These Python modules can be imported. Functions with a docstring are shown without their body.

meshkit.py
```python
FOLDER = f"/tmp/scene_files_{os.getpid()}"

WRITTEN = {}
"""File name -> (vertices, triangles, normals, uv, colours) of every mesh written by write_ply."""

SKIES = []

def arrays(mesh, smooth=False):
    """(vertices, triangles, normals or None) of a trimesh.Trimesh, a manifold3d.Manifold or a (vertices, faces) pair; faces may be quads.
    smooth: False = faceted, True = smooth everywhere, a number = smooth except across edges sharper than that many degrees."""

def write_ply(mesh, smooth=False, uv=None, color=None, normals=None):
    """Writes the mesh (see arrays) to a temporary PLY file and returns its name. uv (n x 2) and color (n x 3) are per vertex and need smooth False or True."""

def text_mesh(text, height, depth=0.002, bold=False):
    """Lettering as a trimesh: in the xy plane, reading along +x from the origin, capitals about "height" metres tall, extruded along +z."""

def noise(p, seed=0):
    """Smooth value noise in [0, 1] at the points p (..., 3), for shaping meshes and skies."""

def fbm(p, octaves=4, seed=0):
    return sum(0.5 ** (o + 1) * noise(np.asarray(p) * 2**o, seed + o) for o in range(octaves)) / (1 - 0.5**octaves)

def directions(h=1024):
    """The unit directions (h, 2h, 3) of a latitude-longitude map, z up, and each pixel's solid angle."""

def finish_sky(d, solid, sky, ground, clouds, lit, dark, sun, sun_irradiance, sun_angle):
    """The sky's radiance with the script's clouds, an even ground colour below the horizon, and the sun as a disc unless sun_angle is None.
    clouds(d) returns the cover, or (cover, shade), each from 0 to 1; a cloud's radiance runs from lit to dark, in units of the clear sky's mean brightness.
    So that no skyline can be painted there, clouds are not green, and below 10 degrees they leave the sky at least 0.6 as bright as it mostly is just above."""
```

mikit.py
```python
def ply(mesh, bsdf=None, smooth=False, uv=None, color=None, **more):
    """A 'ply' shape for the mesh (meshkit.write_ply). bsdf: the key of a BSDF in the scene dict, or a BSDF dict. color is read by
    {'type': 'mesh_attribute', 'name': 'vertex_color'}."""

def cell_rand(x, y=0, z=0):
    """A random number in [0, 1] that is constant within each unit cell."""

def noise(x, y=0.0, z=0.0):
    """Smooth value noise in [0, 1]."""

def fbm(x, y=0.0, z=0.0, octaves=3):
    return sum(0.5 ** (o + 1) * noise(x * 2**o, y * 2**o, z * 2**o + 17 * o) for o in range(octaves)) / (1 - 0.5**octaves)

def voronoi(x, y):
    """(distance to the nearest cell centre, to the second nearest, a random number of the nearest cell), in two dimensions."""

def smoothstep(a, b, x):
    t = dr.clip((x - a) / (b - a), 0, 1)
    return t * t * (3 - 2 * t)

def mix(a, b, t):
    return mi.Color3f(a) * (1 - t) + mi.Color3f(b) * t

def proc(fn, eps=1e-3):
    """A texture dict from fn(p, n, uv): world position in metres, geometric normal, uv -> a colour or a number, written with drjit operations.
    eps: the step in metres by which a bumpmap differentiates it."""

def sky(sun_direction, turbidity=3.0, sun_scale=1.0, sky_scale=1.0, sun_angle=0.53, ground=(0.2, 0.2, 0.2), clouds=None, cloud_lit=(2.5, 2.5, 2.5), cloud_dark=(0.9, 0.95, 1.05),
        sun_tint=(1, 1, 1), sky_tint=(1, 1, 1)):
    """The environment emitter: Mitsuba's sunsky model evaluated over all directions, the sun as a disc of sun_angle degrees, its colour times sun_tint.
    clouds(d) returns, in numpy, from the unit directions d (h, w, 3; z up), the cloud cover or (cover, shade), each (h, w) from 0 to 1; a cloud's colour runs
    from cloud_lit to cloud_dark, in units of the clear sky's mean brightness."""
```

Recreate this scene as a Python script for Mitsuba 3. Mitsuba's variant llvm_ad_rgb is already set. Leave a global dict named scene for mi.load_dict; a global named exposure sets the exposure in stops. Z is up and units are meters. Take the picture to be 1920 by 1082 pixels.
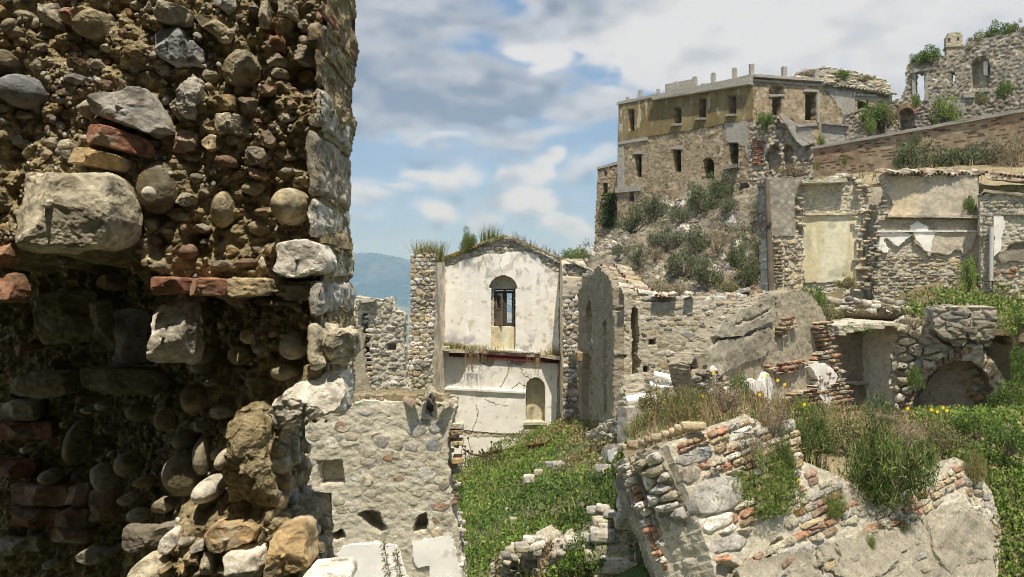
import math, numpy as np, trimesh, shapely, mitsuba as mi, drjit as dr, mikit, meshkit
from shapely.geometry import Polygon, LineString, MultiPolygon, box as sbox
from shapely.ops import unary_union
from shapely import affinity
from scipy.spatial import cKDTree, Voronoi, ConvexHull
from scipy.interpolate import LinearNDInterpolator
T = mi.ScalarTransform4f
scene, labels = {}, {}
# ------------------------------------------------------------------ camera, sky, exposure
F = 1663.0                       # focal length in pixels of the 1920 wide photograph
scene['camera'] = {'type': 'perspective', 'fov': 60.0, 'fov_axis': 'x', 'near_clip': 0.05, 'far_clip': 60000.0,
                   'to_world': T().look_at(origin=[0, 0, 0], target=[0, 1, 0], up=[0, 0, 1])}
exposure = 1.7
def clouds(d):
    x, y, z = d[..., 0], d[..., 1], d[..., 2]
    az, el = np.degrees(np.arctan2(x, y)), np.degrees(np.arcsin(np.clip(z, -1, 1)))
    q = np.stack([x * 60, y * 60, z * 95], -1)              # about degrees, on the sphere
    n1, n2, n3, n4 = meshkit.fbm(q / 9, 4, 5) - .5, meshkit.fbm(q / 3.2 + 9, 5, 9) - .5, meshkit.fbm(q / 1.3 + 3, 4, 13) - .5, meshkit.fbm(q / 26 + 5, 4, 17) - .5
    wx, wy = az + 6 * n2 + 9 * n1, el + 3.0 * n2 + 3.5 * (meshkit.fbm(q / 8 + 40, 3, 23) - .5)
    cover, shade, wsum = np.zeros_like(az), np.zeros_like(az), np.full_like(az, 1e-3)
    for A, E, sa, se, w, s, drop in ((-8, 12.6, 9.5, 3.4, 1.15, .88, .10), (-1.5, 12.2, 5.4, 2.5, 1., .98, .12), (-11, 17.5, 9, 2.6, 1.1, .5, .1), (5.5, 18.2, 6, 1.9, 1.1, .72, .12), (1.2, 15.2, 1.6, 1.2, 1.25, -.45, .1), (17, 16.5, 15, 4.4, 1.25, -.12, .06), (30, 12, 12, 6, 1.1, .2, .06),
            (5.4, 11.4, 2.6, 1.5, 1., .30, .15), (9, 13.8, 3.0, 1.8, 1.1, .05, .12), (12.4, 14.6, 2.0, 1.4, 1.0, .62, .1), (21.2, 15.2, 2.0, 1.7, 1.1, .62, .12), (18.5, 13.6, 1.9, 1.0, 1., .5, .1), (-11, 10.0, 3.5, 1.0, .9, .75, .2), (-3, 9.2, 6.0, 1.0, .62, .45, .2),
            (-4.1, 7.05, 2.3, .9, 1.15, -.1, .5), (-4.5, 4.55, 2.0, .95, 1.1, 0, .5), (.3, 7.1, 1.1, .8, 1.05, 0, .5), (2.4, 7.5, 1.7, 1.1, 1.1, -.1, .5), (2.6, 5.85, 2.8, .8, 1.15, -.05, .5), (-.5, 4.4, 1.6, .85, .95, .1, .5), (4.3, 4.1, 1.3, 1.3, 1., 0, .4), (-10, 5.6, 2.5, .8, .9, .15, .4), (-6.8, 6.2, 1.4, .5, .8, .1, .4), (.6, 9.6, 4.5, .8, .9, .1, .3), (-5, 9.0, 2.6, .5, .9, .05, .4), (-7.2, 9.3, 2.2, .45, .75, .15, .4), (-9.5, 4.2, 2.4, .7, .6, .4, .4), (-8, 2.6, 5, .6, .45, .4, .3), (-2, 8.4, 7, .8, .55, .5, .2), (0, 5.6, 8, 1.6, .42, .45, .1), (-9, 6.4, 3, .6, .6, .4, .3), (5, 2.6, 3, .6, .5, .3, .3), (5.6, 7.6, 2, .8, .8, .3, .4)):
        r2 = ((wx - A) / sa) ** 2 + ((wy - E) / se) ** 2; g = w * np.exp(-r2 * .9)
        soft = .12 * (se < 1.3); dens = sstep(.26 - soft, .62 + 1.6 * soft, g + .55 * n2 * min(1, se) + .5 * n3 * min(1, .4 + se * .2)); k = g ** 2 + 1e-6
        cover = np.maximum(cover, dens * min(1, .55 + .3 * w)); shade += k * (s - drop * np.clip((wy - E) / se, -1.5, 1.5)); wsum += k
    off = 1 - np.exp(-np.clip((np.abs(az - 6) - 26) / 10, 0, 9)) + sstep(21, 30, el); off = np.clip(off, 0, 1)   # beyond the frame the same broken cumulus goes on
    cover = np.maximum(cover * (1 - off), off * sstep(-.06, .10, n4 + .35 * n1 + .2 * n2)); shade = (shade / wsum) * (1 - off) + off * (.35 - 1.2 * n1)
    shade = np.clip(shade + (1.15 * n2 + .9 * n3 + .35 * n1) * np.where(az > 7, .75, 1.0) * (1 + .6 * (el < 9)), 0, 1)
    haze = .55 * np.exp(-np.maximum(el, 0) / 10); shade = shade * np.clip(cover / np.maximum(cover, haze), 0, 1) + .72 * (1 - np.clip(cover / np.maximum(cover, haze), 0, 1))
    return np.maximum(cover, haze), shade
def sstep(a, b, x):
    t = np.clip((x - a) / (b - a), 0, 1); return t * t * (3 - 2 * t)
SUN = (0.09, -0.47, 0.88)
scene['sky'] = mikit.sky(SUN, turbidity=3.0, clouds=clouds, cloud_lit=(2.6, 2.6, 2.62), cloud_dark=(.84, .97, 1.18), sun_tint=(.93, 1.0, 1.08))

# ------------------------------------------------------------------ geometry helpers
def W(px, py, Y): return np.array([(px - 960) / F * Y, Y, (541 - py) / F * Y])
class Plane:
    def __init__(s, o, u, v):
        s.o = np.asarray(o, float); u = np.asarray(u, float); s.u = u / np.linalg.norm(u)
        v = np.asarray(v, float); v = v - s.u * (v @ s.u); s.v = v / np.linalg.norm(v); s.n = np.cross(s.u, s.v)
    def uv(s, px, py):
        d = np.array([(px - 960) / F, 1, (541 - py) / F]); p = d * ((s.o @ s.n) / (d @ s.n)) - s.o
        return p @ s.u, p @ s.v
    def hit(s, px, py):
        d = np.array([(px - 960) / F, 1, (541 - py) / F]); return d * ((s.o @ s.n) / (d @ s.n))
    def pt(s, u, v, h=0):
        u, v, h = np.broadcast_arrays(np.asarray(u, float), v, h)
        return s.o + u[..., None] * s.u + v[..., None] * s.v + h[..., None] * s.n
    def poly(s, pts): return Polygon([s.uv(*p) for p in pts]).buffer(0)
    def moved(s, h):
        q = Plane(s.o + s.n * h, s.u, s.v); return q
def vplane(px1, Y1, px2, Y2):
    a, b = W(px1, 541, Y1), W(px2, 541, Y2); return Plane(a, b - a, [0, 0, 1])
def unique(key):
    if key not in scene and not any(k.startswith(key + '__') for k in scene): return key
    i = 1
    while f'{key}_{i:03d}' in scene or any(k.startswith(f'{key}_{i:03d}__') for k in USED.get(key, ())): i += 1
    return f'{key}_{i:03d}'
USED, COUNT = {}, {}
def key_of(key):
    n = COUNT.get(key, 0); COUNT[key] = n + 1
    return key if n == 0 else f'{key}_{n:03d}'
def put(key, mesh, bsdf, smooth=True, uv=None, **more):
    k = key_of(key)
    if uv is None and isinstance(mesh, tuple) and len(mesh) == 3: uv = mesh[2]; mesh = mesh[:2]
    if uv is not None and np.ndim(uv) == 1: uv = np.tile(np.asarray(uv, float), (len(mesh[0]) if isinstance(mesh, tuple) else len(mesh.vertices), 1))
    scene[k] = mikit.ply(mesh, bsdf, smooth=smooth, uv=uv, **more)
    return k
def thing(key, label, cat, group=None, kind=None):
    k = key_of(key); labels[k] = {'label': label, 'category': cat}
    if group: labels[k]['group'] = group
    if kind: labels[k]['kind'] = kind
    return k
def tag(k, label=None, cat=None, group=None, kind=None):
    d = labels.setdefault(k, {})
    for a, b in (('label', label), ('category', cat), ('group', group), ('kind', kind)):
        if b: d[a] = b
    return k
def join(parts):
    vs, fs, us, at = [], [], [], 0
    for p in parts:
        vs.append(p[0]); f = np.asarray(p[1])
        if f.shape[1] == 4: f = np.vstack([f[:, [0, 1, 2]], f[:, [0, 2, 3]]])
        fs.append(f + at); at += len(p[0])
        if len(p) > 2: us.append(p[2])
    return (np.vstack(vs), np.vstack(fs)) + ((np.vstack(us),) if us else ())
def fb(P, s, o=4, seed=0): return meshkit.fbm(np.asarray(P) * s, o, int(seed)) - 0.5
def sstep(a, b, x):
    t = np.clip((x - a) / (b - a), 0, 1); return t * t * (3 - 2 * t)
def inside(poly, x, y):
    shapely.prepare(poly); return shapely.contains_xy(poly, x, y)
def relief_masonry(seed, w, h, depth, joint, vary=0.5, rough=0.3):
    """Height of rubble masonry: irregular stones of about w x h metres standing depth proud of their joints."""
    def fn(u, v):
        r = np.random.default_rng(seed); a0, a1, b0, b1 = u.min() - 1, u.max() + 1, v.min() - 1, v.max() + 1
        nr, nc = int((b1 - b0) / h) + 2, int((a1 - a0) / w) + 2
        jj, ii = np.mgrid[0:nr, 0:nc]
        sx = a0 + (ii + (jj % 2) * .5 + r.uniform(-.4, .4, ii.shape)) * w; sy = b0 + (jj + r.uniform(-.32, .32, ii.shape)) * h
        t = cKDTree(np.stack([sx.ravel() / w, sy.ravel() / h], 1))
        wob = np.stack([fb(np.stack([u * 2 / w, v * 2 / h, u * 0 + k], -1), 1, 2, seed + k) for k in (3, 7)], -1) * .5
        d, i = t.query(np.stack([u / w, v / h], -1) + wob, k=2)
        e = d[..., 1] - d[..., 0]; rnd = r.uniform(0, 1, sx.size)[i[..., 0]]
        P = np.stack([u, v, u * 0 + seed], -1)
        return depth * (sstep(0, joint, e) * (1 - vary + vary * rnd) + rough * fb(P, 1.3 / h, 4, seed))
    return fn
def relief_noise(seed, amp, scale, o=5):
    return lambda u, v: amp * 2 * fb(np.stack([u, v, u * 0 + seed], -1), scale, o, seed)
def relief_sum(*fs): return lambda u, v: sum(f(u, v) for f in fs)
def crack_line(pl, pts, w, seed=0):
    """A thin jagged crack along pixel points, as an outline in the wall."""
    r = np.random.default_rng(seed); P = np.array([pl.uv(*p) for p in pts]); ls = LineString(P); n = max(6, int(ls.length / (w * 3)))
    Q = np.array([ls.interpolate(ls.length * i / n).coords[0] for i in range(n + 1)]) + r.normal(0, w * .9, (n + 1, 2)); return LineString(Q).buffer(w * .5)
def heightwall(pl, outline, res, thick, relief=None, niches=(), holes=(), jag=0.0, jscale=4.0, seed=0, back=True, is_uv=False):
    """A solid wall: outline in the plane, front displaced by relief, sides closed to the back; niches are recessed, holes go through."""
    poly = outline if is_uv else pl.poly(outline)
    x0, y0, x1, y1 = poly.bounds; pad = 2 * res + 2 * jag
    gx, gy = np.arange(x0 - pad, x1 + pad, res), np.arange(y0 - pad, y1 + pad, res)
    cx, cy = np.meshgrid((gx[:-1] + gx[1:]) / 2, (gy[:-1] + gy[1:]) / 2, indexing='ij')
    def warp(x, y, j):
        if not j: return x, y
        P = np.stack([x, y, x * 0 + seed * 1.7], -1)
        return x + 2 * j * fb(P, jscale, 3, seed + 1), y + 2 * j * fb(P, jscale, 3, seed + 2)
    m = inside(poly, *warp(cx, cy, jag))
    for hp, j in holes: m &= ~inside(hp, *warp(cx, cy, j))
    vx, vy = np.meshgrid(gx, gy, indexing='ij')
    H = relief(vx, vy) if relief else np.zeros_like(vx)
    for hp, depth, j in niches:
        s = inside(hp, *warp(vx, vy, j)); H = np.where(s, -depth + (H * .3), H)
    n1 = len(gy); ids = np.arange(vx.size).reshape(vx.shape)
    I, J = np.nonzero(m)
    q = np.stack([ids[I, J], ids[I + 1, J], ids[I + 1, J + 1], ids[I, J + 1]], 1)
    front = pl.pt(vx, vy, H).reshape(-1, 3); bk = pl.pt(vx, vy, -(thick(vx, vy) if callable(thick) else thick)).reshape(-1, 3); thick = thick if not callable(thick) else .6
    uvs = np.stack([vx, vy], -1).reshape(-1, 2)
    used, inv = np.unique(q, return_inverse=True)
    parts = [(front[used], inv.reshape(-1, 4), uvs[used])]
    # sides
    pad_m = np.pad(m, 1); side = []
    for di, dj, a, b in ((-1, 0, (0, 1), (0, 0)), (1, 0, (1, 0), (1, 1)), (0, -1, (0, 0), (1, 0)), (0, 1, (1, 1), (0, 1))):
        e = m & ~pad_m[1 + di:pad_m.shape[0] - 1 + di, 1 + dj:pad_m.shape[1] - 1 + dj]
        I, J = np.nonzero(e); side.append(np.stack([ids[I + a[0], J + a[1]], ids[I + b[0], J + b[1]]], 1))
    side = np.vstack(side)
    if len(side):
        us, iv = np.unique(side, return_inverse=True); iv = iv.reshape(-1, 2); k = len(us)
        ns = int(np.clip(thick / (2.5 * res), 3, 26)); lay = []
        for t in np.linspace(0, 1, ns):
            P = front[us] * (1 - t) + bk[us] * t; am = (.02 + .45 * jag + .6 * res) * 2 * min(1, t * 4)
            lay.append(P + am * (pl.u * fb(P, .9 / (.05 + 2.2 * res), 4, seed + 5)[:, None] + pl.v * fb(P, .9 / (.05 + 2.2 * res), 4, seed + 6)[:, None]))
        qs = np.vstack([np.stack([iv[:, 0] + r * k, iv[:, 1] + r * k, iv[:, 1] + (r + 1) * k, iv[:, 0] + (r + 1) * k], 1) for r in range(ns - 1)])
        parts.append((np.vstack(lay), qs, np.tile(uvs[us], (ns, 1))))
    if back:
        rows = []
        for i in range(m.shape[0]):
            c = np.flatnonzero(np.diff(np.pad(m[i].astype(int), 1)))
            for a, b in zip(c[::2], c[1::2]): rows.append((ids[i, a], ids[i, b], ids[i + 1, b], ids[i + 1, a]))
        if rows:
            rows = np.array(rows); used, inv = np.unique(rows, return_inverse=True)
            parts.append((bk[used], inv.reshape(-1, 4), uvs[used]))
    return join(parts)
def ring(poly, n, cut=.14):
    c = np.array(poly.exterior.coords)[:-1]
    if poly.exterior.is_ccw is False: c = c[::-1]
    for _ in range(1): c = np.stack([(1 - cut) * c + cut * np.roll(c, -1, 0), cut * c + (1 - cut) * np.roll(c, -1, 0)], 1).reshape(-1, 2)
    ls = LineString(np.vstack([c, c[:1]])); L = ls.length
    return np.array([ls.interpolate(L * k / n).coords[0] for k in range(n)])
def stone_mesh(pl, poly, base, sink, proud, rng, n=12, bulge=.12, flat=.85, rough=.2, cut=.14):
    """One stone bedded in a wall: its outline, a rounded arris and an uneven face."""
    R = ring(poly, n, cut); c = R.mean(0); size = math.sqrt(poly.area)
    R = c + (R - c) * (1 + rng.uniform(-.06, .05, (n, 1)))
    tx, ty = rng.normal(0, .12, 2)
    vs = []
    for s, hh in ((1.0, -sink), (1.0, proud * .45), (flat + (1 - flat) * .45, proud * .9), (flat * .55, proud * (1 + bulge * .7))):
        Q = c + (R - c) * s; t = 0 if hh < 0 else 1
        hgt = hh + t * (rng.normal(0, rough * proud, n) + ((Q - c) @ np.array([tx, ty])) * min(1, proud / (.25 * size)))
        vs.append(pl.pt(Q[:, 0], Q[:, 1], base + hgt))
    vs.append(pl.pt(c[0], c[1], base + proud * (1 + bulge))[None])
    f = []; k = np.arange(n); k1 = (k + 1) % n
    for r in range(3): f += [np.stack([k + r * n, k1 + r * n, k1 + (r + 1) * n], 1), np.stack([k + r * n, k1 + (r + 1) * n, k + (r + 1) * n], 1)]
    f.append(np.stack([k + 3 * n, k1 + 3 * n, k * 0 + 4 * n], 1))
    return np.vstack(vs), np.vstack(f)
def cells_rubble(region, w, h, rng, jit=.36):
    x0, y0, x1, y1 = region.bounds; nr, nc = int((y1 - y0) / h) + 5, int((x1 - x0) / w) + 5
    jj, ii = np.mgrid[0:nr, 0:nc]
    sx = x0 + (ii - 2 + (jj % 2) * .5 + rng.uniform(-jit, jit, ii.shape)) * w; sy = y0 + (jj - 2 + rng.uniform(-jit * .7, jit * .7, ii.shape)) * h
    keep = rng.uniform(0, 1, sx.shape) > .16
    P = np.stack([sx[keep] / w, sy[keep] / h], 1); vo = Voronoi(P); out = []
    for r in vo.point_region:
        idx = vo.regions[r]
        if len(idx) > 2 and -1 not in idx: out.append(Polygon(vo.vertices[idx] * [w, h]))
    return out
def cells_brick(region, w, h, rng, jit=.12):
    x0, y0, x1, y1 = region.bounds; out = []
    y = y0 - h
    while y < y1 + h:
        hh = h * rng.uniform(.85, 1.15); x = x0 - w * rng.uniform(.5, 1.5)
        while x < x1 + w:
            ww = w * rng.uniform(.6, 1.25); a = rng.normal(0, 1.2)
            j = lambda: rng.uniform(-jit, jit) * hh * .5
            p = Polygon([(x + j(), y + j()), (x + ww + j(), y + j()), (x + ww + j(), y + hh + j()), (x + j(), y + hh + j())])
            out.append(affinity.rotate(p, a)); x += ww
        y += hh
    return out
def pick(rng, pal): return pal[rng.integers(len(pal))]
NP = 12
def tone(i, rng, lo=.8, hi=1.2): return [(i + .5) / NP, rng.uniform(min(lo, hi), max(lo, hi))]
def lay(parent, pl, region, w, h, seed, pal, joint=.02, proud=(.01, .03), sink=.05, base=None, kind='rubble', limit=250, skip=0.0, name='stone', n=12, lo=.8, hi=1.2, minsize=.25, flat=.8, mat='stone'):
    """Beds stones (or bricks) in a region of a wall; each is an entry of its own, the ones past the limit one 'stuff' part."""
    rng = np.random.default_rng(seed); items = []
    for c in (cells_brick if kind == 'brick' else cells_rubble)(region, w, h, rng):
        c = c.intersection(region)
        if c.is_empty: continue
        if c.geom_type != 'Polygon': c = max(getattr(c, 'geoms', [c]), key=lambda g: g.area)
        if c.geom_type != 'Polygon': continue
        c = c.buffer(-joint * rng.uniform(.35, .75))
        if c.is_empty or rng.uniform() < skip: continue
        if c.geom_type != 'Polygon': c = max(c.geoms, key=lambda g: g.area)
        if c.area < minsize * w * h: continue
        items.append(c)
    items.sort(key=lambda c: -c.area); rest = []
    for i, c in enumerate(items):
        b = base(*c.centroid.coords[0]) if base else 0.0
        m = stone_mesh(pl, c, b, sink, rng.uniform(*proud), rng, n=n + 2 * (kind == 'brick'), flat=max(flat, .92) if kind == 'brick' else flat, cut=.06 if kind == 'brick' else .13)
        t = tone(pick(rng, pal), rng, lo, hi)
        if i < limit: put(parent + '__' + name, m, mat, uv=t)
        else: rest.append((*m, np.tile(t, (len(m[0]), 1))))
    if rest: tag(put(parent + '__small_' + name + 's', join(rest), mat), kind='stuff')
    return items
def flat_base(pl, relief): return (lambda u, v: float(relief(np.array([[u]]), np.array([[v]]))[0, 0])) if relief else None
def boxmesh(lo, hi, res=None, rough=0.0, seed=0, scale=8., rnd=0.0):
    lo, hi = np.asarray(lo, float), np.asarray(hi, float); m = trimesh.creation.box(hi - lo)
    if res:
        m = m.subdivide_to_size(res)
        m.merge_vertices()
    v = m.vertices.copy(); s = (hi - lo) / 2
    if rnd:
        i = np.clip(v, -(s - rnd), s - rnd); d = v - i; L = np.linalg.norm(d, axis=1, keepdims=True); v = i + np.where(L > 0, d / np.maximum(L, 1e-9) * np.minimum(L, rnd), 0)
    v = v + (lo + hi) / 2
    if rough: v = v + 2 * rough * np.stack([fb(v, scale, 4, seed + k) for k in range(3)], 1)
    return v, np.array(m.faces)
def orient(mesh, R, t):
    return mesh[0] @ np.asarray(R).T + np.asarray(t), mesh[1]
def rot(axis, deg): return trimesh.transformations.rotation_matrix(math.radians(deg), axis)[:3, :3]
def bar(a, b, w, d, up=(0, 0, 1), res=None, rough=0, seed=0):
    """A bar from a to b of width w and depth d."""
    a, b = np.asarray(a, float), np.asarray(b, float); x = (b - a); L = np.linalg.norm(x); x /= L
    z = np.asarray(up, float); z = z - x * (z @ x); z /= np.linalg.norm(z); y = np.cross(z, x)
    m = boxmesh([0, -d / 2, -w / 2], [L, d / 2, w / 2], res, rough, seed)
    return m[0] @ np.stack([x, y, z]) + a, m[1]
def tube(pts, r, n=8):
    import importlib
    pts = np.asarray(pts, float); t = np.gradient(pts, axis=0); t /= np.linalg.norm(t, axis=1, keepdims=True)
    a = np.cross(t, [0.3, .9, .2]); a /= np.linalg.norm(a, axis=1, keepdims=True); b = np.cross(t, a); an = np.arange(n) * 2 * np.pi / n
    r = np.broadcast_to(r, (len(pts),))
    v = (pts[:, None] + r[:, None, None] * (np.cos(an)[None, :, None] * a[:, None] + np.sin(an)[None, :, None] * b[:, None])).reshape(-1, 3)
    i, j = np.meshgrid(np.arange(len(pts) - 1), np.arange(n), indexing='ij'); j1 = (j + 1) % n
    q = np.stack([i * n + j, i * n + j1, (i + 1) * n + j1, (i + 1) * n + j], -1).reshape(-1, 4)
    f = np.vstack([q[:, [0, 1, 2]], q[:, [0, 2, 3]]]); c0, c1 = len(v), len(v) + 1; k = np.arange(n); L = (len(pts) - 1) * n
    v = np.vstack([v, pts[:1], pts[-1:]]); f = np.vstack([f, np.stack([(k + 1) % n, k, k * 0 + c0], 1), np.stack([L + k, L + (k + 1) % n, k * 0 + c1], 1)])
    return v, f
def roof_tile(length=.42, r=.085, th=.014, taper=.8):
    """A half-round clay tile along +x, arched up."""
    an = np.linspace(0, np.pi, 8); vs = []
    for x, s in ((0, 1), (length, taper)):
        for rr in (r * s, r * s - th): vs.append(np.stack([np.full(8, x), np.cos(an) * rr, np.sin(an) * rr], 1))
    v = np.vstack(vs); f = []
    k = np.arange(7)
    def strip(a, b): return [np.stack([a + k, a + k + 1, b + k + 1, b + k], 1)]
    f = strip(0, 16) + strip(24, 8) + strip(8, 0) + strip(16, 24); f = np.vstack(f)
    e = np.array([[0, 16, 24, 8], [7, 15, 31, 23]]); return v, np.vstack([f, e])
def surface(pts, res, amp, scale, seed, bounds=None, o=5, keep=None):
    """An uneven earth surface over the plan, through scattered 3-D points."""
    P = np.array(pts); it = LinearNDInterpolator(P[:, :2], P[:, 2])
    x0, y0 = P[:, :2].min(0); x1, y1 = P[:, :2].max(0)
    gx, gy = np.meshgrid(np.arange(x0, x1 + res, res), np.arange(y0, y1 + res, res), indexing='ij')
    z = it(gx, gy); q = np.stack([gx, gy, gx * 0 + seed], -1)
    z = z + amp * 2 * fb(q, scale, o, seed)
    ok = np.isfinite(z); c = ok[:-1, :-1] & ok[1:, :-1] & ok[1:, 1:] & ok[:-1, 1:]
    ids = np.arange(z.size).reshape(z.shape); I, J = np.nonzero(c)
    f = np.stack([ids[I, J], ids[I + 1, J], ids[I + 1, J + 1], ids[I, J + 1]], 1); used, inv = np.unique(f, return_inverse=True)
    v = np.stack([gx, gy, z], -1).reshape(-1, 3)[used]
    f = inv.reshape(-1, 4); f = np.vstack([f[:, [0, 1, 2]], f[:, [0, 2, 3]]])
    return v, f, v[:, :2].copy()
def sampler(pts):
    P = np.array(pts); return LinearNDInterpolator(P[:, :2], P[:, 2])
# ------------------------------------------------------------------ materials
N, FB, SS, MX, VO, CR = mikit.noise, mikit.fbm, mikit.smoothstep, mikit.mix, mikit.voronoi, mikit.cell_rand
PAL = [(.40, .39, .36), (.475, .435, .33), (.38, .28, .155), (.30, .15, .10), (.17, .13, .085), (.68, .65, .575),
       (.31, .27, .175), (.34, .235, .17), (.28, .295, .31), (.49, .40, .255), (.41, .23, .145), (.30, .27, .22)]
LEAF = [(.165, .195, .115), (.06, .10, .03), (.105, .175, .04), (.17, .27, .05), (.40, .32, .17), (.24, .135, .085), (.85, .66, .02), (.62, .56, .5), (.115, .135, .08), (.30, .28, .12), (.3, .27, .2), (.12, .10, .06)]
def palette(t, cols):
    k = dr.floor(t * NP); c = mi.Color3f(cols[0])
    for i in range(1, NP): c = dr.select(k >= i, mi.Color3f(cols[i]), c)
    return c
def bsdf(name, color, rough=.95, bump=None, bscale=.004, eps=1e-3, **kw):
    b = {'type': 'principled', 'base_color': mikit.proc(color) if callable(color) else {'type': 'rgb', 'value': color}, 'roughness': rough, 'specular': .25, **kw}
    if bump: b = {'type': 'bumpmap', 'arbitrary': mikit.proc(bump, eps), 'scale': bscale, 'bsdf': b}
    scene[name] = {'type': 'twosided', 'bsdf': b}
def f_stone(p, n, uv):
    a = FB(p.x * 9, p.y * 9, p.z * 9, 4); b = FB(p.x * 60 + 9, p.y * 60, p.z * 60, 4); g = N(p.x * 420, p.y * 420, p.z * 420)
    c = palette(uv.x, PAL) * (uv.y * (0.30 + 1.4 * a) * (0.35 + 1.2 * b) * (.72 + .56 * g))
    l = SS(.5, .72, FB(p.x * 16 + 4, p.y * 16, p.z * 16 + 31, 5)); c = MX(c, mi.Color3f(.44, .41, .33) * uv.y, l * .6)
    return MX(c, mi.Color3f(.10, .085, .06), SS(.52, .75, FB(p.x * 24, p.y * 24 + 7, p.z * 24, 4)) * .65)
def h_stone(p, n, uv): return FB(p.x * 38, p.y * 38, p.z * 38, 4) * .8 + FB(p.x * 160, p.y * 160, p.z * 160, 2) * .3
bsdf('stone', f_stone, .95, h_stone, .009, 1e-3)
def f_far(p, n, uv):
    a = FB(p.x * 3, p.y * 3, p.z * 3, 4); b = N(p.x * 17, p.y * 17, p.z * 17)
    return palette(uv.x, PAL) * (uv.y * (0.5 + 1.0 * a) * (0.75 + .5 * b))
bsdf('stone_far', f_far)
def earthy(c1, c2, c3, s=1.0):
    def fn(p, n, uv):
        a = FB(p.x * 2.2 * s, p.y * 2.2 * s, p.z * 2.2 * s, 4); b = FB(p.x * 14 * s, p.y * 14 * s + 5, p.z * 14 * s, 4); g = N(p.x * 95 * s, p.y * 95 * s, p.z * 95 * s)
        c = MX(c1, c2, SS(.25, .75, a)); c = MX(c, c3, SS(.4, .85, b) * .8); return c * ((.45 + 1.1 * b) * (.7 + .6 * g))
    return fn
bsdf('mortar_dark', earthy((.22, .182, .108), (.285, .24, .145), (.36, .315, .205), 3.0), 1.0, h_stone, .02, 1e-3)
bsdf('mortar', earthy((.475, .44, .345), (.57, .535, .435), (.375, .355, .30)), 1.0, lambda p, n, uv: FB(p.x * 14, p.y * 14, p.z * 14, 5), .035, 2e-3)
e_rg = earthy((.375, .345, .27), (.445, .405, .32), (.26, .245, .205))
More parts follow.
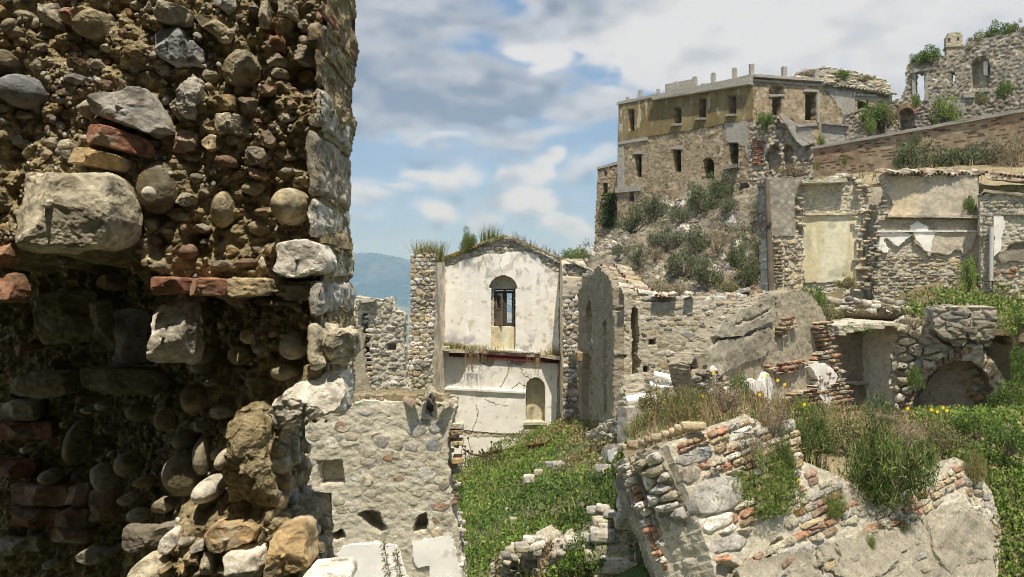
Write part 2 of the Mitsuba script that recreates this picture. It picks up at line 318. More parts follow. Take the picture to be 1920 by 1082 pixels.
bsdf('render_grey', lambda p, n, uv: e_rg(p, n, uv) * (.62 + .38 * SS(.34, .56, FB(p.x * 1.1 + 3, p.y * 1.1, p.z * 2.6, 5))) * (.8 + .4 * FB(p.x * 42, p.y * 42, p.z * 42, 3)), 1.0, lambda p, n, uv: FB(p.x * 11, p.y * 11, p.z * 11, 5), .035, 2e-3)
bsdf('render_brown', earthy((.34, .30, .225), (.41, .365, .275), (.25, .23, .185), .8), 1.0, lambda p, n, uv: FB(p.x * 14, p.y * 14, p.z * 14, 5), .035, 2e-3)
bsdf('render_dark', earthy((.31, .27, .20), (.38, .335, .25), (.22, .195, .15), 1.6), 1.0, lambda p, n, uv: FB(p.x * 14, p.y * 14, p.z * 14, 5), .05, 2e-3)
bsdf('soil', earthy((.20, .16, .10), (.30, .25, .16), (.12, .12, .06)), 1.0)
def f_rock(p, n, uv):
    a = FB(p.x * .45, p.y * .45, p.z * .45, 4); b = FB(p.x * 2.4, p.y * 2.4 + 5, p.z * 2.4, 4); g = FB(p.x * 9, p.y * 9, p.z * 9, 3)
    c = MX((.30, .265, .20), (.42, .36, .26), SS(.35, .65, a)); c = MX(c, (.36, .345, .31), SS(.48, .62, b)); c = MX(c, (.13, .135, .075), SS(.5, .62, FB(p.x * .9 + 3, p.y * .9, p.z * .9 + 1, 4)) * .75)
    return c * (.22 + .92 * g)
bsdf('rock', f_rock, 1.0, lambda p, n, uv: FB(p.x * 3, p.y * 3, p.z * 3, 5), .16, 1e-2)
def f_plaster(p, n, uv):
    u, v = uv.x, uv.y; a = FB(u * .9, v * .9, 3.0, 4); b = FB(u * 4, v * 4, 1.0, 4); st = FB(u * 7, v * .7, 5.0, 4)
    c = mi.Color3f(.89, .88, .835)
    c = MX(c, (.74, .66, .48), SS(.55, .8, FB(u * 1.1 + 4, v * 1.1, 8.0, 4)) * .4)
    c = MX(c, (.34, .335, .31), SS(.53, .74, a * .35 + FB(u * 7, v * 5, 6.0, 5) * .65 + .16 * SS(-.9, 1.5, v) - .07) * .75)
    c = MX(c, (.50, .50, .58), SS(.5, .57, FB(u * 3 + 7, v * 3, 2.0, 5)) * SS(-1.3, -1.8, v) * SS(-2.5, -2.1, v) * .8)
    c = MX(c, (.45, .40, .30), SS(.64, .70, FB(u * 4.5, v * 4.5 + 9, 4.0, 5)) * .5)
    return c * (.86 + .2 * st) * (.9 + .2 * b)
bsdf('plaster_house', f_plaster, .9, lambda p, n, uv: FB(p.x * 5, p.y * 5, p.z * 5, 5), .03, 3e-3)
def f_white(p, n, uv):
    u, v = uv.x, uv.y; b = FB(u * 4, v * 4, 1.0, 4)
    c = MX((.89, .885, .85), (.72, .69, .60), SS(.52, .85, FB(u * 1.5, v * 1.5, 7.0, 5)) * .6); c = MX(c, (.42, .39, .32), SS(.66, .72, FB(u * 6, v * 6, 1.0, 5)) * .4)
    return c * (.86 + .25 * b)
bsdf('plaster_white', f_white, .9)
def f_yellow(p, n, uv):
    u, v = uv.x, uv.y; st = FB(u * 3.2, v * .35, 2.0, 4); b = FB(u * 2, v * 2, 3.0, 5); g = FB(u * 14, v * 14, 3.0, 3)
    c = MX((.62, .56, .37), (.70, .67, .52), SS(.4, .6, st)); c = MX(c, (.40, .39, .29), SS(.55, .68, b) * .6); return c * (.8 + .4 * g)
bsdf('plaster_yellow', f_yellow, .95)
def f_buff(p, n, uv):
    u, v = uv.x, uv.y; st = FB(u * 1.6, v * .5, 2.0, 4); b = FB(u * 2.4, v * 2.4, 3.0, 5); g = FB(u * 14, v * 14, 3.0, 3)
    c = MX((.60, .52, .385), (.52, .475, .385), SS(.4, .6, st)); c = MX(c, (.33, .31, .27), SS(.55, .7, b) * .6); return c * (.72 + .55 * g)
bsdf('plaster_buff', f_buff, .95, lambda p, n, uv: FB(p.x * 6, p.y * 6, p.z * 6, 5), .04, 5e-3)
def f_ochre(p, n, uv):
    u, v = uv.x, uv.y; st = FB(u * 2.2, v * .4, 2.0, 4); b = FB(u * .8, v * .8, 3.0, 4); g = FB(u * 7, v * 7, 1.0, 3)
    c = MX((.225, .175, .085), (.28, .23, .13), SS(.4, .62, st)); c = MX(c, (.19, .15, .075), SS(.5, .65, b) * .7); c = MX(c, (.5, .46, .36), SS(.66, .72, FB(u * 3, v * .9, 9.0, 4)) * .8); return c * (.75 + .5 * g)
bsdf('plaster_ochre', f_ochre, .95)
def far_masonry(cols, w, h, mort, dark=.5):
    def fn(p, n, uv):
        u, v = uv.x + .12 * FB(uv.x * 3, uv.y * 3, 1.0, 2), uv.y
        d1, d2, r = VO(u / w, v / h); k = dr.floor(r * len(cols) * .999); c = mi.Color3f(cols[0])
        for i in range(1, len(cols)): c = dr.select(k >= i, mi.Color3f(cols[i]), c)
        e = SS(.03, .2, d2 - d1); b = FB(uv.x * .6, uv.y * .6, 4.0, 4); g = FB(uv.x * 5, uv.y * 5, 4.0, 3)
        c = MX(mort, c * (.7 + .6 * CR(dr.floor(r * 999.0), 3, 1)), e); hol = SS(.86, .9, CR(dr.floor(r * 777.0), 7, 2)) * SS(.4, .1, d1)
        c = MX(c, mort, SS(.45, .65, b) * .5); return MX(c, mi.Color3f(.07, .055, .04), hol * dark) * (.6 + .8 * g)
    return fn
bsdf('masonry_brown', far_masonry([(.36, .29, .20), (.28, .22, .15), (.42, .36, .27), (.33, .25, .16), (.24, .2, .15)], .34, .24, (.38, .315, .215)), 1.0)
bsdf('masonry_grey', far_masonry([(.36, .335, .29), (.28, .26, .22), (.45, .42, .36), (.24, .21, .17), (.33, .28, .21)], .36, .25, (.36, .325, .26)), 1.0)
def f_brickwall(p, n, uv):
    r = dr.floor(uv.y / .085); x = uv.x / .3 + .5 * CR(r, 1, 1) + .5 * (r - 2 * dr.floor(r / 2)); k = dr.floor(x); t = CR(k, r, 3); fx, fy = x - k, uv.y / .085 - r
    e = SS(0, .06, fx) * SS(1, .94, fx) * SS(0, .18, fy) * SS(1, .82, fy); z = FB(uv.x * .45, uv.y * .9, 3.0, 4)
    c = MX((.30, .22, .145), (.37, .295, .205), t); c = MX(c, (.31, .15, .09), SS(.5, .66, z + .18 * (t - .5)) * .7)
    c = MX(mi.Color3f(.33, .28, .2), c, e); c = MX(c, mi.Color3f(.06, .045, .03), SS(.80, .84, CR(k, r, 9)) * .8)
    return c * (.65 + .7 * FB(uv.x * 4, uv.y * 4, 1.0, 4))
bsdf('brick_far', f_brickwall, 1.0)
bsdf('concrete', earthy((.36, .345, .31), (.42, .40, .355), (.27, .26, .235), .6), .95)
bsdf('concrete_dark', earthy((.25, .235, .205), (.31, .29, .25), (.36, .33, .28), .6), .95)
bsdf('wood_dark', earthy((.045, .038, .033), (.075, .062, .052), (.13, .11, .09), 3.0), .8)
bsdf('wood_grey', earthy((.16, .13, .10), (.22, .18, .14), (.10, .08, .06), 1.5), .9)
bsdf('steel_red', earthy((.11, .025, .02), (.14, .035, .026), (.07, .028, .022), 2.0), .7)
bsdf('steel_rust', earthy((.10, .05, .03), (.16, .08, .045), (.06, .04, .03), 2.0), .8)
bsdf('pvc', (.55, .55, .53), .5)
scene['glass'] = {'type': 'thindielectric', 'int_ior': 1.5}
def f_leaf(p, n, uv): return palette(uv.x, LEAF) * uv.y
scene['leaf'] = {'type': 'twosided', 'bsdf': {'type': 'principled', 'base_color': mikit.proc(f_leaf), 'roughness': .75, 'specular': .2}}
def f_valley(p, n, uv):
    d1, d2, r = VO(p.x / 170 + .5 * FB(p.x / 300, p.y / 300, 0.0, 2), p.y / 420); c = MX((.09, .12, .045), (.22, .21, .11), CR(dr.floor(r * 99.0), 1, 1))
    c = MX(c, (.05, .075, .03), SS(.45, .6, FB(p.x / 500, p.y / 500, 2.0, 5))); c = MX(c, (.27, .25, .19), SS(.60, .66, FB(p.x / 240, p.y / 240, 7.0, 4)) * SS(60., -120., p.z) * .7); c = MX(c, mi.Color3f(.05, .065, .035), SS(-120., 80., p.z) * .8)
    near = SS(300.0, 60.0, dr.sqrt(p.x * p.x + p.y * p.y)); gr = MX((.20, .17, .11), (.07, .105, .035), SS(.4, .6, FB(p.x * .8, p.y * .8, 3.0, 5))); gr = gr * (.4 + 1.2 * FB(p.x * 6, p.y * 6, 2.0, 4)); return MX(c, gr, near) * (.7 + .6 * FB(p.x / 60, p.y / 60, 1.0, 4))
bsdf('valley', f_valley, 1.0)

# ------------------------------------------------------------------ the terrain and the air
def terrain():
    az = np.radians(np.concatenate([np.arange(-180, -40, 4.0), np.arange(-40, 40, .8), np.arange(40, 181, 4.0)])); r = np.concatenate([np.arange(2, 46, .8), np.geomspace(46, 15000, 170)])
    A, R = np.meshgrid(az, r, indexing='ij'); x, y = R * np.sin(A), R * np.cos(A)
    near = np.clip(-4.75 + .5 * x - .06 * (y - 20), -6.4, -3.2)
    q = np.stack([x / 1400, y / 1400, x * 0 + .3], -1)
    far = -330 + 240 * (meshkit.fbm(q, 5, 3) - .5) + 60 * (meshkit.fbm(q * 5, 4, 8) - .5)
    deg = np.degrees(A)
    far = far + 660 * np.exp(-(((deg + 9.4) / 8.5) ** 2)) * np.exp(-((R - 9500) / 1500) ** 2) * (.8 + .4 * meshkit.fbm(q * 2, 4, 11)) + 300 * np.exp(-((R - 13000) / 1300) ** 2) * (.6 + .8 * meshkit.fbm(q, 3, 4))
    far = far + 130 * np.exp(-((R - 2600) / 500) ** 2) * np.exp(-(((deg + 6) / 4) ** 2))
    t = sstep(38, 420, R) * (y > -1e9); z = near * (1 - t) + far * t
    z = z + .1 * fb(np.stack([x, y, x * 0], -1), 1.1, 4, 2) * (R < 60)
    n = len(r); ids = np.arange(x.size).reshape(x.shape)
    f = np.stack([ids[:-1, :-1], ids[:-1, 1:], ids[1:, 1:], ids[1:, :-1]], -1).reshape(-1, 4)
    v = np.stack([x, y, z], -1).reshape(-1, 3); c = len(v); v = np.vstack([v, [[0, 0, -4.2]]])
    fan = np.stack([ids[:-1, 0], ids[1:, 0], np.full(len(az) - 1, c)], 1)
    f = np.vstack([f[:, [0, 1, 2]], f[:, [0, 2, 3]], fan]); return v, f
put('ground', terrain(), 'valley'); tag('ground', 'weedy ground falling away to a wide valley of fields and hills', kind='structure')
scene['haze_air'] = {'type': 'homogeneous', 'albedo': {'type': 'rgb', 'value': [.86, .94, .985]}, 'sigma_t': {'type': 'rgb', 'value': [.000038, .00007, .00013]}}
scene['haze'] = {'type': 'cube', 'to_world': T().translate([0, 0, 50.0]).scale([15500, 15500, 620.0]), 'bsdf': {'type': 'null'}, 'interior': {'type': 'ref', 'id': 'haze_air'}}
tag('haze', 'thin blue haze hanging over the distant valley', kind='stuff')
scene['camera']['medium'] = {'type': 'ref', 'id': 'haze_air'}
# ------------------------------------------------------------------ the far building on the hill
def wall(key, pl, outline, res, thick, mat, relief=None, smooth=True, **kw):
    return put(key, heightwall(pl, outline, res, thick, relief, **kw), mat, smooth=smooth)
def quad(x0, y0, x1, y1): return [(x0, y0), (x1, y0), (x1, y1), (x0, y1)]
def arch_px(x0, x1, top, bottom, n=9):
    c, r = (x0 + x1) / 2, (x1 - x0) / 2
    return [(x0, bottom)] + [(c - r * math.cos(math.pi * k / n), top + r - r * math.sin(math.pi * k / n)) for k in range(n + 1)] + [(x1, bottom)]
def slab(key, pl, pts, proud, back, mat, res=None, rough=0, seed=0):
    """A block whose face is the outline (px) in the plane, from back behind it to proud before it."""
    p = pl.poly(pts); m = trimesh.creation.extrude_polygon(p, proud + back, engine='earcut')
    if res: m = m.subdivide_to_size(res); m.merge_vertices()
    v = m.vertices; X = pl.pt(v[:, 0], v[:, 1], v[:, 2] - back)
    if rough: X = X + 2 * rough * np.stack([fb(X, 5., 4, seed + k) for k in range(3)], 1)
    return put(key, (X, np.array(m.faces)), mat, smooth=False, uv=np.array(v[:, :2]))
HL = vplane(1160, 68.0, 1412, 60.0); HR = vplane(1412, 60.0, 1675, 63.5)
b = thing('hilltop_building', 'large roofless stone building with an ochre plastered upper storey and stub posts along its roof', 'building')
up_w = [(1178, 204, 1191, 246), (1265, 201, 1279, 232), (1311, 185, 1325, 221), (1368, 179, 1382, 214)]
lo_w = [(1191, 289, 1204, 332), (1262, 280, 1278, 322), (1368, 267, 1384, 307), (1181, 360, 1189, 377)]
holes = [(HL.poly(quad(*w)), .02) for w in up_w + lo_w] + [(HL.poly(arch_px(1318, 1339, 295, 335)), .02)]
rm = relief_masonry(11, .32, .2, .045, .3)
wall(b + '__wall', HL, [(1160, 195), (1411, 146), (1411, 470), (1156, 470)], .07, .55, 'masonry_brown', rm, holes=holes, seed=3)
op = [(1160, 194), (1411, 147), (1411, 224), (1400, 227), (1358, 232), (1330, 238), (1314, 239), (1290, 245), (1233, 254), (1200, 258), (1160, 264)]
wall(b + '__plaster', HL.moved(.09), op, .06, .1, 'plaster_ochre', relief_noise(4, .02, 1.5), holes=[(HL.poly(quad(*w)), .02) for w in up_w], jag=.1, jscale=2., seed=8)
wall(b + '__plaster', HL.moved(.07), [(1359, 233), (1401, 226), (1402, 300), (1396, 276), (1384, 268), (1368, 268), (1362, 270)], .06, .1, 'concrete', relief_noise(5, .03, 1.5), jag=.12, seed=9, holes=[(HL.poly(quad(*lo_w[2])), .02)])
slab(b + '__corner_pilaster', HL, [(1160, 278), (1171, 276), (1171, 357), (1160, 358)], .16, .1, 'concrete', .4, .04, 3)
slab(b + '__ledge', HL, [(1157, 352), (1201, 348), (1201, 358), (1157, 362)], .25, .1, 'concrete', .4, .03, 4)
slab(b + '__string_course', HL, [(1160, 265), (1215, 257), (1215, 263), (1160, 272)], .14, .1, 'concrete', .4, .03, 4)
# parapet band that overhangs the facade, and the lower roof edge at the left
slab(b + '__parapet', HL, [(1230, 181), (1413, 143), (1413, 160), (1230, 189)], .55, .5, 'concrete', .5, .03, 5)
slab(b + '__roof_edge', HL, [(1159, 192), (1230, 177), (1230, 183), (1159, 197)], .18, .5, 'concrete', .5, .03, 6)
for x0, y0, x1, y1 in up_w[1:]: slab(b + '__sill', HL, [(x0 - 4, y1 + 1), (x1 + 1, y1), (x1 + 1, y1 + 4), (x0 - 4, y1 + 5)], .3, .1, 'concrete_dark')
slab(b + '__sill', HL, [(1362, 312), (1388, 308), (1388, 315), (1362, 319)], .5, .1, 'concrete_dark')
for x0, y0, x1, y1 in lo_w[:3]: slab(b + '__lintel', HL, [(x0 - 2, y0 - 5), (x1 + 3, y0 - 5.5), (x1 + 3, y0), (x0 - 2, y0)], .12, .1, 'concrete')
a = HL.hit(1383, 276) + HL.n * .1; put(b + '__bracket', join([tube([a, HL.hit(1397, 276) + HL.n * .9], .025, 5), tube([HL.hit(1398, 276) + HL.n * .9, HL.hit(1387, 322) + HL.n * .3], .02, 5)]), 'steel_rust', smooth=False)
# right facade
rdoor = [quad(1447, 181, 1464, 217), quad(1510, 173, 1530, 226)]
h2 = [(HR.poly(q), .03) for q in rdoor]
wall(b + '__wall', HR, [(1411, 148), (1541, 152), (1541, 158), (1672, 175), (1672, 270), (1411, 420)], .08, .55, 'masonry_brown', relief_masonry(12, .32, .2, .045, .3),
     holes=h2 + [(HR.poly(quad(1607, 190, 1629, 215)), .03)], niches=[(HR.poly([(1441, 177), (1445, 164), (1456, 159), (1467, 163), (1471, 177)]), .5, .1)], seed=4)
slab(b + '__roof_edge', HR, [(1411, 141), (1541, 150), (1541, 155), (1411, 146)], .35, .5, 'concrete', .5, .03, 7)
slab(b + '__ledge', HR, [(1411, 149), (1541, 160), (1541, 163), (1411, 152)], .15, .3, 'concrete', .5, .02, 7)
slab(b + '__lintel', HR, [(1441, 178), (1470, 177), (1470, 181), (1441, 182)], .15, .1, 'concrete')
slab(b + '__lintel', HR, [(1505, 168), (1534, 169), (1534, 173), (1505, 172)], .12, .1, 'concrete')
slab(b + '__door_jamb', HR, [(1531, 172), (1535, 172), (1535, 230), (1531, 230)], .1, .1, 'concrete')
# decorated wing: frieze, whitish render, broken roof of rubble
wall(b + '__plaster', HR.moved(.07), [(1545, 165), (1600, 172), (1668, 184), (1668, 192), (1605, 188), (1604, 215), (1588, 222), (1575, 205), (1560, 180)], .07, .1, 'concrete', relief_noise(6, .04, 1.2), jag=.25, seed=10)
for k, (y0, y1, pr) in enumerate(((166, 169, .22), (171, 173.5, .14), (176, 180, .18))): slab(b + '__frieze_moulding', HR, [(1601, y0), (1642, y0 + 2), (1642, y1 + 2), (1601, y1)], pr, .1, 'concrete', .4, .02, k)
for k in range(13): slab(b + '__frieze_dentil', HR, quad(1603 + k * 3, 169.6 + k * .14, 1604.8 + k * 3, 170.9 + k * .14), .16, .05, 'concrete')
for k in range(4):
    p0, p1 = W(1413 + 0, 150, 61), 0
rf = [tuple(HL.hit(1160, 196) - HL.n * .5), tuple(HL.hit(1411, 148) - HL.n * .4), tuple(HR.hit(1541, 156) - HR.n * .5), tuple(HR.hit(1672, 176) - HR.n * .5)]
A, B, C, D = map(np.array, rf); back = np.array([.25, .97, 0.]) * 11
v = np.array([A, B, C, D, A + back * .8, B + back, C + back, D + back]); put(b + '__roof_slab', (np.vstack([v, v - [0, 0, .3]]), np.array([[0, 1, 5, 4], [1, 2, 6, 5], [2, 3, 7, 6], [8, 12, 13, 9], [9, 13, 14, 10], [10, 14, 15, 11], [4, 5, 13, 12], [5, 6, 14, 13], [6, 7, 15, 14]])), 'concrete', smooth=False)
lo = v[[4, 5, 6, 7]]; put(b + '__rear_wall', (np.vstack([lo, lo - [0, 0, 12]]), np.array([[0, 1, 5, 4], [1, 2, 6, 5], [2, 3, 7, 6]])), 'masonry_brown', smooth=False, uv=np.vstack([lo, lo - [0, 0, 12]])[:, [0, 2]])
for e in (np.array([A, A + back * .8]), np.array([D, D + back])): put(b + '__end_wall', (np.vstack([e, e - [0, 0, 12]]), np.array([[0, 1, 3, 2]])), 'masonry_brown', smooth=False, uv=np.vstack([e, e - [0, 0, 12]])[:, [1, 2]])
for px, pw, y0, y1, off in ((1168, 5, 180, 194, .6), (1191, 6, 167, 189, .6), (1225, 5, 165, 180, .6), (1262, 7, 152, 178, .4), (1297, 7, 143, 172, .4), (1333, 7, 136, 163, .3), (1373, 7, 127, 158, .3)):
    p = HL.hit(px, y1) - HL.n * off; h = (y1 - y0) / F * p[1]; w = pw / F * p[1] / 2
    m = boxmesh([-w, -w, 0], [w, w, h], .25, .03, px); put(b + '__roof_post', (m[0] @ rot([0, 0, 1], -40).T + p, m[1]), 'concrete', smooth=False)
for px, pw, y0, y1 in ((1415.5, 7.5, 118, 146), (1477, 8, 123, 149), (1537, 8, 128, 156)):
    p = HR.hit(px, y1) - HR.n * .4; h = (y1 - y0) / F * p[1]; w = pw / F * p[1] / 2
    m = boxmesh([-w, -w, 0], [w, w, h], .25, .03, px); put(b + '__roof_post', (m[0] @ rot([0, 0, 1], 12).T + p, m[1]), 'concrete', smooth=False)
slab(b + '__parapet_wall', HL.moved(-1.2), [(1247, 158), (1300, 148), (1300, 172), (1247, 186)], 0, .25, 'concrete', .5, .03, 8)
pc = HL.hit(1318, 165) - HL.n * 2.2
put(b + '__roof_hut', join([orient(boxmesh([-1.0, -.6, -.6], [-.85, .6, .45]), rot([0, 0, 1], -40), pc), orient(boxmesh([.85, -.6, -.6], [1.0, .6, .45]), rot([0, 0, 1], -40), pc), orient(boxmesh([-1.15, -.8, .45], [1.15, .8, .57]), rot([0, 0, 1], -40) @ rot([0, 1, 0], 6), pc), orient(boxmesh([-.85, .5, -.6], [.85, .6, .45]), rot([0, 0, 1], -40), pc)]), 'concrete', smooth=False)
rng = np.random.default_rng(5)
# rubble roof of the wing
rp = [W(1480, 150, 61.2), W(1541, 154, 61.3), W(1600, 165, 62), W(1675, 182, 63), W(1500, 140, 63.5), W(1545, 126, 64.5), W(1600, 136, 65), W(1660, 152, 66), W(1672, 165, 66), W(1490, 142, 69), W(1560, 130, 70), W(1668, 158, 70)]
v, f, uv = surface(rp, .15, .12, 1.2, 4); put(b + '__rubble_roof', (v, f), 'rock')
sm = sampler(rp); rest = []
for k in range(420):
    x, y = rng.uniform(16, 29.5), rng.uniform(61, 68); z = sm(x, y)
    if not np.isfinite(z): continue
    s = rng.uniform(.1, .26); m = trimesh.creation.icosphere(1); vv = m.vertices * [s * rng.uniform(.8, 1.6), s, s * rng.uniform(.3, .6)] + [x, y, float(z) + s * .2]; rest.append((vv, np.array(m.faces), np.tile(tone(pick(rng, [0, 1, 5, 11]), rng, .8, 1.2), (len(vv), 1))))
tag(put(b + '__roof_rubble', join(rest), 'stone_far', smooth=False), kind='stuff')
# tile eave along the wing
for k in range(20):
    t = k / 19; p = HR.hit(1543 + 128 * t, 160 + 20 * t) + HR.n * .45
    m = roof_tile(.55, .13, .03); R = np.stack([-HR.n * .95 + np.array([0, 0, .2]), HR.u, [0, 0, 1]], 1)
    put(b + '__roof_tile', (m[0] @ R.T + p, m[1]), 'stone_far', smooth=False, uv=tone(pick(rng, [0, 1, 7]), rng, .7, 1.0))
# stair flank and collapsed annex to the right of the corner
AN = vplane(1408, 57.0, 1540, 55.5)
b = thing('collapsed_annex', 'collapsed rubble annex with red brick patches below the corner of the large building', 'ruin')
wall(b + '__wall', AN, [(1403, 240), (1420, 222), (1450, 216), (1478, 238), (1500, 262), (1527, 268), (1529, 345), (1405, 420)], .07, .7, 'masonry_grey',
     relief_sum(relief_masonry(21, .4, .3, .16, .3), relief_noise(22, .28, .5)), niches=[(AN.poly([(1436, 280), (1452, 268), (1463, 276), (1462, 325), (1448, 318), (1440, 330)]), .7, .25), (AN.poly([(1470, 275), (1484, 278), (1488, 330), (1474, 335)]), .6, .25), (AN.poly(quad(1420, 281, 1428, 298)), .6, .03)], jag=.25, seed=31)
slab(b + '__stair_flank', AN.moved(.5), [(1460, 214), (1466, 214), (1510, 238), (1524, 240), (1526, 268), (1505, 275), (1490, 260), (1476, 237)], .05, .4, 'concrete', .5, .06, 12)
slab(b + '__concrete_slab', AN.moved(.2), [(1495, 236), (1532, 233), (1534, 238), (1497, 241)], .5, .8, 'concrete', .4, .04, 13)
lay(b, AN.moved(.12), AN.poly([(1410, 260), (1432, 262), (1434, 310), (1412, 312)]), .5, .13, 31, [3, 10, 7], .02, (.05, .15), .1, kind='brick', limit=60, name='brick', mat='stone_far')
slab('collapsed_annex__wall', AN.moved(-.6), [(1540, 231), (1591, 236), (1591, 272), (1540, 277)], .05, .4, 'concrete', .5, .05, 14)
slab('collapsed_annex__lintel', AN.moved(-.5), [(1540, 229), (1591, 235), (1591, 238), (1540, 233)], .2, .4, 'concrete_dark', .5, .04, 14)
# ------------------------------------------------------------------ the small tower left of it
TW = vplane(1116, 74.0, 1166, 73.0)
b = thing('stone_tower', 'narrow rough stone tower with ivy standing left of the large hilltop building', 'tower')
wall(b + '__wall', TW, [(1121, 318), (1140, 313), (1160, 307), (1166, 490), (1114, 490), (1118, 380)], .08, 2.5, 'masonry_brown', relief_masonry(41, .36, .26, .09, .3), niches=[(TW.poly(quad(1132, 343, 1138, 363)), .6, .03), (TW.poly(quad(1133, 322, 1137, 330)), .5, .03)], jag=.12, seed=42)
slab(b + '__coping', TW, [(1120, 314), (1160, 303), (1160, 308), (1120, 318)], .15, 2.4, 'concrete', .5, .05, 3)
slab(b + '__lintel', TW, [(1131, 339), (1140, 338), (1140, 343), (1131, 343)], .12, .1, 'concrete')
# ------------------------------------------------------------------ brick retaining wall
BW = vplane(1525, 52.5, 1960, 43.5)
b = thing('brick_retaining_wall', 'long reddish brick retaining wall with a sloping stone coping below the hilltop ruins', 'wall')
wall(b + '__wall', BW, [(1525, 280), (1960, 202), (1960, 400), (1525, 450)], .07, .6, 'brick_far', relief_noise(51, .05, 2.), seed=51, jag=.0)
slab(b + '__coping', BW, [(1522, 276), (1962, 196.5), (1962, 203), (1522, 281)], .14, .7, 'concrete', .6, .03, 5)
# ------------------------------------------------------------------ ruin at the top right
JW = vplane(1690, 58.0, 1960, 53.5)
b = thing('hilltop_ruin', 'tall grey ruined house wall with an arched window, a door opening and a brick chimney', 'ruin')
wall(b + '__wall', JW, [(1688, 186), (1700, 160), (1698, 136), (1703, 119), (1725, 116), (1742, 110), (1762, 106), (1781, 104), (1790, 98), (1805, 86), (1829, 78), (1865, 71), (1890, 62), (1913, 58), (1960, 48), (1960, 290), (1688, 290)], .075, .7, 'masonry_grey', relief_sum(relief_masonry(61, .36, .25, .1, .3), relief_noise(62, .12, .4)),
     holes=[(JW.poly(quad(1717, 136, 1734, 188)), .02), (JW.poly(quad(1783, 135, 1790, 158)), .04)], niches=[(JW.poly(arch_px(1822, 1854, 107, 166)), .65, .06), (JW.poly(quad(1766, 203, 1774, 216)), .5, .08)], jag=.18, jscale=2., seed=63)
wall(b + '__plaster', JW.moved(.1), [(1742, 180), (1752, 178), (1760, 192), (1776, 196), (1790, 178), (1806, 182), (1809, 205), (1802, 232), (1785, 240), (1774, 215), (1756, 212), (1744, 200)], .07, .08, 'concrete', relief_noise(64, .04, 1.5), jag=.3, seed=65)
slab(b + '__door_jamb', JW, quad(1711, 134, 1717, 190), .15, .3, 'concrete', .4, .04, 1); slab(b + '__door_jamb', JW, quad(1734, 134, 1740, 190), .15, .3, 'concrete', .4, .04, 2)
slab(b + '__lintel', JW, [(1708, 136), (1742, 129), (1742, 133), (1708, 139)], .3, .4, 'concrete', .4, .04, 3)
slab(b + '__sill', JW, [(1836, 167), (1853, 165), (1853, 173), (1836, 175)], .25, .3, 'concrete', .4, .04, 3); slab(b + '__sill', JW, [(1806, 176), (1830, 174), (1828, 184), (1808, 184)], .22, .3, 'concrete', .4, .05, 4)
slab(b + '__window_jamb', JW.moved(-.45), quad(1845, 116, 1853, 141), .2, .1, 'plaster_white')
p = JW.hit(1785, 106) - JW.n * .5
put(b + '__chimney', join([orient(boxmesh([-.44, -.44, -1.0], [.44, .44, 1.0], .2, .03, 1), rot([0, 0, 1], -18), p), orient(boxmesh([-.53, -.53, .6], [.53, .53, .7], .2, .03, 1), rot([0, 0, 1], -18), p), orient(boxmesh([-.47, -.47, .7], [.47, .47, 1.35], .2, .04, 1), rot([0, 0, 1], -18), p), orient(boxmesh([-.35, -.4, 1.35], [.4, .4, 1.55], .15, .05, 1), rot([0, 0, 1], -18), p)]), 'stone_far', smooth=False, uv=[(1 + .5) / NP, .9])
for dx in (-.3, .22): put(b + '__chimney_vent', orient(boxmesh([dx - .07, -.5, 1.0], [dx + .07, -.44, 1.18]), rot([0, 0, 1], -18), p), 'wood_dark', smooth=False)
AW = vplane(1675, 56.0, 1745, 54.8)
b = thing('arched_wall', 'low rubble wall with a round arched opening under the tall grey ruin', 'wall')
wall(b + '__wall', AW, [(1673, 188), (1690, 184), (1716, 178), (1716, 186), (1742, 205), (1746, 270), (1673, 275)], .06, .8, 'masonry_grey', relief_masonry(71, .42, .2, .12, .3), niches=[(AW.poly(arch_px(1687, 1714, 203, 260)), .7, .06)], jag=.12, seed=72)
c = AW.hit(1700.5, 216); 
for k in range(11):
    t = math.pi * (k + .5) / 11; d = -AW.u * math.cos(t) + np.array([0, 0, 1.]) * math.sin(t); r = 13.5 / F * c[1]
    put(b + '__arch_brick', bar(c + d * r + AW.n * .02, c + d * (r + .26) + AW.n * .02, .12, .3, up=AW.u * math.sin(t) + np.array([0, 0, 1.]) * math.cos(t)), 'stone_far', smooth=False, uv=tone(pick(rng, [7, 3, 2]), rng))
VW = vplane(1583, 55.5, 1675, 55.5)
b = thing('overgrown_wall', 'overgrown rubble wall with a dark doorway between the large building and the arched wall', 'wall')
wall(b + '__wall', VW, [(1586, 212), (1605, 206), (1625, 204), (1660, 196), (1676, 192), (1676, 280), (1586, 280)], .07, .5, 'masonry_grey', relief_masonry(81, .36, .22, .1, .3), niches=[(VW.poly(quad(1643, 224, 1658, 256)), .5, .05)], jag=.15, seed=82)
slab(b + '__coping', VW, [(1586, 214), (1612, 205), (1612, 208), (1586, 217)], .15, .5, 'concrete_dark', .4, .05, 3)
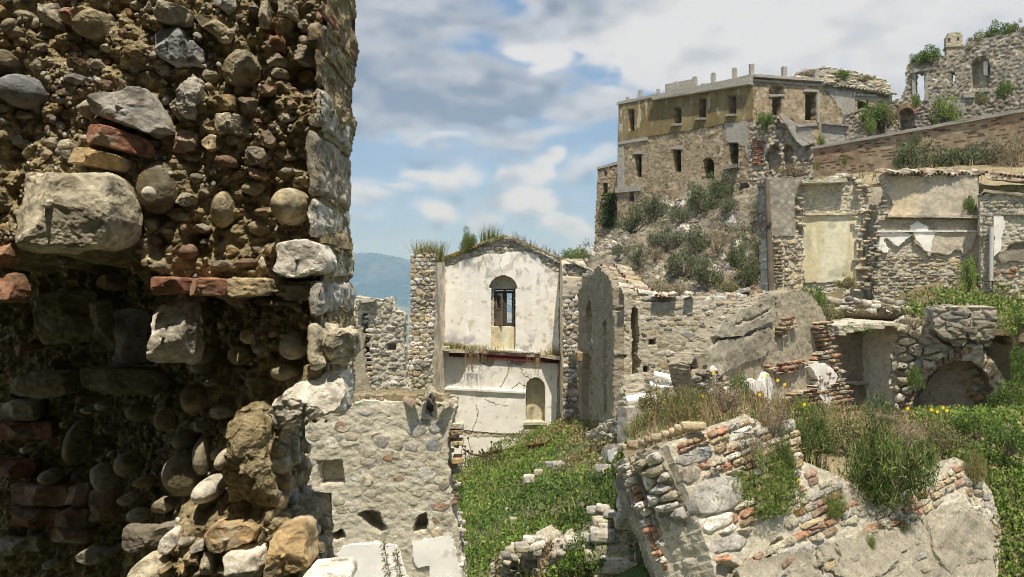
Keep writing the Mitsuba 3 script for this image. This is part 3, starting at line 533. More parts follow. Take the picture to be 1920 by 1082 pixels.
# ------------------------------------------------------------------ the rocky hillside
HILL = [W(1040, 545, 52), W(1150, 600, 46), W(1300, 600, 45), W(1450, 600, 44), W(1560, 600, 44), W(1080, 520, 56), W(1120, 490, 58), W(1100, 478, 62), W(1120, 455, 68), W(1160, 425, 69), W(1165, 415, 67.5),
        W(1250, 470, 53.5), W(1350, 470, 52), W(1440, 470, 50), W(1250, 392, 62.5), W(1300, 365, 61.5), W(1330, 345, 60.5), W(1412, 340, 58), W(1445, 335, 55), W(1560, 330, 52), W(1020, 560, 56), W(1060, 535, 62), W(1090, 500, 70), W(1000, 580, 62)]
q = surface(HILL, .11, 0, 1, 7); v = q[0]
def hill_off(v):
    r1 = np.abs(fb(v * [.5, .35, .5], 1.0, 4, 3)) * 2; r2 = fb(v, 1.6, 5, 9); return .9 * (r1 - .35) + .75 * r2 + .35 * fb(v, 5, 3, 4)
nrm = np.array([-.12, -.75, .65]); v2 = v + nrm * (hill_off(v) * sstep(-1, 1.5, v[:, 2] + .5))[:, None]
put('hillside', (v2, q[1]), 'rock'); tag('hillside', 'steep rocky slope with grey shrubs below the large building', kind='structure')
rng = np.random.default_rng(77); hs = sampler(HILL); rest = []
for x, y, n, s0, s1, spread in ((1140, 448, 70, .12, .4, 22), (1270, 372, 60, .15, .45, 26), (1395, 345, 60, .15, .45, 26), (1420, 400, 40, .1, .4, 30), (1300, 470, 200, .06, .3, 150), (1230, 520, 150, .06, .25, 100), (1400, 300, 10, .1, .3, 10)):
    for k in range(n):
        p = None; px, py = rng.normal(x, spread), rng.normal(y, spread * .55)
        Y = float(np.interp(py, [400, 470, 600], [61, 53, 45])); 
        for _ in range(6):
            c = W(px, py, Y); z = hs(c[0], c[1])
            if not np.isfinite(z): break
            Y = Y + (c[2] - float(z)) * 1.1
        c = W(px, py, Y); z = hs(c[0], c[1])
        if not np.isfinite(z) or abs(z - c[2]) > .6: continue
        c[2] = float(z); c = c + nrm * float(hill_off(c[None])[0]); m = trimesh.creation.icosphere(1); s = rng.uniform(s0, s1)
        vv = m.vertices * (s * rng.uniform(.5, 1.1, 3)); vv = vv + .25 * s * rng.normal(size=vv.shape); rest.append((vv + c, np.array(m.faces), np.tile(tone(pick(rng, [0, 1, 5, 11, 1]), rng, .75, 1.15), (len(vv), 1))))
tag(put('slope_rubble', join(rest), 'stone_far', smooth=False), 'loose pale rubble scattered over the rocky slope', 'rubble', kind='stuff')
# ------------------------------------------------------------------ the gabled house
HB = vplane(700, 30.0, 1200, 30.0); h = thing('gabled_house', 'roofless white plastered house end with a gable, an arched window and a broken upper floor', 'house')
gable = [(822, 900), (826, 487), (840, 480), (885, 462), (915, 450), (950, 443), (985, 455), (1055, 492), (1062, 500), (1062, 900)]
win = HB.poly(quad(925, 541, 966, 613)); rec = unary_union([HB.poly(arch_px(916, 971, 516, 542)), HB.poly(quad(920, 541, 967, 655))])
nich = HB.poly(arch_px(986, 1022, 707, 791))
wall(h + '__back_wall', HB, gable, .035, .6, 'mortar', relief_sum(relief_masonry(101, .26, .15, .05, .25), relief_noise(102, .03, 2)), holes=[(win, .0)], niches=[(rec, .30, .0), (nich, .48, .0)], jag=.06, jscale=5, seed=103)
up_pl = [(833, 655), (834, 500), (851, 495), (884, 483), (915, 476), (939, 476), (954, 473), (983, 471), (1010, 479), (1018, 495), (1036, 508), (1049, 513), (1048, 668), (940, 661)]
lo_pl = [(818, 880), (826, 655), (870, 660), (893, 668), (900, 682), (918, 689), (926, 684), (928, 667), (957, 669), (957, 682), (978, 686), (985, 679), (1046, 680), (1042, 812), (1018, 818), (1018, 795), (985, 795), (978, 812), (930, 812), (868, 806), (868, 880)]
wall(h + '__plaster', HB.moved(.075), up_pl, .022, .09, 'plaster_house', relief_noise(104, .012, 1.5), holes=[(rec, .0)] + [(crack_line(HB, c, .03, 20 + i), .0) for i, c in enumerate(([(941, 516), (938, 500), (940, 482)],))], jag=.05, jscale=4, seed=105)
wall(h + '__plaster', HB.moved(.075), lo_pl, .022, .09, 'plaster_white', relief_noise(106, .014, 1.5), holes=[(nich, .0)] + [(crack_line(HB, c, .035, i), .0) for i, c in enumerate(([(908, 748), (925, 757), (953, 760)], [(892, 760), (897, 775), (893, 790), (886, 808)], [(950, 672), (955, 690), (946, 712), (938, 724)], [(955, 728), (970, 723), (986, 722)], [(975, 690), (984, 704), (992, 712)]))], jag=.02, jscale=5, seed=107)
wall(h + '__plaster', HB.moved(.07), [(866, 838), (870, 819), (940, 822), (990, 824), (972, 842), (945, 852), (925, 880), (866, 880)], .03, .08, 'plaster_white', relief_noise(108, .012, 1.5), jag=.03, seed=109)
wall(h + '__niche_plaster', HB.moved(-.44), arch_px(987, 1021, 708, 791), .03, .03, 'plaster_yellow', relief_noise(110, .01, 1.5))
wall(h + '__window_apron', HB.moved(-.24), quad(920, 613, 967, 657), .03, .06, 'plaster_yellow', relief_noise(111, .02, 2.), jag=.0)
slab(h + '__niche_sill', HB, quad(981, 791, 1025, 796), .12, .3, 'plaster_yellow', .3, .01, 3)
slab(h + '__chair_rail', HB, [(824, 725), (986, 733), (986, 737), (824, 729)], .18, .05, 'plaster_white', .3, .015, 4)
lay(h + '__back_wall', HB.moved(.03), HB.poly([(836, 498), (850, 487), (885, 470), (918, 456), (948, 447), (955, 447), (985, 460), (1050, 496), (1049, 511), (1036, 506), (1018, 493), (1010, 477), (983, 469), (954, 471), (915, 474), (884, 481), (851, 493)]).buffer(.05), .22, .12, 112, [1, 0, 11, 5], .03, (.02, .06), .05, limit=150)
# window: frame, folded leaf, open leaf with its pane
def hb(px, py, h): return HB.hit(px, py) + HB.n * h
wd = h + '__window'
fr = [bar(hb(x, 613, -.45), hb(x, 541, -.45), .07, .1, up=(1, 0, 0)) for x in (927, 946, 964.5)] + [bar(hb(925, y, -.45), hb(966, y, -.45), .08, .1) for y in (542.5, 548, 611)]
put(wd + '__frame', join(fr), 'wood_dark', smooth=False)
lf = Plane(hb(929, 612, -.4), np.array([.62, -.78, 0]), [0, 0, 1])
put(wd + '__shutter', join([(lambda m: (lf.pt(m[0][:, 0], m[0][:, 2], m[0][:, 1]), m[1]))(boxmesh(a, b_)) for a, b_ in (([0, -.02, .02], [.05, .02, 1.12]), ([.3, -.02, .02], [.36, .02, 1.12]), ([.05, -.02, .02], [.3, .02, .12]), ([.05, -.02, .55], [.3, .02, .6]), ([.05, -.02, 1.04], [.3, .02, 1.12]), ([.05, -.008, .12], [.3, .008, .55]))]), 'wood_grey', smooth=False)
lf2 = Plane(hb(931, 612, -.42), np.array([.98, -.18, 0]), [0, 0, 1])
put(wd + '__sash', join([(lambda m: (lf2.pt(m[0][:, 0], m[0][:, 2], m[0][:, 1]), m[1]))(boxmesh(a, b_)) for a, b_ in (([0.0, -.02, .02], [.05, .02, 1.14]), ([.2, -.02, .02], [.25, .02, 1.14]), ([.05, -.02, .02], [.2, .02, .5]), ([.05, -.02, .5], [.2, .02, 1.14]))]), 'wood_dark', smooth=False)
put(wd + '__sash', join([bar(hb(949, 612, -.43), hb(949, 548, -.43), .05, .05, up=(1, 0, 0)), bar(hb(961, 612, -.43), hb(961, 548, -.43), .05, .05, up=(1, 0, 0)), bar(hb(948, 608, -.43), hb(962, 608, -.43), .08, .05)]), 'wood_dark', smooth=False)
put(wd + '__pane', (HB.pt(*np.array([HB.uv(950, 608), HB.uv(960, 608), HB.uv(960, 549), HB.uv(950, 549)]).T, -.43), np.array([[0, 1, 2, 3]])), 'glass', smooth=False)
# cross walls, their broken ends towards the camera
xl = HB.uv(834, 541)[0]; xr = HB.uv(1048.5, 541)[0]
X0, X1 = HB.o[0] + xl, HB.o[0] + xr
def cross_wall(x, side, prof, th, seed, mat='plaster_buff'):
    pl = Plane([x, 30, 0], [0, -side, 0], [0, 0, 1])      # face of the cross wall towards the room
    pts = [(-side * (Y - 30) if side > 0 else (Y - 30), z) for Y, z in prof]
    return pl, pts
pl = Plane([X0, 30, 0], [0, 1, 0], [0, 0, 1])          # inner face of the left wall looks to +x
pl.n = np.cross(pl.u, pl.v)
prof = [(0, 1.0), (-.3, 1.15), (-4.0, .9), (-4.15, .4), (-4.1, -.6), (-4.5, -1.5), (-4.9, -2.0), (-5.0, -3.4), (-5.3, -6), (0, -6)]
put(h + '__side_wall', heightwall(pl, Polygon(prof), .05, .68, relief_sum(relief_noise(113, .03, 2.)), jag=.05, seed=114, is_uv=True), 'plaster_buff')
pr = Plane([X1 + .78, 30, 0], [0, 1, 0], [0, 0, 1]); 
prof2 = [(0, 1.0), (-1.5, .75), (-1.6, .2), (-1.55, -1), (-1.7, -2.4), (-1.6, -6), (0, -6)]
put(h + '__side_wall', heightwall(pr, Polygon(prof2), .05, .76, relief_noise(115, .03, 2.), jag=.05, seed=116, is_uv=True), 'plaster_buff')
put(h + '__inner_plaster', (lambda m: m)(heightwall(Plane([X1 + .03, 30, 0], [0, -1, 0], [0, 0, 1]), Polygon([(0, .9), (1.5, .7), (1.55, -5.2), (0, -5.2)]), .06, .03, None, jag=.04, seed=117, is_uv=True)), 'plaster_yellow')
# stones of the broken ends
def end_stones(parent, x0, x1, prof, seed, w, hgt, pal):
    """Rubble showing in the broken end of a cross wall between x0 and x1; prof gives the end's distance at each height."""
    pz = np.array(sorted([(z, Y) for z, Y in prof])); r = np.random.default_rng(seed)
    reg = Polygon([(x0, pz[0, 0]), (x1, pz[0, 0]), (x1, pz[-1, 0]), (x0, pz[-1, 0])])
    P0 = Plane([0, 0, 0], [1, 0, 0], [0, 0, 1]); items = cells_rubble(reg, w, hgt, r)
    items = [c.intersection(reg.buffer(.05)).buffer(-.006) for c in items]; items = [c for c in items if c.geom_type == 'Polygon' and c.area > .25 * w * hgt]; n = 0
    for c in items:
        cx, cz = c.centroid.coords[0]; Y = float(np.interp(cz, pz[:, 0], pz[:, 1])); q = Plane([0, Y, 0], [1, 0, 0], [0, 0, 1])
        put(parent + '__stone', stone_mesh(q, c, r.uniform(-.01, .06), .3, r.uniform(.02, .07), r, n=10, flat=.86, cut=.1), 'stone', uv=tone(pick(r, pal), r, .75, 1.2))
end_stones(h + '__side_wall', X0 - .66, X0 - .02, [(1.0, 26.0), (.4, 25.85), (-.6, 25.9), (-1.5, 25.5), (-2, 25.1), (-3.4, 25.0), (-4, 24.9)], 118, .19, .115, [1, 1, 5, 9, 1, 0])
end_stones(h + '__side_wall_001', X1 + .08, X1 + .76, [(.75, 28.5), (-1, 28.45), (-2.4, 28.3), (-6, 28.4)], 119, .2, .13, [1, 0, 5, 11])
for k in range(16):       # toothing stones that stick out on the right of the end
    z = .4 - k * .33 + rng.uniform(-.05, .05); m = boxmesh([-.14, -.2, -.06], [.14, .2, .06], .09, .025, k, 6., .03)
    put(h + '__side_wall_001__stone', (m[0] * rng.uniform(.8, 1.3) + [X1 + .80 + rng.uniform(-.05, .06), 28.5, z], m[1]), 'stone', uv=tone(pick(rng, [5, 1, 0]), rng, .85, 1.2))
# upper floor: broken slab, steel beam
zs = HB.hit(850, 656)[2]
def fz(px): return HB.hit(px, 652 + (px - 830) * .064)[2]
fp = [(X0, 30)] + [(HB.hit(px, 600)[0], 30 - d) for px, d in ((834, .75), (850, .7), (868, .62), (880, .3), (905, .14), (940, .10), (980, .10), (1010, .14), (1025, .45), (1040, .72), (1048, .8))] + [(X1, 30)]
mm = trimesh.creation.extrude_polygon(Polygon(fp), .1, engine='earcut').subdivide_to_size(.12); mm.merge_vertices(); vv = mm.vertices.copy(); vv[:, 2] += -(vv[:, 0] - X0) * .064 + fz(834) - .1; vv += .04 * np.stack([fb(vv, 6, 3, k) for k in range(3)], 1)
put(h + '__floor_slab', (vv, np.array(mm.faces)), 'mortar', smooth=False)
put(h + '__steel_beam', join([bar([X0 + .15, 29.86, fz(840) - .19], [X1 - .02, 29.86, fz(1046) - .19], .14, .03), bar([X0 + .15, 29.86, fz(840) - .115], [X1 - .02, 29.86, fz(1046) - .115], .02, .13), bar([X0 + .15, 29.86, fz(840) - .26], [X1 - .02, 29.86, fz(1046) - .26], .02, .13)]), 'steel_red', smooth=False)
for k in range(26):
    t = rng.uniform(0, 1); x = X0 + (X1 - X0) * t; s = rng.uniform(.05, .13); m = boxmesh([-s, -s, -s * .35], [s, s, s * .35], .05, .02, k, 6., .02)
    put(h + '__floor_stone', (m[0] + [x, 29.9 + rng.uniform(-.05, .06), fz(834) - (x - X0) * .064 + .03], m[1]), 'stone', uv=tone(pick(rng, [1, 5, 0]), rng))
put(h + '__floor_end', orient(boxmesh([-.28, -.3, -.06], [.2, .3, .07], .06, .02, 4), np.eye(3), [X0 - .0, 25.45 + 4.0, fz(826)]), 'mortar', smooth=False)
# verge tiles on the right slope, thin slabs on the left
for k in range(15):
    t0 = k / 15; p = W(950 + 142 * t0, 439 + 62 * t0, 29.8); q2 = W(950 + 142 * (t0 + 1 / 13), 439 + 62 * (t0 + 1 / 13), 29.8); d = q2 - p; d /= np.linalg.norm(d)
    m = roof_tile(.24, .075, .015, .85); R = np.stack([-d, [0, 1, 0], np.cross(-d, [0, 1, 0])], 1)
    put(h + '__roof_tile', (m[0] @ R.T + q2 + [0, rng.uniform(-.03, .03), rng.uniform(-.01, .02)], m[1]), 'stone', smooth=False, uv=tone(pick(rng, [1, 5, 9]), rng, .9, 1.2))
for k in range(12):
    t = k / 12; p = W(835 + 112 * t, 482 - 38 * t, 29.85); m = boxmesh([-.12, -.06, -.02], [.14, .35, .03], .08, .015, k)
    put(h + '__roof_slab', orient(m, rot([0, 1, 0], -18), p), 'stone', smooth=False, uv=tone(pick(rng, [6, 1, 4]), rng))
for k in range(4): m = boxmesh([-.3, -.25, -.03], [.3, .3, .03], .08, .02, k); put(h + '__roof_slab', orient(m, rot([0, 1, 0], 24), W(1078 + 6 * k, 493 + 2.6 * k, 28.5)), 'stone', smooth=False, uv=tone(5, rng))
# fallen steel beams in front of it
b = thing('fallen_steel_beam', 'rusty steel beam lying against the foot of the white house', 'beam')
put(b + '__beam', join([bar(W(905, 853, 27.5), W(1034, 832, 25.5), .14, .03), bar(W(905, 850, 27.5), W(1034, 829, 25.5), .02, .12), bar(W(905, 857, 27.5), W(1034, 836, 25.5), .02, .12)]), 'steel_rust', smooth=False)
tag(put('bent_steel_beam', tube([W(1022, 838, 26), W(1040, 822, 25.6), W(1056, 808, 25.2), W(1072, 801, 25), W(1082, 799, 25)], .09, 6), 'steel_rust'), 'bent rusty beam arching against the broken right corner of the white house', 'beam')
tag(put('thin_iron_rod', tube([W(868, 842, 27), W(885, 852, 27), W(910, 856, 26.8), W(940, 853, 26.6), W(1000, 850, 26)], .035, 6), 'steel_rust'), 'thin dark iron rod sagging across the foot of the white house', 'rod')
# ------------------------------------------------------------------ gable wall seen from the side
E = vplane(1086, 27.3, 1160, 20.4); e = thing('gable_wall', 'tall narrow brown gable wall seen edge-on with a doorway and red steel bars', 'wall')
door = E.poly([(1092, 810), (1094, 672), (1111, 672), (1111, 800), (1104, 812)]); ew = E.poly([(1101, 640), (1101, 590), (1104, 572), (1109, 560), (1112, 580), (1113, 655), (1108, 650)]); slot = E.poly([(1132, 604), (1141, 600), (1140, 778), (1133, 775)])
wall(e + '__wall', E, [(1086, 815), (1087, 545), (1096, 530), (1110, 512), (1125, 497), (1140, 517), (1150, 530), (1154, 540), (1154, 830), (1100, 830)], .05, .2, 'render_dark', relief_sum(relief_masonry(121, .2, .12, .07, .25), relief_noise(122, .08, .8)), holes=[(ew, .03), (slot, .02)], niches=[(door, .17, .04)], jag=.06, seed=123)
for y0, y1 in ((601, 664), (722, 771)): put(e + '__steel_bar', bar(E.hit(1137, y1) - E.n * .1, E.hit(1137, y0) - E.n * .1, .28, .14, up=E.u), 'steel_red', smooth=False)
m = boxmesh([-.5, -.25, -.12], [.5, .2, .12], .1, .04, 3); put(e + '__lintel', orient(m, np.stack([E.u, -E.n, [0, 0, 1]], 1), E.hit(1102, 667) + E.n * .1), 'stone', uv=tone(2, rng, .8, 1))
slab(e + '__window_jamb', E.moved(-.2), [(1101, 655), (1101, 590), (1104, 572), (1106, 640), (1112, 655)], .03, .1, 'plaster_white')
for k in range(13):
    t = k / 13; p = W(1126 + 42 * t, 499 + 52 * t, 23.5 - 3.3 * t); m = roof_tile(.42, .1, .018)
    for j in range(2):
        a = np.array([1.0, .25, -.12]); a /= np.linalg.norm(a); zc = np.cross(a, np.cross([0, 0, 1.], a)); yy = np.cross(zc, a); R = np.stack([a, yy, zc], 1)
        put(e + '__roof_tile', (m[0] @ R.T + p + np.array([.0 + j * .36, .05, -.02 - .03 * j]) + rng.normal(0, .02, 3), m[1]), 'stone', smooth=False, uv=tone(pick(rng, [1, 5, 9, 7]), rng, .8, 1.15))
# ------------------------------------------------------------------ stone house wall with square holes
FW = vplane(1156, 24.0, 1470, 24.0); fk = thing('stone_house_wall', 'pale stone house wall with a vertical crack and small square beam holes', 'wall')
crack = FW.poly([(1186, 575), (1196, 585), (1195, 612), (1199, 630), (1194, 650), (1192, 668), (1199, 680), (1192, 705), (1191, 738), (1185, 735), (1186, 690), (1182, 672), (1187, 640), (1184, 610)])
sq = [FW.poly(quad(*c)) for c in ((1217, 637, 1228, 646), (1297, 638, 1306, 647), (1206, 687, 1215, 698), (1166, 667, 1173, 672))]
f_rel = relief_sum(relief_masonry(131, .24, .13, .016, .3), relief_noise(132, .05, .8))
f_out = [(1158, 572), (1170, 562), (1185, 558), (1195, 566), (1240, 567), (1300, 562), (1370, 560), (1420, 552), (1470, 552), (1470, 820), (1158, 830)]
wall(fk + '__wall', FW, f_out, .03, .6, 'mortar', f_rel, niches=[(crack, .5, .06)] + [(s, .4, .0) for s in sq], jag=.06, seed=133)
reg = FW.poly([(1160, 575), (1410, 563), (1400, 600), (1360, 660), (1300, 760), (1160, 790)]).difference(unary_union([crack.buffer(.06)] + [s.buffer(.05) for s in sq]))
lay(fk, FW, reg, .26, .14, 134, [1, 1, 9, 0, 5], .035, (.006, .035), .08, base=flat_base(FW, f_rel), limit=240, skip=.25, lo=.9, hi=1.15)
for k in range(70):
    px, py = rng.uniform(1200, 1425), 0; py = 561 - max(0, (px - 1340) / 75) * rng.uniform(0, 22); s = rng.uniform(.07, .2); m = boxmesh([-s, -s * .8, -s * .35], [s, s * .8, s * .35], .06, .03, k, 6., .03)
    put(fk + '__loose_stone', orient(m, rot(rng.normal(size=3), rng.uniform(-30, 30)), W(px, py, 24.1 + rng.uniform(0, .4))), 'stone', uv=tone(pick(rng, [1, 5, 7, 0]), rng, .8, 1.1))
for k in range(9):
    m = roof_tile(.4, .085, .016); R = np.stack([[0, -1, -.1], [1, 0, 0], [0, -.1, 1]], 1) @ rot(rng.normal(size=3), rng.uniform(-10, 10))
    put(fk + '__roof_tile', (m[0] @ R.T + W(1226 + 6 * k + (k > 6) * 20, 552 + rng.uniform(-3, 2), 24.1), m[1]), 'stone', smooth=False, uv=tone(pick(rng, [5, 1, 7]), rng, .85, 1.15))
# ------------------------------------------------------------------ ruin behind, left of the gabled house
CW = vplane(590, 22.0, 780, 22.0); ck = thing('ruined_stone_house', 'ruined wall of loose pale stones between the foreground wall and the white house', 'ruin')
c_rel = relief_sum(relief_masonry(141, .2, .12, .05, .25), relief_noise(142, .16, .6))
wall(ck + '__wall', CW, [(590, 590), (640, 565), (662, 556), (684, 560), (690, 566), (735, 557), (741, 580), (756, 590), (757, 640), (758, 705), (769, 735), (772, 790), (590, 790)], .03, .6, 'mortar', c_rel, niches=[(CW.poly([(680, 590), (688, 590), (692, 660), (700, 730), (692, 735), (684, 670)]), .45, .06), (CW.poly(quad(727, 645, 741, 657)), .35, .03)], jag=.07, seed=143)
lay(ck, CW.moved(-.02), CW.poly([(640, 570), (735, 562), (739, 585), (753, 594), (753, 700), (766, 738), (766, 760), (640, 760)]).difference(CW.poly(quad(727, 645, 741, 657)).buffer(.03)), .19, .115, 144, [1, 0, 5, 11], .03, (.02, .06), .08, base=flat_base(CW, c_rel), limit=230, skip=.06, flat=.88)
slab(ck + '__eave_board', CW.moved(.3), [(672, 556), (706, 560), (700, 566), (680, 567)], .1, .4, 'mortar', .15, .03, 3)
wall(ck + '__plaster', CW.moved(.32), [(660, 620), (680, 615), (686, 700), (694, 735), (668, 735), (664, 690)], .04, .3, 'render_brown', relief_noise(145, .08, 1.5), jag=.06, seed=146)
# ------------------------------------------------------------------ near ruined wall with the square niche (lower centre)
BWL = vplane(460, 9.0, 880, 9.0); k5 = thing('niche_wall', 'pale rubble wall with a square niche, broken holes and white plaster at its foot', 'wall')
bn = BWL.poly([(595, 865), (640, 863), (646, 908), (598, 911)])
bh = [(BWL.poly([(606, 1008), (613, 998), (625, 1001), (640, 992), (649, 1008), (632, 1013)]), .3, .02), (BWL.poly([(672, 966), (690, 957), (712, 962), (716, 978), (727, 992), (712, 999), (695, 990), (680, 978)]), .28, .03), (BWL.poly([(774, 990), (784, 968), (797, 962), (802, 980), (797, 998), (776, 998)]), .3, .02)]
b_rel = relief_sum(relief_masonry(151, .15, .09, .007, .35), relief_noise(152, .022, 2.2), relief_noise(153, .010, 12))
b_out = [(440, 800), (560, 792), (600, 777), (640, 760), (690, 752), (760, 757), (800, 760), (838, 757), (852, 770), (846, 800), (838, 830), (842, 900), (848, 960), (860, 1000), (868, 1082), (874, 1200), (440, 1200)]
wall(k5 + '__wall', BWL, b_out, .011, .45, 'mortar', b_rel, niches=[(bn, .22, .0), (BWL.poly([(798, 760), (812, 760), (813, 779), (797, 778)]), .25, .01)] + bh, jag=.025, jscale=7, seed=154)
pw1 = [(583, 1030), (612, 1022), (616, 1050), (590, 1054), (583, 1045)]; pw2 = [(632, 1040), (645, 1024), (700, 1019), (742, 1022), (752, 1040), (760, 1075), (775, 1100), (770, 1200), (620, 1200), (640, 1060)]; pw3 = [(774, 1015), (800, 1012), (845, 1006), (852, 1030), (866, 1085), (870, 1200), (800, 1200), (806, 1060), (786, 1064), (775, 1050)]; pw4 = [(497, 818), (520, 812), (527, 840), (524, 868), (510, 905), (504, 850)]
for j, pw in enumerate((pw1, pw2, pw3, pw4)): wall(k5 + '__plaster', BWL.moved(.035), pw, .01, .05, 'plaster_white', relief_noise(155 + j, .012, 3), jag=.02, jscale=6, seed=156 + j)
keep = BWL.poly([(525, 800), (600, 782), (640, 768), (850, 768), (836, 830), (845, 960), (858, 1010), (620, 1024), (530, 1000)]).difference(unary_union([bn.buffer(.03)] + [q[0].buffer(.035) for q in bh]))
it = lay(k5, BWL, keep.difference(BWL.poly(quad(560, 905, 800, 1000))), .135, .085, 157, [0, 1, 1, 0, 1, 5, 1, 7], .025, (.0, .007), .06, base=flat_base(BWL, b_rel), limit=210, skip=.58, lo=.95, hi=1.15, flat=.9)
lay(k5, BWL, keep.intersection(BWL.poly(quad(560, 905, 800, 1000))), .13, .08, 158, [1, 1, 0], .03, (.001, .007), .06, base=flat_base(BWL, b_rel), limit=60, skip=.6, lo=1., hi=1.2, flat=.86)
lay(k5, BWL, BWL.poly([(843, 775), (868, 772), (870, 870), (846, 872)]), .3, .06, 159, [9, 2, 1], .012, (.0, .02), .25, kind='brick', limit=40, name='brick', lo=.8)
bs = np.random.default_rng(61); bb = flat_base(BWL, b_rel)
for px, py, rx, ry, c in ((800, 888, 17, 15, 0), (716, 826, 15, 13, 0), (622, 832, 15, 10, 5), (568, 836, 18, 9, 0), (688, 866, 14, 8, 1), (744, 830, 13, 15, 1), (780, 806, 20, 13, 0), (812, 835, 13, 14, 8), (820, 800, 16, 12, 0), (562, 870, 13, 9, 0), (552, 800, 16, 9, 1), (640, 800, 15, 11, 7), (690, 790, 13, 8, 1), (728, 858, 11, 6, 10), (590, 820, 13, 7, 1), (688, 900, 13, 11, 1), (760, 870, 12, 8, 0), (832, 905, 11, 14, 1), (540, 850, 9, 7, 1), (826, 950, 20, 10, 7), (818, 1000, 12, 9, 9)):
    t = np.linspace(0, 2 * np.pi, 9, endpoint=False) + bs.uniform(0, 1); pg = BWL.poly([(px + rx * math.cos(a) * bs.uniform(.75, 1.15), py + ry * math.sin(a) * bs.uniform(.75, 1.15)) for a in t]); put(k5 + '__stone', stone_mesh(BWL, pg, bb(*pg.centroid.coords[0]), .06, bs.uniform(.006, .013), bs, n=16, flat=.9, rough=.15), 'stone', uv=tone(c, bs, 1.0, 1.2))
# rounded rubble on the right edge and debris on the top
rng = np.random.default_rng(19)
LOOSE = {}
def loose(parent, px, py, Y, s, pal, name='loose_stone', ang=25, lo=.8, hi=1.15, mat='stone', asp=(1, .8, .5)):
    if asp not in LOOSE: LOOSE[asp] = [boxmesh(-np.array(asp), np.array(asp), .75, .22, q, .9, .3) for q in range(14)]
    m = LOOSE[asp][rng.integers(14)]; c = m[0] * s; return put(parent + '__' + name, orient((c, m[1]), rot(rng.normal(size=3), rng.uniform(-ang, ang)), W(px, py, Y)), mat, uv=tone(pick(rng, pal), rng, lo, hi))
for k in range(55): t = rng.uniform(0, 1); loose(k5, 848 + 20 * t + rng.uniform(-9, 5), 780 + 300 * t, 9.05 + rng.uniform(-.05, .3), rng.uniform(.02, .05), [1, 5, 7, 0])
for k in range(60): px = rng.uniform(600, 850); loose(k5, px, 757 - rng.uniform(-2, 12) - (px > 640) * 4, 9.1 + rng.uniform(0, .5), rng.uniform(.025, .06), [1, 11, 6, 7, 0], ang=40)
wall(k5 + '__cap', BWL.moved(-.12), [(600, 790), (640, 747), (700, 740), (770, 742), (800, 738), (850, 752), (854, 770), (840, 790)], .015, .5, 'soil', relief_noise(160, .06, 4), jag=.05, seed=161)
for j, (px, py, dy, rz) in enumerate(((782, 764, -30, 35), (800, 756, -38, 0), (826, 766, -26, -35), (812, 745, -60, 10))):
    m = roof_tile(.24, .055, .012); R = rot([0, 0, 1], 90 + rz) @ rot([0, 1, 0], -12) ; put(k5 + '__roof_tile', (m[0] @ R.T * [1, 1, 1] + W(px, py, 8.85), m[1]), 'stone', smooth=False, uv=tone(pick(rng, [1, 7, 11]), rng, .8, 1.))
# ------------------------------------------------------------------ right: pilaster, yellow wall, tiled wall and the wall with a pipe
K1 = vplane(1440, 27.0, 1512, 27.2); k = thing('pilaster_wall', 'grey concrete wall end with tan brick courses beside the utility pole', 'wall')
wall(k + '__wall', K1, [(1441, 440), (1500, 440), (1503, 480), (1507, 600), (1441, 600)], .035, .6, 'mortar', relief_masonry(171, .25, .14, .05, .3), jag=.06, seed=172)
wall(k + '__render', K1.moved(.1), [(1440, 337), (1470, 334), (1500, 338), (1490, 365), (1488, 400), (1492, 440), (1440, 443)], .04, .7, 'concrete_dark', relief_noise(173, .05, 1.5), jag=.05, seed=174)
lay(k, K1.moved(.08), K1.poly(quad(1446, 450, 1467, 600)), .34, .1, 175, [9, 9, 1], .03, (.04, .09), .1, kind='brick', limit=60, name='brick', lo=.8, hi=1.1)
lay(k, K1.moved(.02), K1.poly(quad(1469, 446, 1503, 600)), .25, .14, 176, [1, 9, 11], .03, (.02, .07), .1, limit=80)
K2 = vplane(1497, 28.0, 1640, 28.0); k = thing('yellow_plaster_wall', 'pale yellow plastered room wall with broken edges under a light stone ledge', 'wall')
wall(k + '__wall', K2, [(1490, 345), (1610, 338), (1625, 345), (1628, 385), (1620, 420), (1617, 470), (1622, 530), (1612, 600), (1490, 600)], .035, .5, 'mortar', relief_masonry(181, .24, .13, .06, .3), jag=.08, seed=182)
wall(k + '__plaster', K2.moved(.1), [(1507, 405), (1600, 402), (1617, 392), (1610, 445), (1606, 500), (1604, 530), (1509, 529), (1502, 470)], .03, .12, 'plaster_yellow', relief_noise(183, .025, 1.), jag=.03, seed=184)
wall(k + '__plaster', K2.moved(.02), [(1507, 345), (1600, 345), (1614, 360), (1612, 390), (1600, 401), (1508, 403)], .03, .1, 'plaster_yellow', relief_noise(185, .02, 1.), jag=.03, seed=186)
slab(k + '__ledge', K2, [(1494, 341), (1576, 338), (1580, 344), (1494, 347)], .5, .4, 'mortar', .2, .04, 4)
slab(k + '__moulding', K2, [(1506, 402), (1600, 400), (1616, 391), (1617, 393), (1601, 403), (1506, 405)], .22, .1, 'plaster_buff', .2, .02, 4)
for px0, px1, n in ((1490, 1507, 60), (1604, 1630, 70)):
    for j in range(n): loose(k, rng.uniform(px0, px1), rng.uniform(348, 545), 27.95 + rng.uniform(-.25, .1), rng.uniform(.05, .12), [1, 5, 1, 9], 'stone', 12, asp=(1, .8, .38))
for j in range(40): t = rng.uniform(0, 1); loose(k, 1560 + 60 * t, 337 - 10 * math.sin(t * 3.1) + 14 * t * t, 28 + rng.uniform(-.2, .3), rng.uniform(.06, .16), [1, 5, 11], 'stone', 20)
slab(k + '__drain_pipe', K2.moved(.12), [(1603, 452), (1608, 450), (1606, 478), (1604, 478)], .12, .1, 'plaster_buff')
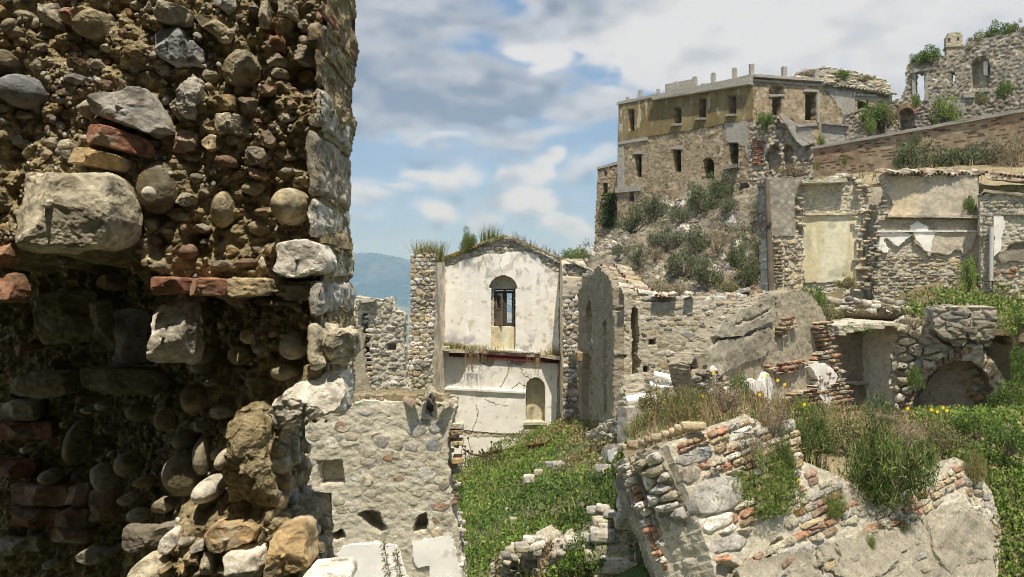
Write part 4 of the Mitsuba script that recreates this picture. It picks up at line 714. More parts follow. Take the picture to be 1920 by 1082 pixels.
wall(k + '__return_wall', K2.moved(-1.0), [(1612, 350), (1662, 350), (1650, 500), (1640, 600), (1608, 600)], .05, .4, 'plaster_buff', relief_noise(187, .06, 1.), jag=.05, seed=188)
K3 = vplane(1630, 28.0, 1842, 27.5); k = thing('tiled_wall', 'ruined room wall with a tiled eave, buff plaster above and torn white plaster below', 'wall')
k3r = relief_sum(relief_masonry(191, .26, .13, .04, .3), relief_noise(192, .08, .6))
wall(k + '__wall', K3, [(1655, 326), (1835, 326), (1838, 440), (1836, 640), (1560, 660), (1600, 600), (1640, 560), (1628, 520), (1632, 470), (1640, 420), (1650, 390), (1662, 375), (1664, 350)], .035, .6, 'mortar', k3r, jag=.07, seed=193)
wall(k + '__plaster', K3.moved(.12), [(1664, 330), (1832, 327), (1832, 404), (1664, 404), (1676, 385), (1664, 360)], .03, .12, 'plaster_buff', relief_noise(194, .04, 1.), jag=.03, seed=195)
wall(k + '__band', K3.moved(.1), [(1650, 411), (1832, 412), (1831, 432), (1642, 434)], .03, .1, 'render_grey', relief_noise(196, .05, 1.2), jag=.03, seed=197)
slab(k + '__cornice', K3, [(1660, 404), (1832, 405), (1832, 410), (1660, 408)], .32, .1, 'plaster_buff', .2, .02, 5)
slab(k + '__cornice', K3, [(1642, 433), (1832, 433), (1832, 435), (1642, 436)], .2, .1, 'plaster_white', .2, .02, 6)
for j, pp in enumerate(([(1646, 434), (1690, 434), (1712, 434), (1700, 450), (1684, 462), (1672, 455), (1664, 445), (1655, 450), (1663, 470), (1668, 478), (1655, 476), (1645, 462)], [(1714, 434), (1832, 434), (1826, 460), (1812, 478), (1800, 470), (1775, 474), (1760, 470), (1748, 472), (1740, 478), (1728, 464), (1716, 452)], [(1706, 418), (1722, 414), (1740, 426), (1738, 432), (1708, 432)])): wall(k + '__plaster', K3.moved(.13), pp, .025, .1, 'plaster_white' if j != 1 else 'plaster_buff', relief_noise(198 + j, .03, 1.2), jag=.15, jscale=3.5, seed=199 + j)
wall(k + '__plaster', K3.moved(.15), [(1714, 434), (1755, 434), (1748, 455), (1744, 472), (1735, 470), (1726, 458), (1716, 450)], .025, .1, 'plaster_white', relief_noise(203, .02, 1.2), jag=.05, seed=204)
lay(k, K3, K3.poly([(1640, 478), (1832, 480), (1832, 600), (1565, 650), (1600, 600), (1640, 560), (1632, 520)]), .25, .095, 205, [1, 9, 11, 1, 1, 0], .022, (.015, .05), .1, base=flat_base(K3, k3r), limit=250, skip=.1)
for j in range(60): t = rng.uniform(0, 1); loose(k, 1655 - 25 * t + rng.uniform(-10, 10), 370 + 180 * t, 27.95 + rng.uniform(-.3, .1), rng.uniform(.05, .12), [1, 0, 11, 1], 'stone', 12, asp=(1, .8, .38))
for j in range(30):
    t = j / 29; p = W(1655 + 182 * t, 327 + (1 * t), 27.75)
    for i in range(2):
        m = roof_tile(.45, .1, .02); R = np.stack([[0, -1, -.22], [1, 0, 0], [0, -.22, 1]], 1) @ rot(rng.normal(size=3), rng.uniform(-7, 7))
        put(k + '__roof_tile', (m[0] @ R.T + p + [0, .45 - i * .38, .12 - i * .085 + .05 * math.sin(j * .9)], m[1]), 'stone', smooth=False, uv=tone(pick(rng, [1, 7, 5, 4]), rng, .75, 1.1))
K4 = vplane(1834, 26.8, 1980, 26.0); k = thing('pipe_wall', 'stone wall with a white drainpipe, a white plaster strip and a small blocked arch', 'wall')
k4r = relief_sum(relief_masonry(211, .26, .12, .05, .3), relief_noise(212, .08, .6))
wall(k + '__wall', K4, [(1836, 368), (1860, 358), (1980, 372), (1980, 660), (1838, 640), (1840, 470)], .035, .6, 'mortar', k4r, niches=[(K4.poly([(1884, 474), (1892, 462), (1906, 456), (1940, 452), (1940, 468), (1905, 468)]), .35, .02), (K4.poly(quad(1838, 446, 1846, 464)), .3, .05)], jag=.06, seed=213)
wall(k + '__render', K4.moved(.12), [(1868, 478), (1890, 470), (1980, 462), (1980, 492), (1900, 488), (1880, 494)], .03, .15, 'render_grey', relief_noise(214, .05, 1.2), jag=.05, seed=215)
wall(k + '__plaster', K4.moved(.12), [(1864, 404), (1880, 404), (1886, 420), (1878, 445), (1876, 470), (1864, 480)], .025, .1, 'plaster_white', relief_noise(216, .02, 1.2), jag=.04, seed=217)
put(k + '__drainpipe', tube([K4.hit(1858, 426) + K4.n * .2, K4.hit(1857, 527) + K4.n * .2], .065, 8), 'pvc')
put(k + '__cable', tube([K4.hit(1861, 440) + K4.n * .15, K4.hit(1860, 530) + K4.n * .15, K4.hit(1859, 590) + K4.n * .15], .025, 5), 'wood_dark')
slab(k + '__coping', K4, [(1838, 366), (1845, 356), (1980, 370), (1980, 375), (1845, 361)], .15, .6, 'render_grey', .2, .05, 3)
slab(k + '__ledge', K4, [(1862, 400), (1980, 404), (1980, 406), (1862, 403)], .15, .1, 'concrete_dark', .2, .02, 3)
lay(k, K4, K4.poly([(1842, 372), (1860, 364), (1925, 372), (1925, 400), (1864, 400), (1862, 470), (1842, 470)]), .27, .12, 218, [1, 0, 11, 1], .025, (.015, .05), .1, base=flat_base(K4, k4r), limit=90, skip=.15)
lay(k, K4, K4.poly([(1842, 500), (1925, 495), (1925, 640), (1842, 635)]), .26, .12, 219, [1, 0, 10, 9, 1], .025, (.015, .05), .1, base=flat_base(K4, k4r), limit=140, skip=.15)
KU = vplane(1850, 31.0, 1980, 31.0); kk = thing('upper_eave_wall', 'low broken wall with a few roof tiles behind the wall with the white pipe', 'wall')
wall(kk + '__wall', KU, [(1840, 340), (1880, 326), (1980, 330), (1980, 380), (1840, 380)], .05, .5, 'mortar', relief_masonry(221, .3, .15, .08, .3), jag=.1, seed=222)
for j in range(12): m = roof_tile(.5, .12, .02); R = np.stack([[0, -1, -.22], [1, 0, 0], [0, -.22, 1]], 1); put(kk + '__roof_tile', (m[0] @ R.T + W(1862 + 8 * j, 327 + j, 30.7), m[1]), 'stone', smooth=False, uv=tone(pick(rng, [1, 7, 4]), rng))
u = thing('utility_pole', 'thin dark wooden utility pole with a crossarm carrying curled iron insulator hooks', 'pole')
pb, ptp = W(1447, 570, 26.5), W(1438, 338, 26.5); put(u + '__pole', tube([pb, (pb + ptp) / 2, ptp], [.1, .09, .075], 8), 'wood_grey')
put(u + '__crossarm', bar(W(1408, 419, 26.4), W(1446, 420, 26.4), .1, .09), 'wood_dark', smooth=False)
for px in (1414, 1429):
    for sgn, z0 in ((1, 0), (-1, 0)):
        c = W(px - (sgn < 0) * 3, 419, 26.35); an = np.linspace(0, 1.6 * np.pi, 10)
        pts = [c, c + [0, 0, .16 * sgn]] + [c + [.06 * (math.cos(t) - 1) * -1 - .0, 0, sgn * (.16 + .09 * math.sin(t))] for t in an[1:]]
        put(u + '__insulator_hook', tube(pts, .022, 6), 'wood_dark')
# ------------------------------------------------------------------ collapsed house in the middle right
M = vplane(1300, 13.8, 1600, 18.5); k = thing('collapsed_house', 'collapsed house corner covered in cracked grey render with stepped broken bricks', 'ruin')
m_rel = relief_sum(relief_noise(231, .14, .7), relief_noise(232, .03, 5))
m_out = [(1288, 684), (1317, 655), (1340, 622), (1360, 598), (1400, 573), (1447, 553), (1500, 541), (1520, 556), (1536, 572), (1550, 600), (1560, 640), (1572, 690), (1585, 730), (1600, 800), (1588, 850), (1330, 850), (1325, 745), (1300, 740)]
wall(k + '__wall', M, m_out, .022, .35, 'render_brown', m_rel, jag=.06, seed=233, niches=[(M.poly([(1340, 640), (1355, 632), (1400, 628), (1440, 612), (1448, 608), (1448, 612), (1402, 633), (1358, 637)]), .07, .03), (M.poly([(1445, 560), (1449, 560), (1452, 640), (1448, 640)]), .05, .03), (M.poly([(1290, 684), (1302, 676), (1306, 692), (1294, 700)]), .25, .02)])
wall(k + '__render', M.moved(.10), [(1362, 600), (1400, 577), (1447, 556), (1450, 590), (1445, 606), (1400, 624), (1355, 634), (1345, 628)], .022, .2, 'render_grey', m_rel, jag=.06, seed=234, niches=[(crack_line(M, c, .03, 50 + i), .06, .0) for i, c in enumerate(([(1370, 605), (1400, 600), (1430, 580)], [(1415, 572), (1420, 600)]))])
wall(k + '__render', M.moved(.08), [(1322, 655), (1355, 640), (1400, 634), (1440, 616), (1444, 650), (1430, 668), (1380, 690), (1325, 700)], .022, .2, 'render_grey', m_rel, jag=.06, seed=235)
for j, pp in enumerate(([(1350, 728), (1395, 722), (1432, 712), (1438, 706), (1447, 712), (1452, 740), (1445, 760), (1430, 735), (1400, 738), (1352, 752)], [(1520, 690), (1535, 680), (1558, 690), (1572, 705), (1560, 725), (1548, 722), (1556, 745), (1572, 760), (1580, 790), (1565, 775), (1545, 755), (1530, 740), (1532, 715)], [(1335, 690), (1340, 688), (1350, 735), (1346, 740)])): wall(k + '__plaster', M.moved(.125), pp, .02, .2, 'plaster_white', relief_noise(236 + j, .03, 2), jag=.14, jscale=5, seed=237 + j)
edge = M.poly([(1512, 605), (1552, 600), (1562, 640), (1574, 700), (1590, 760), (1598, 800), (1500, 800), (1470, 760), (1455, 740), (1520, 720), (1515, 680), (1530, 650)])
lay(k, M.moved(.05), edge, .27, .085, 240, [9, 1, 10, 2, 1, 7], .022, (.03, .12), .15, kind='brick', limit=170, name='brick', base=flat_base(M, m_rel), lo=.85, hi=1.1)
lay(k, M.moved(.02), M.poly([(1445, 600), (1480, 590), (1485, 610), (1450, 640)]).union(M.poly([(1425, 685), (1500, 672), (1515, 690), (1440, 705)])), .27, .085, 241, [10, 9, 7, 3], .022, (.03, .1), .15, kind='brick', limit=60, name='brick', base=flat_base(M, m_rel))
lay(k, M.moved(.02), M.poly([(1290, 690), (1345, 690), (1345, 740), (1300, 740)]), .25, .1, 242, [1, 0, 11], .03, (.04, .14), .15, limit=40, base=flat_base(M, m_rel))
# niche to its right: back wall, side and lintel
ND = vplane(1555, 20.2, 1690, 20.2); k = thing('shadowed_recess', 'shadowed doorway recess under a stone lintel beside the stepped bricks', 'recess')
wall(k + '__back_wall', ND, [(1545, 600), (1672, 600), (1680, 860), (1560, 860)], .03, .4, 'render_brown', relief_sum(relief_masonry(251, .25, .13, .03, .3), relief_noise(252, .08, 1.)), seed=253, niches=[(ND.poly(quad(1664, 640, 1674, 735)), .4, .04)])
slab(k + '__ledge', ND, [(1585, 714), (1655, 713), (1655, 717), (1585, 719)], .25, .1, 'mortar', .15, .04, 3)
LT = vplane(1560, 18.6, 1680, 18.6)
slab(k + '__lintel', LT, [(1568, 622), (1605, 621), (1640, 614), (1676, 611), (1677, 604), (1650, 603), (1560, 609), (1564, 616)], .25, 1.7, 'mortar', .15, .05, 4)
for j, (x0, x1, y) in enumerate(((1566, 1580, 626), (1578, 1596, 621), (1596, 1626, 617), (1624, 1652, 613), (1650, 1677, 609))): slab(k + '__brick', LT.moved(.2), quad(x0, y - 5, x1, y + 2), .2, .8, 'mortar', .2, .02, j)
slab(k + '__side_wall', vplane(1668, 18.7, 1700, 18.7), [(1669, 612), (1700, 612), (1700, 800), (1676, 800)], .0, 1.6, 'mortar', .15, .08, 6)
# rubble wall with the arch
R = vplane(1670, 18.6, 1930, 17.5); k = thing('arch_wall', 'rubble wall with a half buried round stone arch, partly blocked with masonry', 'wall')
r_rel = relief_sum(relief_masonry(261, .28, .2, .1, .3), relief_noise(262, .3, .45))
ao = R.poly([(1703, 800), (1707, 762), (1718, 733), (1738, 706), (1758, 690), (1790, 674), (1822, 676), (1848, 697), (1864, 726), (1872, 800)])
r_out = [(1672, 605), (1700, 597), (1725, 600), (1745, 606), (1762, 640), (1790, 655), (1835, 652), (1860, 680), (1880, 720), (1892, 780), (1895, 860), (1672, 860)]
wall(k + '__wall', R, r_out, .03, 1.0, 'mortar', r_rel, holes=[(ao, .02)], jag=.1, seed=263)
wall(k + '__blocking', R.moved(-.45), [(1716, 860), (1722, 745), (1748, 706), (1790, 668), (1830, 670), (1880, 740), (1880, 860)], .03, .4, 'render_brown', relief_sum(relief_masonry(264, .22, .1, .05, .3), relief_noise(265, .08, 1.2)), jag=.03, seed=266)
wall(k + '__dark_gap_wall', R.moved(-2.6), quad(1660, 640, 1780, 900), .06, .3, 'render_brown', relief_noise(267, .1, 1.), seed=268)
lay(k + '__blocking', R.moved(-.42), R.poly([(1806, 690), (1835, 690), (1862, 740), (1866, 790), (1815, 790)]), .25, .16, 269, [2, 9, 2, 11], .03, (.05, .12), .1, limit=50)
ac = R.uv(1788, 782); pts = np.array([R.uv(*q) for q in ((1704, 775), (1708, 758), (1716, 737), (1728, 718), (1744, 702), (1764, 687), (1790, 674), (1806, 673), (1822, 678), (1840, 690), (1854, 708), (1864, 728), (1869, 750), (1872, 775))])
ls = LineString(pts); nv = 26
for j in range(nv):
    a, c2 = np.array(ls.interpolate(ls.length * j / nv).coords[0]), np.array(ls.interpolate(ls.length * (j + .9) / nv).coords[0]); o1, o2 = a - ac, c2 - ac; o1 /= np.linalg.norm(o1); o2 /= np.linalg.norm(o2); L = .21 if j < 11 else .26
    pg = Polygon([a, c2, c2 + o2 * L, a + o1 * L]).buffer(0)
    if pg.geom_type == 'Polygon' and pg.area > .002: put(k + '__arch_stone', stone_mesh(R, pg, .05 + rng.uniform(-.08, .06), .6, rng.uniform(.04, .14), rng, n=10, flat=.9, cut=.08), 'stone', uv=tone(9 if j > 13 else pick(rng, [7, 11, 1]), rng, .65, .95))
lay(k, R.moved(.05), R.poly([(1676, 612), (1740, 612), (1765, 648), (1780, 660), (1745, 690), (1715, 728), (1700, 770), (1678, 790)]), .26, .17, 270, [0, 1, 5, 11, 1], .03, (.03, .14), .15, limit=130, base=flat_base(R, r_rel), skip=.2)
OV = vplane(1740, 17.6, 1870, 17.2); k = thing('overhanging_masonry', 'overhanging block of cracked stone masonry above the round arch', 'ruin')
o_rel = relief_sum(relief_masonry(281, .3, .18, .06, .3), relief_noise(282, .15, .8))
wall(k + '__wall', OV, [(1748, 585), (1770, 575), (1800, 577), (1868, 575), (1872, 600), (1862, 634), (1830, 636), (1815, 630), (1790, 634), (1768, 632), (1756, 620)], .025, 1.6, 'render_grey', o_rel, niches=[(OV.poly([(1813, 590), (1816, 590), (1818, 632), (1814, 632)]), .1, .03)], jag=.05, seed=283)
lay(k, OV, OV.poly([(1770, 582), (1865, 582), (1856, 630), (1775, 628)]), .26, .12, 284, [1, 0, 11], .02, (.01, .04), .1, limit=50, base=flat_base(OV, o_rel), skip=.4, lo=.65, hi=.9)
for j in range(16): loose(k, 1775 + rng.uniform(0, 80), 638 + rng.uniform(0, 14) , 17.9 + rng.uniform(-.1, .2), rng.uniform(.05, .11), [5, 0, 1], ang=40)
CV = vplane(1860, 19.8, 1990, 19.0); k = thing('dark_cave_wall', 'dark hollow in the bank right of the arch, overhung by grass', 'hollow')
wall(k + '__wall', CV, [(1845, 612), (1990, 600), (1990, 800), (1850, 800)], .05, .4, 'soil', relief_noise(291, .3, .8), seed=292)
wall(k + '__overhang', vplane(1856, 17.6, 1990, 17.2), [(1858, 618), (1880, 607), (1900, 606), (1990, 590), (1990, 625), (1925, 640), (1905, 650), (1890, 632), (1870, 628)], .04, 2.2, 'soil', relief_noise(293, .2, 1.2), jag=.15, seed=294)
# ------------------------------------------------------------------ leaning wall block in the right foreground
P0, P1, P2 = W(1250, 832, 8.0), W(1700, 686, 10.5), W(1342, 1082, 7.6); NW = Plane(P0, P1 - P0, P0 - P2)
k = thing('leaning_wall', 'large leaning block of brick and stone wall with grey render, cracked and overgrown on top', 'wall')
n_rel = relief_sum(relief_noise(301, .035, 1.2), relief_noise(302, .016, 8), relief_masonry(303, .2, .09, .014, .35))
n_out = [(1250, 832), (1300, 812), (1399, 777), (1420, 790), (1440, 806), (1484, 788), (1492, 815), (1500, 862), (1540, 880), (1600, 905), (1680, 915), (1740, 880), (1792, 856), (1830, 880), (1858, 920), (1870, 960), (1884, 1020), (1870, 1060), (1872, 1100), (1880, 1200), (1380, 1200), (1342, 1082), (1322, 1021), (1290, 920)]
wall(k + '__wall', NW, n_out, .012, .75, 'mortar', n_rel, jag=.02, seed=304, niches=[(NW.poly([(1343, 1062), (1360, 1052), (1390, 1068), (1400, 1100), (1390, 1200), (1360, 1200)]), .2, .03), (NW.poly([(1434, 1042), (1446, 1018), (1462, 1008), (1470, 1012), (1452, 1030), (1440, 1046)]), .06, .02)])
for j, pp in enumerate(([(1535, 1018), (1580, 1012), (1650, 1004), (1700, 985), (1760, 955), (1800, 940), (1850, 968), (1868, 1000), (1862, 1060), (1864, 1200), (1500, 1200), (1545, 1080), (1528, 1030)], [(1385, 1075), (1420, 1050), (1480, 1035), (1530, 1030), (1540, 1075), (1510, 1085), (1470, 1200), (1400, 1200)], [(1580, 920), (1625, 915), (1640, 960), (1600, 965), (1575, 950)])): wall(k + '__render', NW.moved(.035), pp, .012, .06, 'render_grey', relief_sum(relief_noise(305 + j, .025, 1.5), relief_noise(306 + j, .018, 7)), jag=.085, jscale=5, seed=307 + j, niches=[(crack_line(NW, c, .014, 40 + i), .04, .0) for i, c in enumerate(([(1545, 1075), (1590, 1060), (1640, 1070)], [(1530, 1030), (1545, 1050), (1590, 1062)]))])
def npoly(*p): return NW.poly(list(p))
nb = flat_base(NW, n_rel)
bigs = [(npoly((1293, 925), (1310, 905), (1350, 893), (1390, 895), (1394, 930), (1370, 955), (1320, 968), (1300, 965)), 0, .05), (npoly((1307, 975), (1340, 968), (1368, 960), (1370, 980), (1320, 1004)), 5, .035), (npoly((1325, 1015), (1380, 1000), (1400, 1010), (1390, 1030), (1330, 1040)), 0, .03), (npoly((1275, 880), (1300, 870), (1313, 885), (1310, 900), (1282, 908)), 11, .035), (npoly((1263, 860), (1300, 842), (1330, 838), (1325, 862), (1275, 876)), 0, .03), (npoly((1450, 795), (1482, 786), (1484, 806), (1452, 816)), 0, .06), (npoly((1300, 842), (1333, 838), (1333, 855), (1310, 862)), 8, .04), (npoly((1336, 838), (1358, 828), (1362, 846), (1340, 852)), 2, .045), (npoly((1365, 812), (1400, 800), (1410, 815), (1370, 828)), 5, .035), (npoly((1455, 1035), (1500, 1020), (1528, 1020), (1520, 1040), (1465, 1052)), 0, .03)]
rg = np.random.default_rng(33)
for pg, c, pr_ in bigs: put(k + '__stone', stone_mesh(NW, pg, nb(*pg.centroid.coords[0]), .08, pr_, rg, n=26, flat=.88, rough=.2), 'stone', uv=tone(c, rg, 1.05, 1.25))
taken = unary_union([q[0].buffer(.015) for q in bigs])
r1 = npoly((1255, 838), (1398, 780), (1440, 808), (1490, 800), (1500, 860), (1505, 930), (1455, 975), (1400, 985), (1420, 1010), (1360, 1055), (1335, 1055), (1300, 930)).difference(taken)
lay(k, NW, r1, .235, .072, 311, [9, 1, 9, 5, 1, 10, 2, 0], .010, (.03, .06), .06, base=nb, kind='brick', limit=230, name='brick', skip=.04, lo=.95, hi=1.2, flat=.9)
lay(k, NW, npoly((1480, 1000), (1560, 985), (1570, 1000), (1500, 1030), (1390, 1070), (1390, 1055)).union(npoly((1610, 1000), (1640, 970), (1720, 940), (1790, 870), (1830, 890), (1740, 960), (1680, 985), (1640, 1005))).difference(taken), .22, .07, 312, [9, 1, 10, 7, 1], .010, (.025, .05), .06, base=nb, kind='brick', limit=90, name='brick', skip=.1, lo=.9, hi=1.15, flat=.9)
lay(k, NW, npoly((1500, 868), (1600, 912), (1680, 922), (1735, 892), (1770, 905), (1720, 945), (1690, 970), (1560, 990), (1480, 1000), (1462, 980), (1505, 930)).difference(taken), .24, .07, 315, [9, 1, 0, 1, 7, 10], .010, (.02, .045), .06, base=nb, kind='brick', limit=120, name='brick', skip=.3, lo=.85, hi=1.1, flat=.9)
lay(k, NW.moved(.03), npoly((1400, 1070), (1470, 1046), (1560, 1034), (1570, 1082), (1480, 1120), (1420, 1130)), .22, .07, 316, [1, 9, 7, 1, 0], .012, (.0, .03), .06, base=nb, kind='brick', limit=40, name='brick', skip=.35, lo=.8, hi=1.05, flat=.9)
lay(k, NW.moved(.025), npoly((1560, 1010), (1720, 960), (1850, 950), (1866, 1050), (1700, 1082), (1580, 1082)), .22, .075, 317, [1, 0, 1, 11], .012, (.002, .018), .06, base=nb, kind='brick', limit=60, name='brick', skip=.66, lo=.75, hi=.95, flat=.9)
for j, pp in enumerate(([(1570, 1030), (1640, 1012), (1700, 1015), (1690, 1050), (1620, 1082), (1570, 1075)], [(1745, 975), (1800, 955), (1846, 985), (1850, 1040), (1790, 1070), (1750, 1030)])): wall(k + '__render', NW.moved(.06), pp, .012, .06, 'render_grey', relief_sum(relief_noise(341 + j, .02, 1.5), relief_noise(343 + j, .014, 8)), jag=.12, jscale=4, seed=345 + j)
lay(k, NW, npoly((1790, 870), (1850, 920), (1875, 1000), (1862, 1050), (1850, 990), (1810, 930)), .12, .1, 313, [0, 1, 5, 7], .015, (.02, .06), .06, base=nb, limit=50)
# the end of the block: strips of rubble and dark joints
EN = Plane(P0, NW.n, NW.v)       # u runs forward, so the end lies at negative u; the face looks left
def fx(pts): return affinity.scale(Polygon(pts), -1, 1, origin=(0, 0))
e_rel = relief_sum(relief_noise(321, .05, 2.5), relief_masonry(322, .2, .1, .03, .3))
L_ = (P0 - P2) @ NW.v; ep = fx([(.02, .02), (.78, .06), (.80, -1.9), (.02, -1.9)])
put(k + '__end_face', heightwall(EN.moved(.0), ep, .012, .4, e_rel, niches=[(fx([(.0, .1), (.085, .1), (.09, -2), (.0, -2)]), .34, .015), (fx([(.44, .1), (.50, .1), (.52, -2), (.47, -2)]), .2, .02)], jag=.02, seed=323, is_uv=True), 'render_grey')
lay(k + '__end_face', EN.moved(.03), fx([(.10, 0), (.43, 0), (.46, -.5), (.10, -.7)]), .2, .09, 324, [0, 1, 5, 0], .015, (.03, .09), .06, limit=40)
lay(k + '__end_face', EN.moved(.03), fx([(.52, .02), (.66, .02), (.7, -1.9), (.56, -1.9)]), .16, .075, 325, [1, 10, 0, 5, 10], .012, (.03, .08), .06, kind='brick', limit=60, name='brick')
put(k + '__back_slab', heightwall(EN.moved(-.02), fx([(.70, .0), (.90, -.1), (.92, -1.9), (.72, -1.9)]), .015, .16, relief_sum(relief_noise(326, .04, 3.), relief_masonry(327, .12, .2, .02, .2)), jag=.02, seed=328, is_uv=True), 'concrete_dark')
for j in range(9): p = NW.hit(1205 + 15 * j, 842 - 5.5 * j) ; loose(k, 1160 + 15 * j + 20, 838 - 5.0 * j, 8.5 - .04 * j, rng.uniform(.05, .09), [9, 1, 2], 'brick', 12, asp=(1.3, .8, .4))
# ------------------------------------------------------------------ banks of earth
rng = np.random.default_rng(41)
def bank(key, pts, res, amp, scale, seed, label):
    put(key, surface(pts, res, amp, scale, seed), 'soil'); tag(key, label, kind='structure'); return pts
def topn(px, py, back): return NW.hit(px, py) - NW.n * back
B1 = [W(1150, 900, 10.5), topn(1255, 838, .6), topn(1330, 808, .45), topn(1399, 782, .35), topn(1440, 812, .3), topn(1490, 812, .3), topn(1505, 872, .25), topn(1600, 912, .2), topn(1680, 920, .2), topn(1745, 884, .25), topn(1795, 862, .3), topn(1990, 866, .32), W(1185, 812, 20), W(1260, 760, 17), W(1330, 748, 14.0), W(1450, 765, 15.8), W(1600, 800, 18), W(1700, 785, 18.4), W(1800, 780, 18.3), W(1990, 760, 18), W(1170, 830, 14), W(1450, 788, 11.5), W(1600, 826, 12.5), W(1760, 806, 13), W(1880, 800, 13.2)]
bank('earth_bank', B1, .08, .10, 1.4, 5, 'weedy earth bank between the leaning wall block and the ruins behind it')
B2 = [W(1450, 572, 21.2), W(1560, 606, 21), W(1690, 600, 20.6), W(1760, 590, 19.4), W(1860, 602, 19.2), W(1990, 610, 18.6), W(1430, 560, 27), W(1520, 545, 27.4), W(1600, 605, 27.2), W(1690, 585, 26.8), W(1740, 555, 26.9), W(1830, 520, 27.2), W(1990, 585, 25.6)]
bank('terrace_bank', B2, .12, .14, 1.2, 6, 'rubbly grass grown terrace in front of the ruined room walls')
B3 = [W(1480, 360, 29), W(1660, 340, 29), W(1990, 350, 29), W(1480, 375, 50), W(1527, 330, 52), W(1700, 320, 47), W(1990, 315, 42.5), W(1640, 325, 40), W(1800, 312, 37), W(1990, 318, 34)]
bank('upper_bank', B3, .25, .25, .8, 7, 'scrubby upper bank at the foot of the brick retaining wall')
# right edge slope, seen beside the leaning wall
B4 = [topn(1800, 866, .33), topn(1990, 867, .33), topn(1840, 960, .25), topn(1990, 960, -.1), topn(1840, 1082, .2), topn(1990, 1082, -.5), topn(1840, 1300, .1), topn(2000, 1300, -1.1)]
bank('side_bank', B4, .08, .1, 1.6, 8, 'green weedy slope at the right of the leaning wall block')
# ------------------------------------------------------------------ low walls in the grass
def low_wall(key, label, px1, Y1, px2, Y2, outline, seed, size=(.24, .14), n=60, extra=(), cat='wall', th=.5):
    pl = vplane(px1, Y1, px2, Y2); kk = thing(key, label, cat); r = relief_sum(relief_masonry(seed, *size, .05, .3), relief_noise(seed + 1, .1, 1.))
    wall(kk + '__wall', pl, outline, .025, th, 'mortar', r, jag=.07, seed=seed + 2)
    lay(kk, pl, pl.poly(outline).buffer(-.03), *size, seed + 3, [1, 0, 11, 5, 1], .025, (.03, .1), .1, base=flat_base(pl, r), limit=n, skip=.1)
    xs = [p[0] for p in outline]; top = sorted([(p[0], p[1]) for p in outline])
    return kk, pl
kk, _ = low_wall('low_stone_wall', 'remnant of a low stone wall in the middle of the green court', 1020, 19.0, 1150, 18.0, [(1020, 948), (1030, 935), (1045, 928), (1062, 910), (1085, 912), (1110, 906), (1128, 912), (1140, 918), (1142, 985), (1110, 990), (1070, 990), (1018, 985)], 401)
for j in range(26): loose(kk, rng.uniform(1030, 1140), 918 - rng.uniform(0, 14) + abs(1090 - 1090), 18.7 + rng.uniform(0, .4), rng.uniform(.07, .15), [0, 1, 5])
kk, pw = low_wall('corner_wall', 'stump of a cross wall with a pale rendered post right of the green court', 1112, 18.6, 1180, 17.6, [(1117, 868), (1128, 858), (1134, 836), (1158, 833), (1162, 860), (1170, 900), (1172, 960), (1158, 1010), (1128, 1010), (1122, 960), (1140, 940), (1116, 900)], 411, (.26, .16), 50)
slab(kk + '__rendered_post', pw.moved(.12), [(1136, 838), (1155, 834), (1157, 910), (1134, 912)], .08, .5, 'concrete', .12, .03, 5)
wall(kk + '__plaster', pw.moved(.22), [(1138, 842), (1153, 840), (1152, 858), (1146, 866), (1140, 862)], .02, .06, 'plaster_white', None, jag=.05, seed=4); wall(kk + '__plaster', pw.moved(.22), [(1139, 882), (1154, 880), (1152, 896), (1138, 894)], .02, .06, 'plaster_white', None, jag=.05, seed=5)
for j in range(34): t = rng.uniform(0, 1); loose(kk, 1125 + 35 * t + rng.uniform(-14, 12), 880 + 130 * rng.uniform(0, 1), 17.6 + rng.uniform(-.4, .3), rng.uniform(.08, .2), [0, 1, 2, 5])
kk, _ = low_wall('front_stone_wall', 'broken low rubble wall at the bottom centre, in front of the green court', 915, 12.2, 1110, 11.6, [(930, 1060), (950, 1035), (975, 1025), (990, 1010), (1010, 1003), (1030, 1022), (1050, 1012), (1065, 1024), (1080, 1018), (1110, 1012), (1130, 1000), (1130, 1200), (918, 1200), (922, 1075)], 421, (.17, .1), 170)
for j in range(80): px = rng.uniform(925, 1130); loose(kk, px, np.interp(px, [925, 950, 1000, 1060, 1130], [1075, 1032, 1008, 1018, 1004]) + rng.uniform(-6, 30), 11.75 + rng.uniform(-.3, .5), rng.uniform(.04, .1), [1, 5, 0, 1], 'stone')
kk, _ = low_wall('side_stone_wall', 'row of big pale boulders and rubble running along the foot of the leaning block', 1105, 11.8, 1200, 11.0, [(1105, 1005), (1135, 998), (1160, 985), (1172, 955), (1172, 935), (1190, 930), (1198, 960), (1197, 1010), (1200, 1060), (1198, 1200), (1110, 1200)], 431, (.24, .14), 70)
for px, py, s, c in ((1130, 1002, .17, 5), (1150, 1030, .22, 1), (1182, 945, .17, 5), (1180, 975, .2, 1), (1155, 1055, .26, 5), (1190, 1005, .2, 9), (1165, 1010, .15, 0), (1120, 1045, .18, 1), (1190, 1055, .22, 1), (1140, 1078, .2, 1)): loose(kk, px, py, 11.2, s, [c], 'boulder', 15)
for j in range(40): loose(kk, rng.uniform(1110, 1200), rng.uniform(950, 1080), 11.2 + rng.uniform(-.1, .4), rng.uniform(.05, .12), [1, 5, 0], 'stone')
kk, pw = low_wall('rubble_step', 'heap of stones and brick with a rendered slab below the edge-on gable wall', 1100, 21.0, 1190, 19.4, [(1100, 812), (1120, 800), (1140, 790), (1160, 782), (1170, 700), (1182, 760), (1196, 800), (1200, 850), (1110, 850)], 441, (.25, .13), 60)
slab(kk + '__rendered_slab', pw.moved(.3), [(1166, 762), (1182, 764), (1186, 832), (1164, 832)], .1, .4, 'concrete', .12, .04, 6)
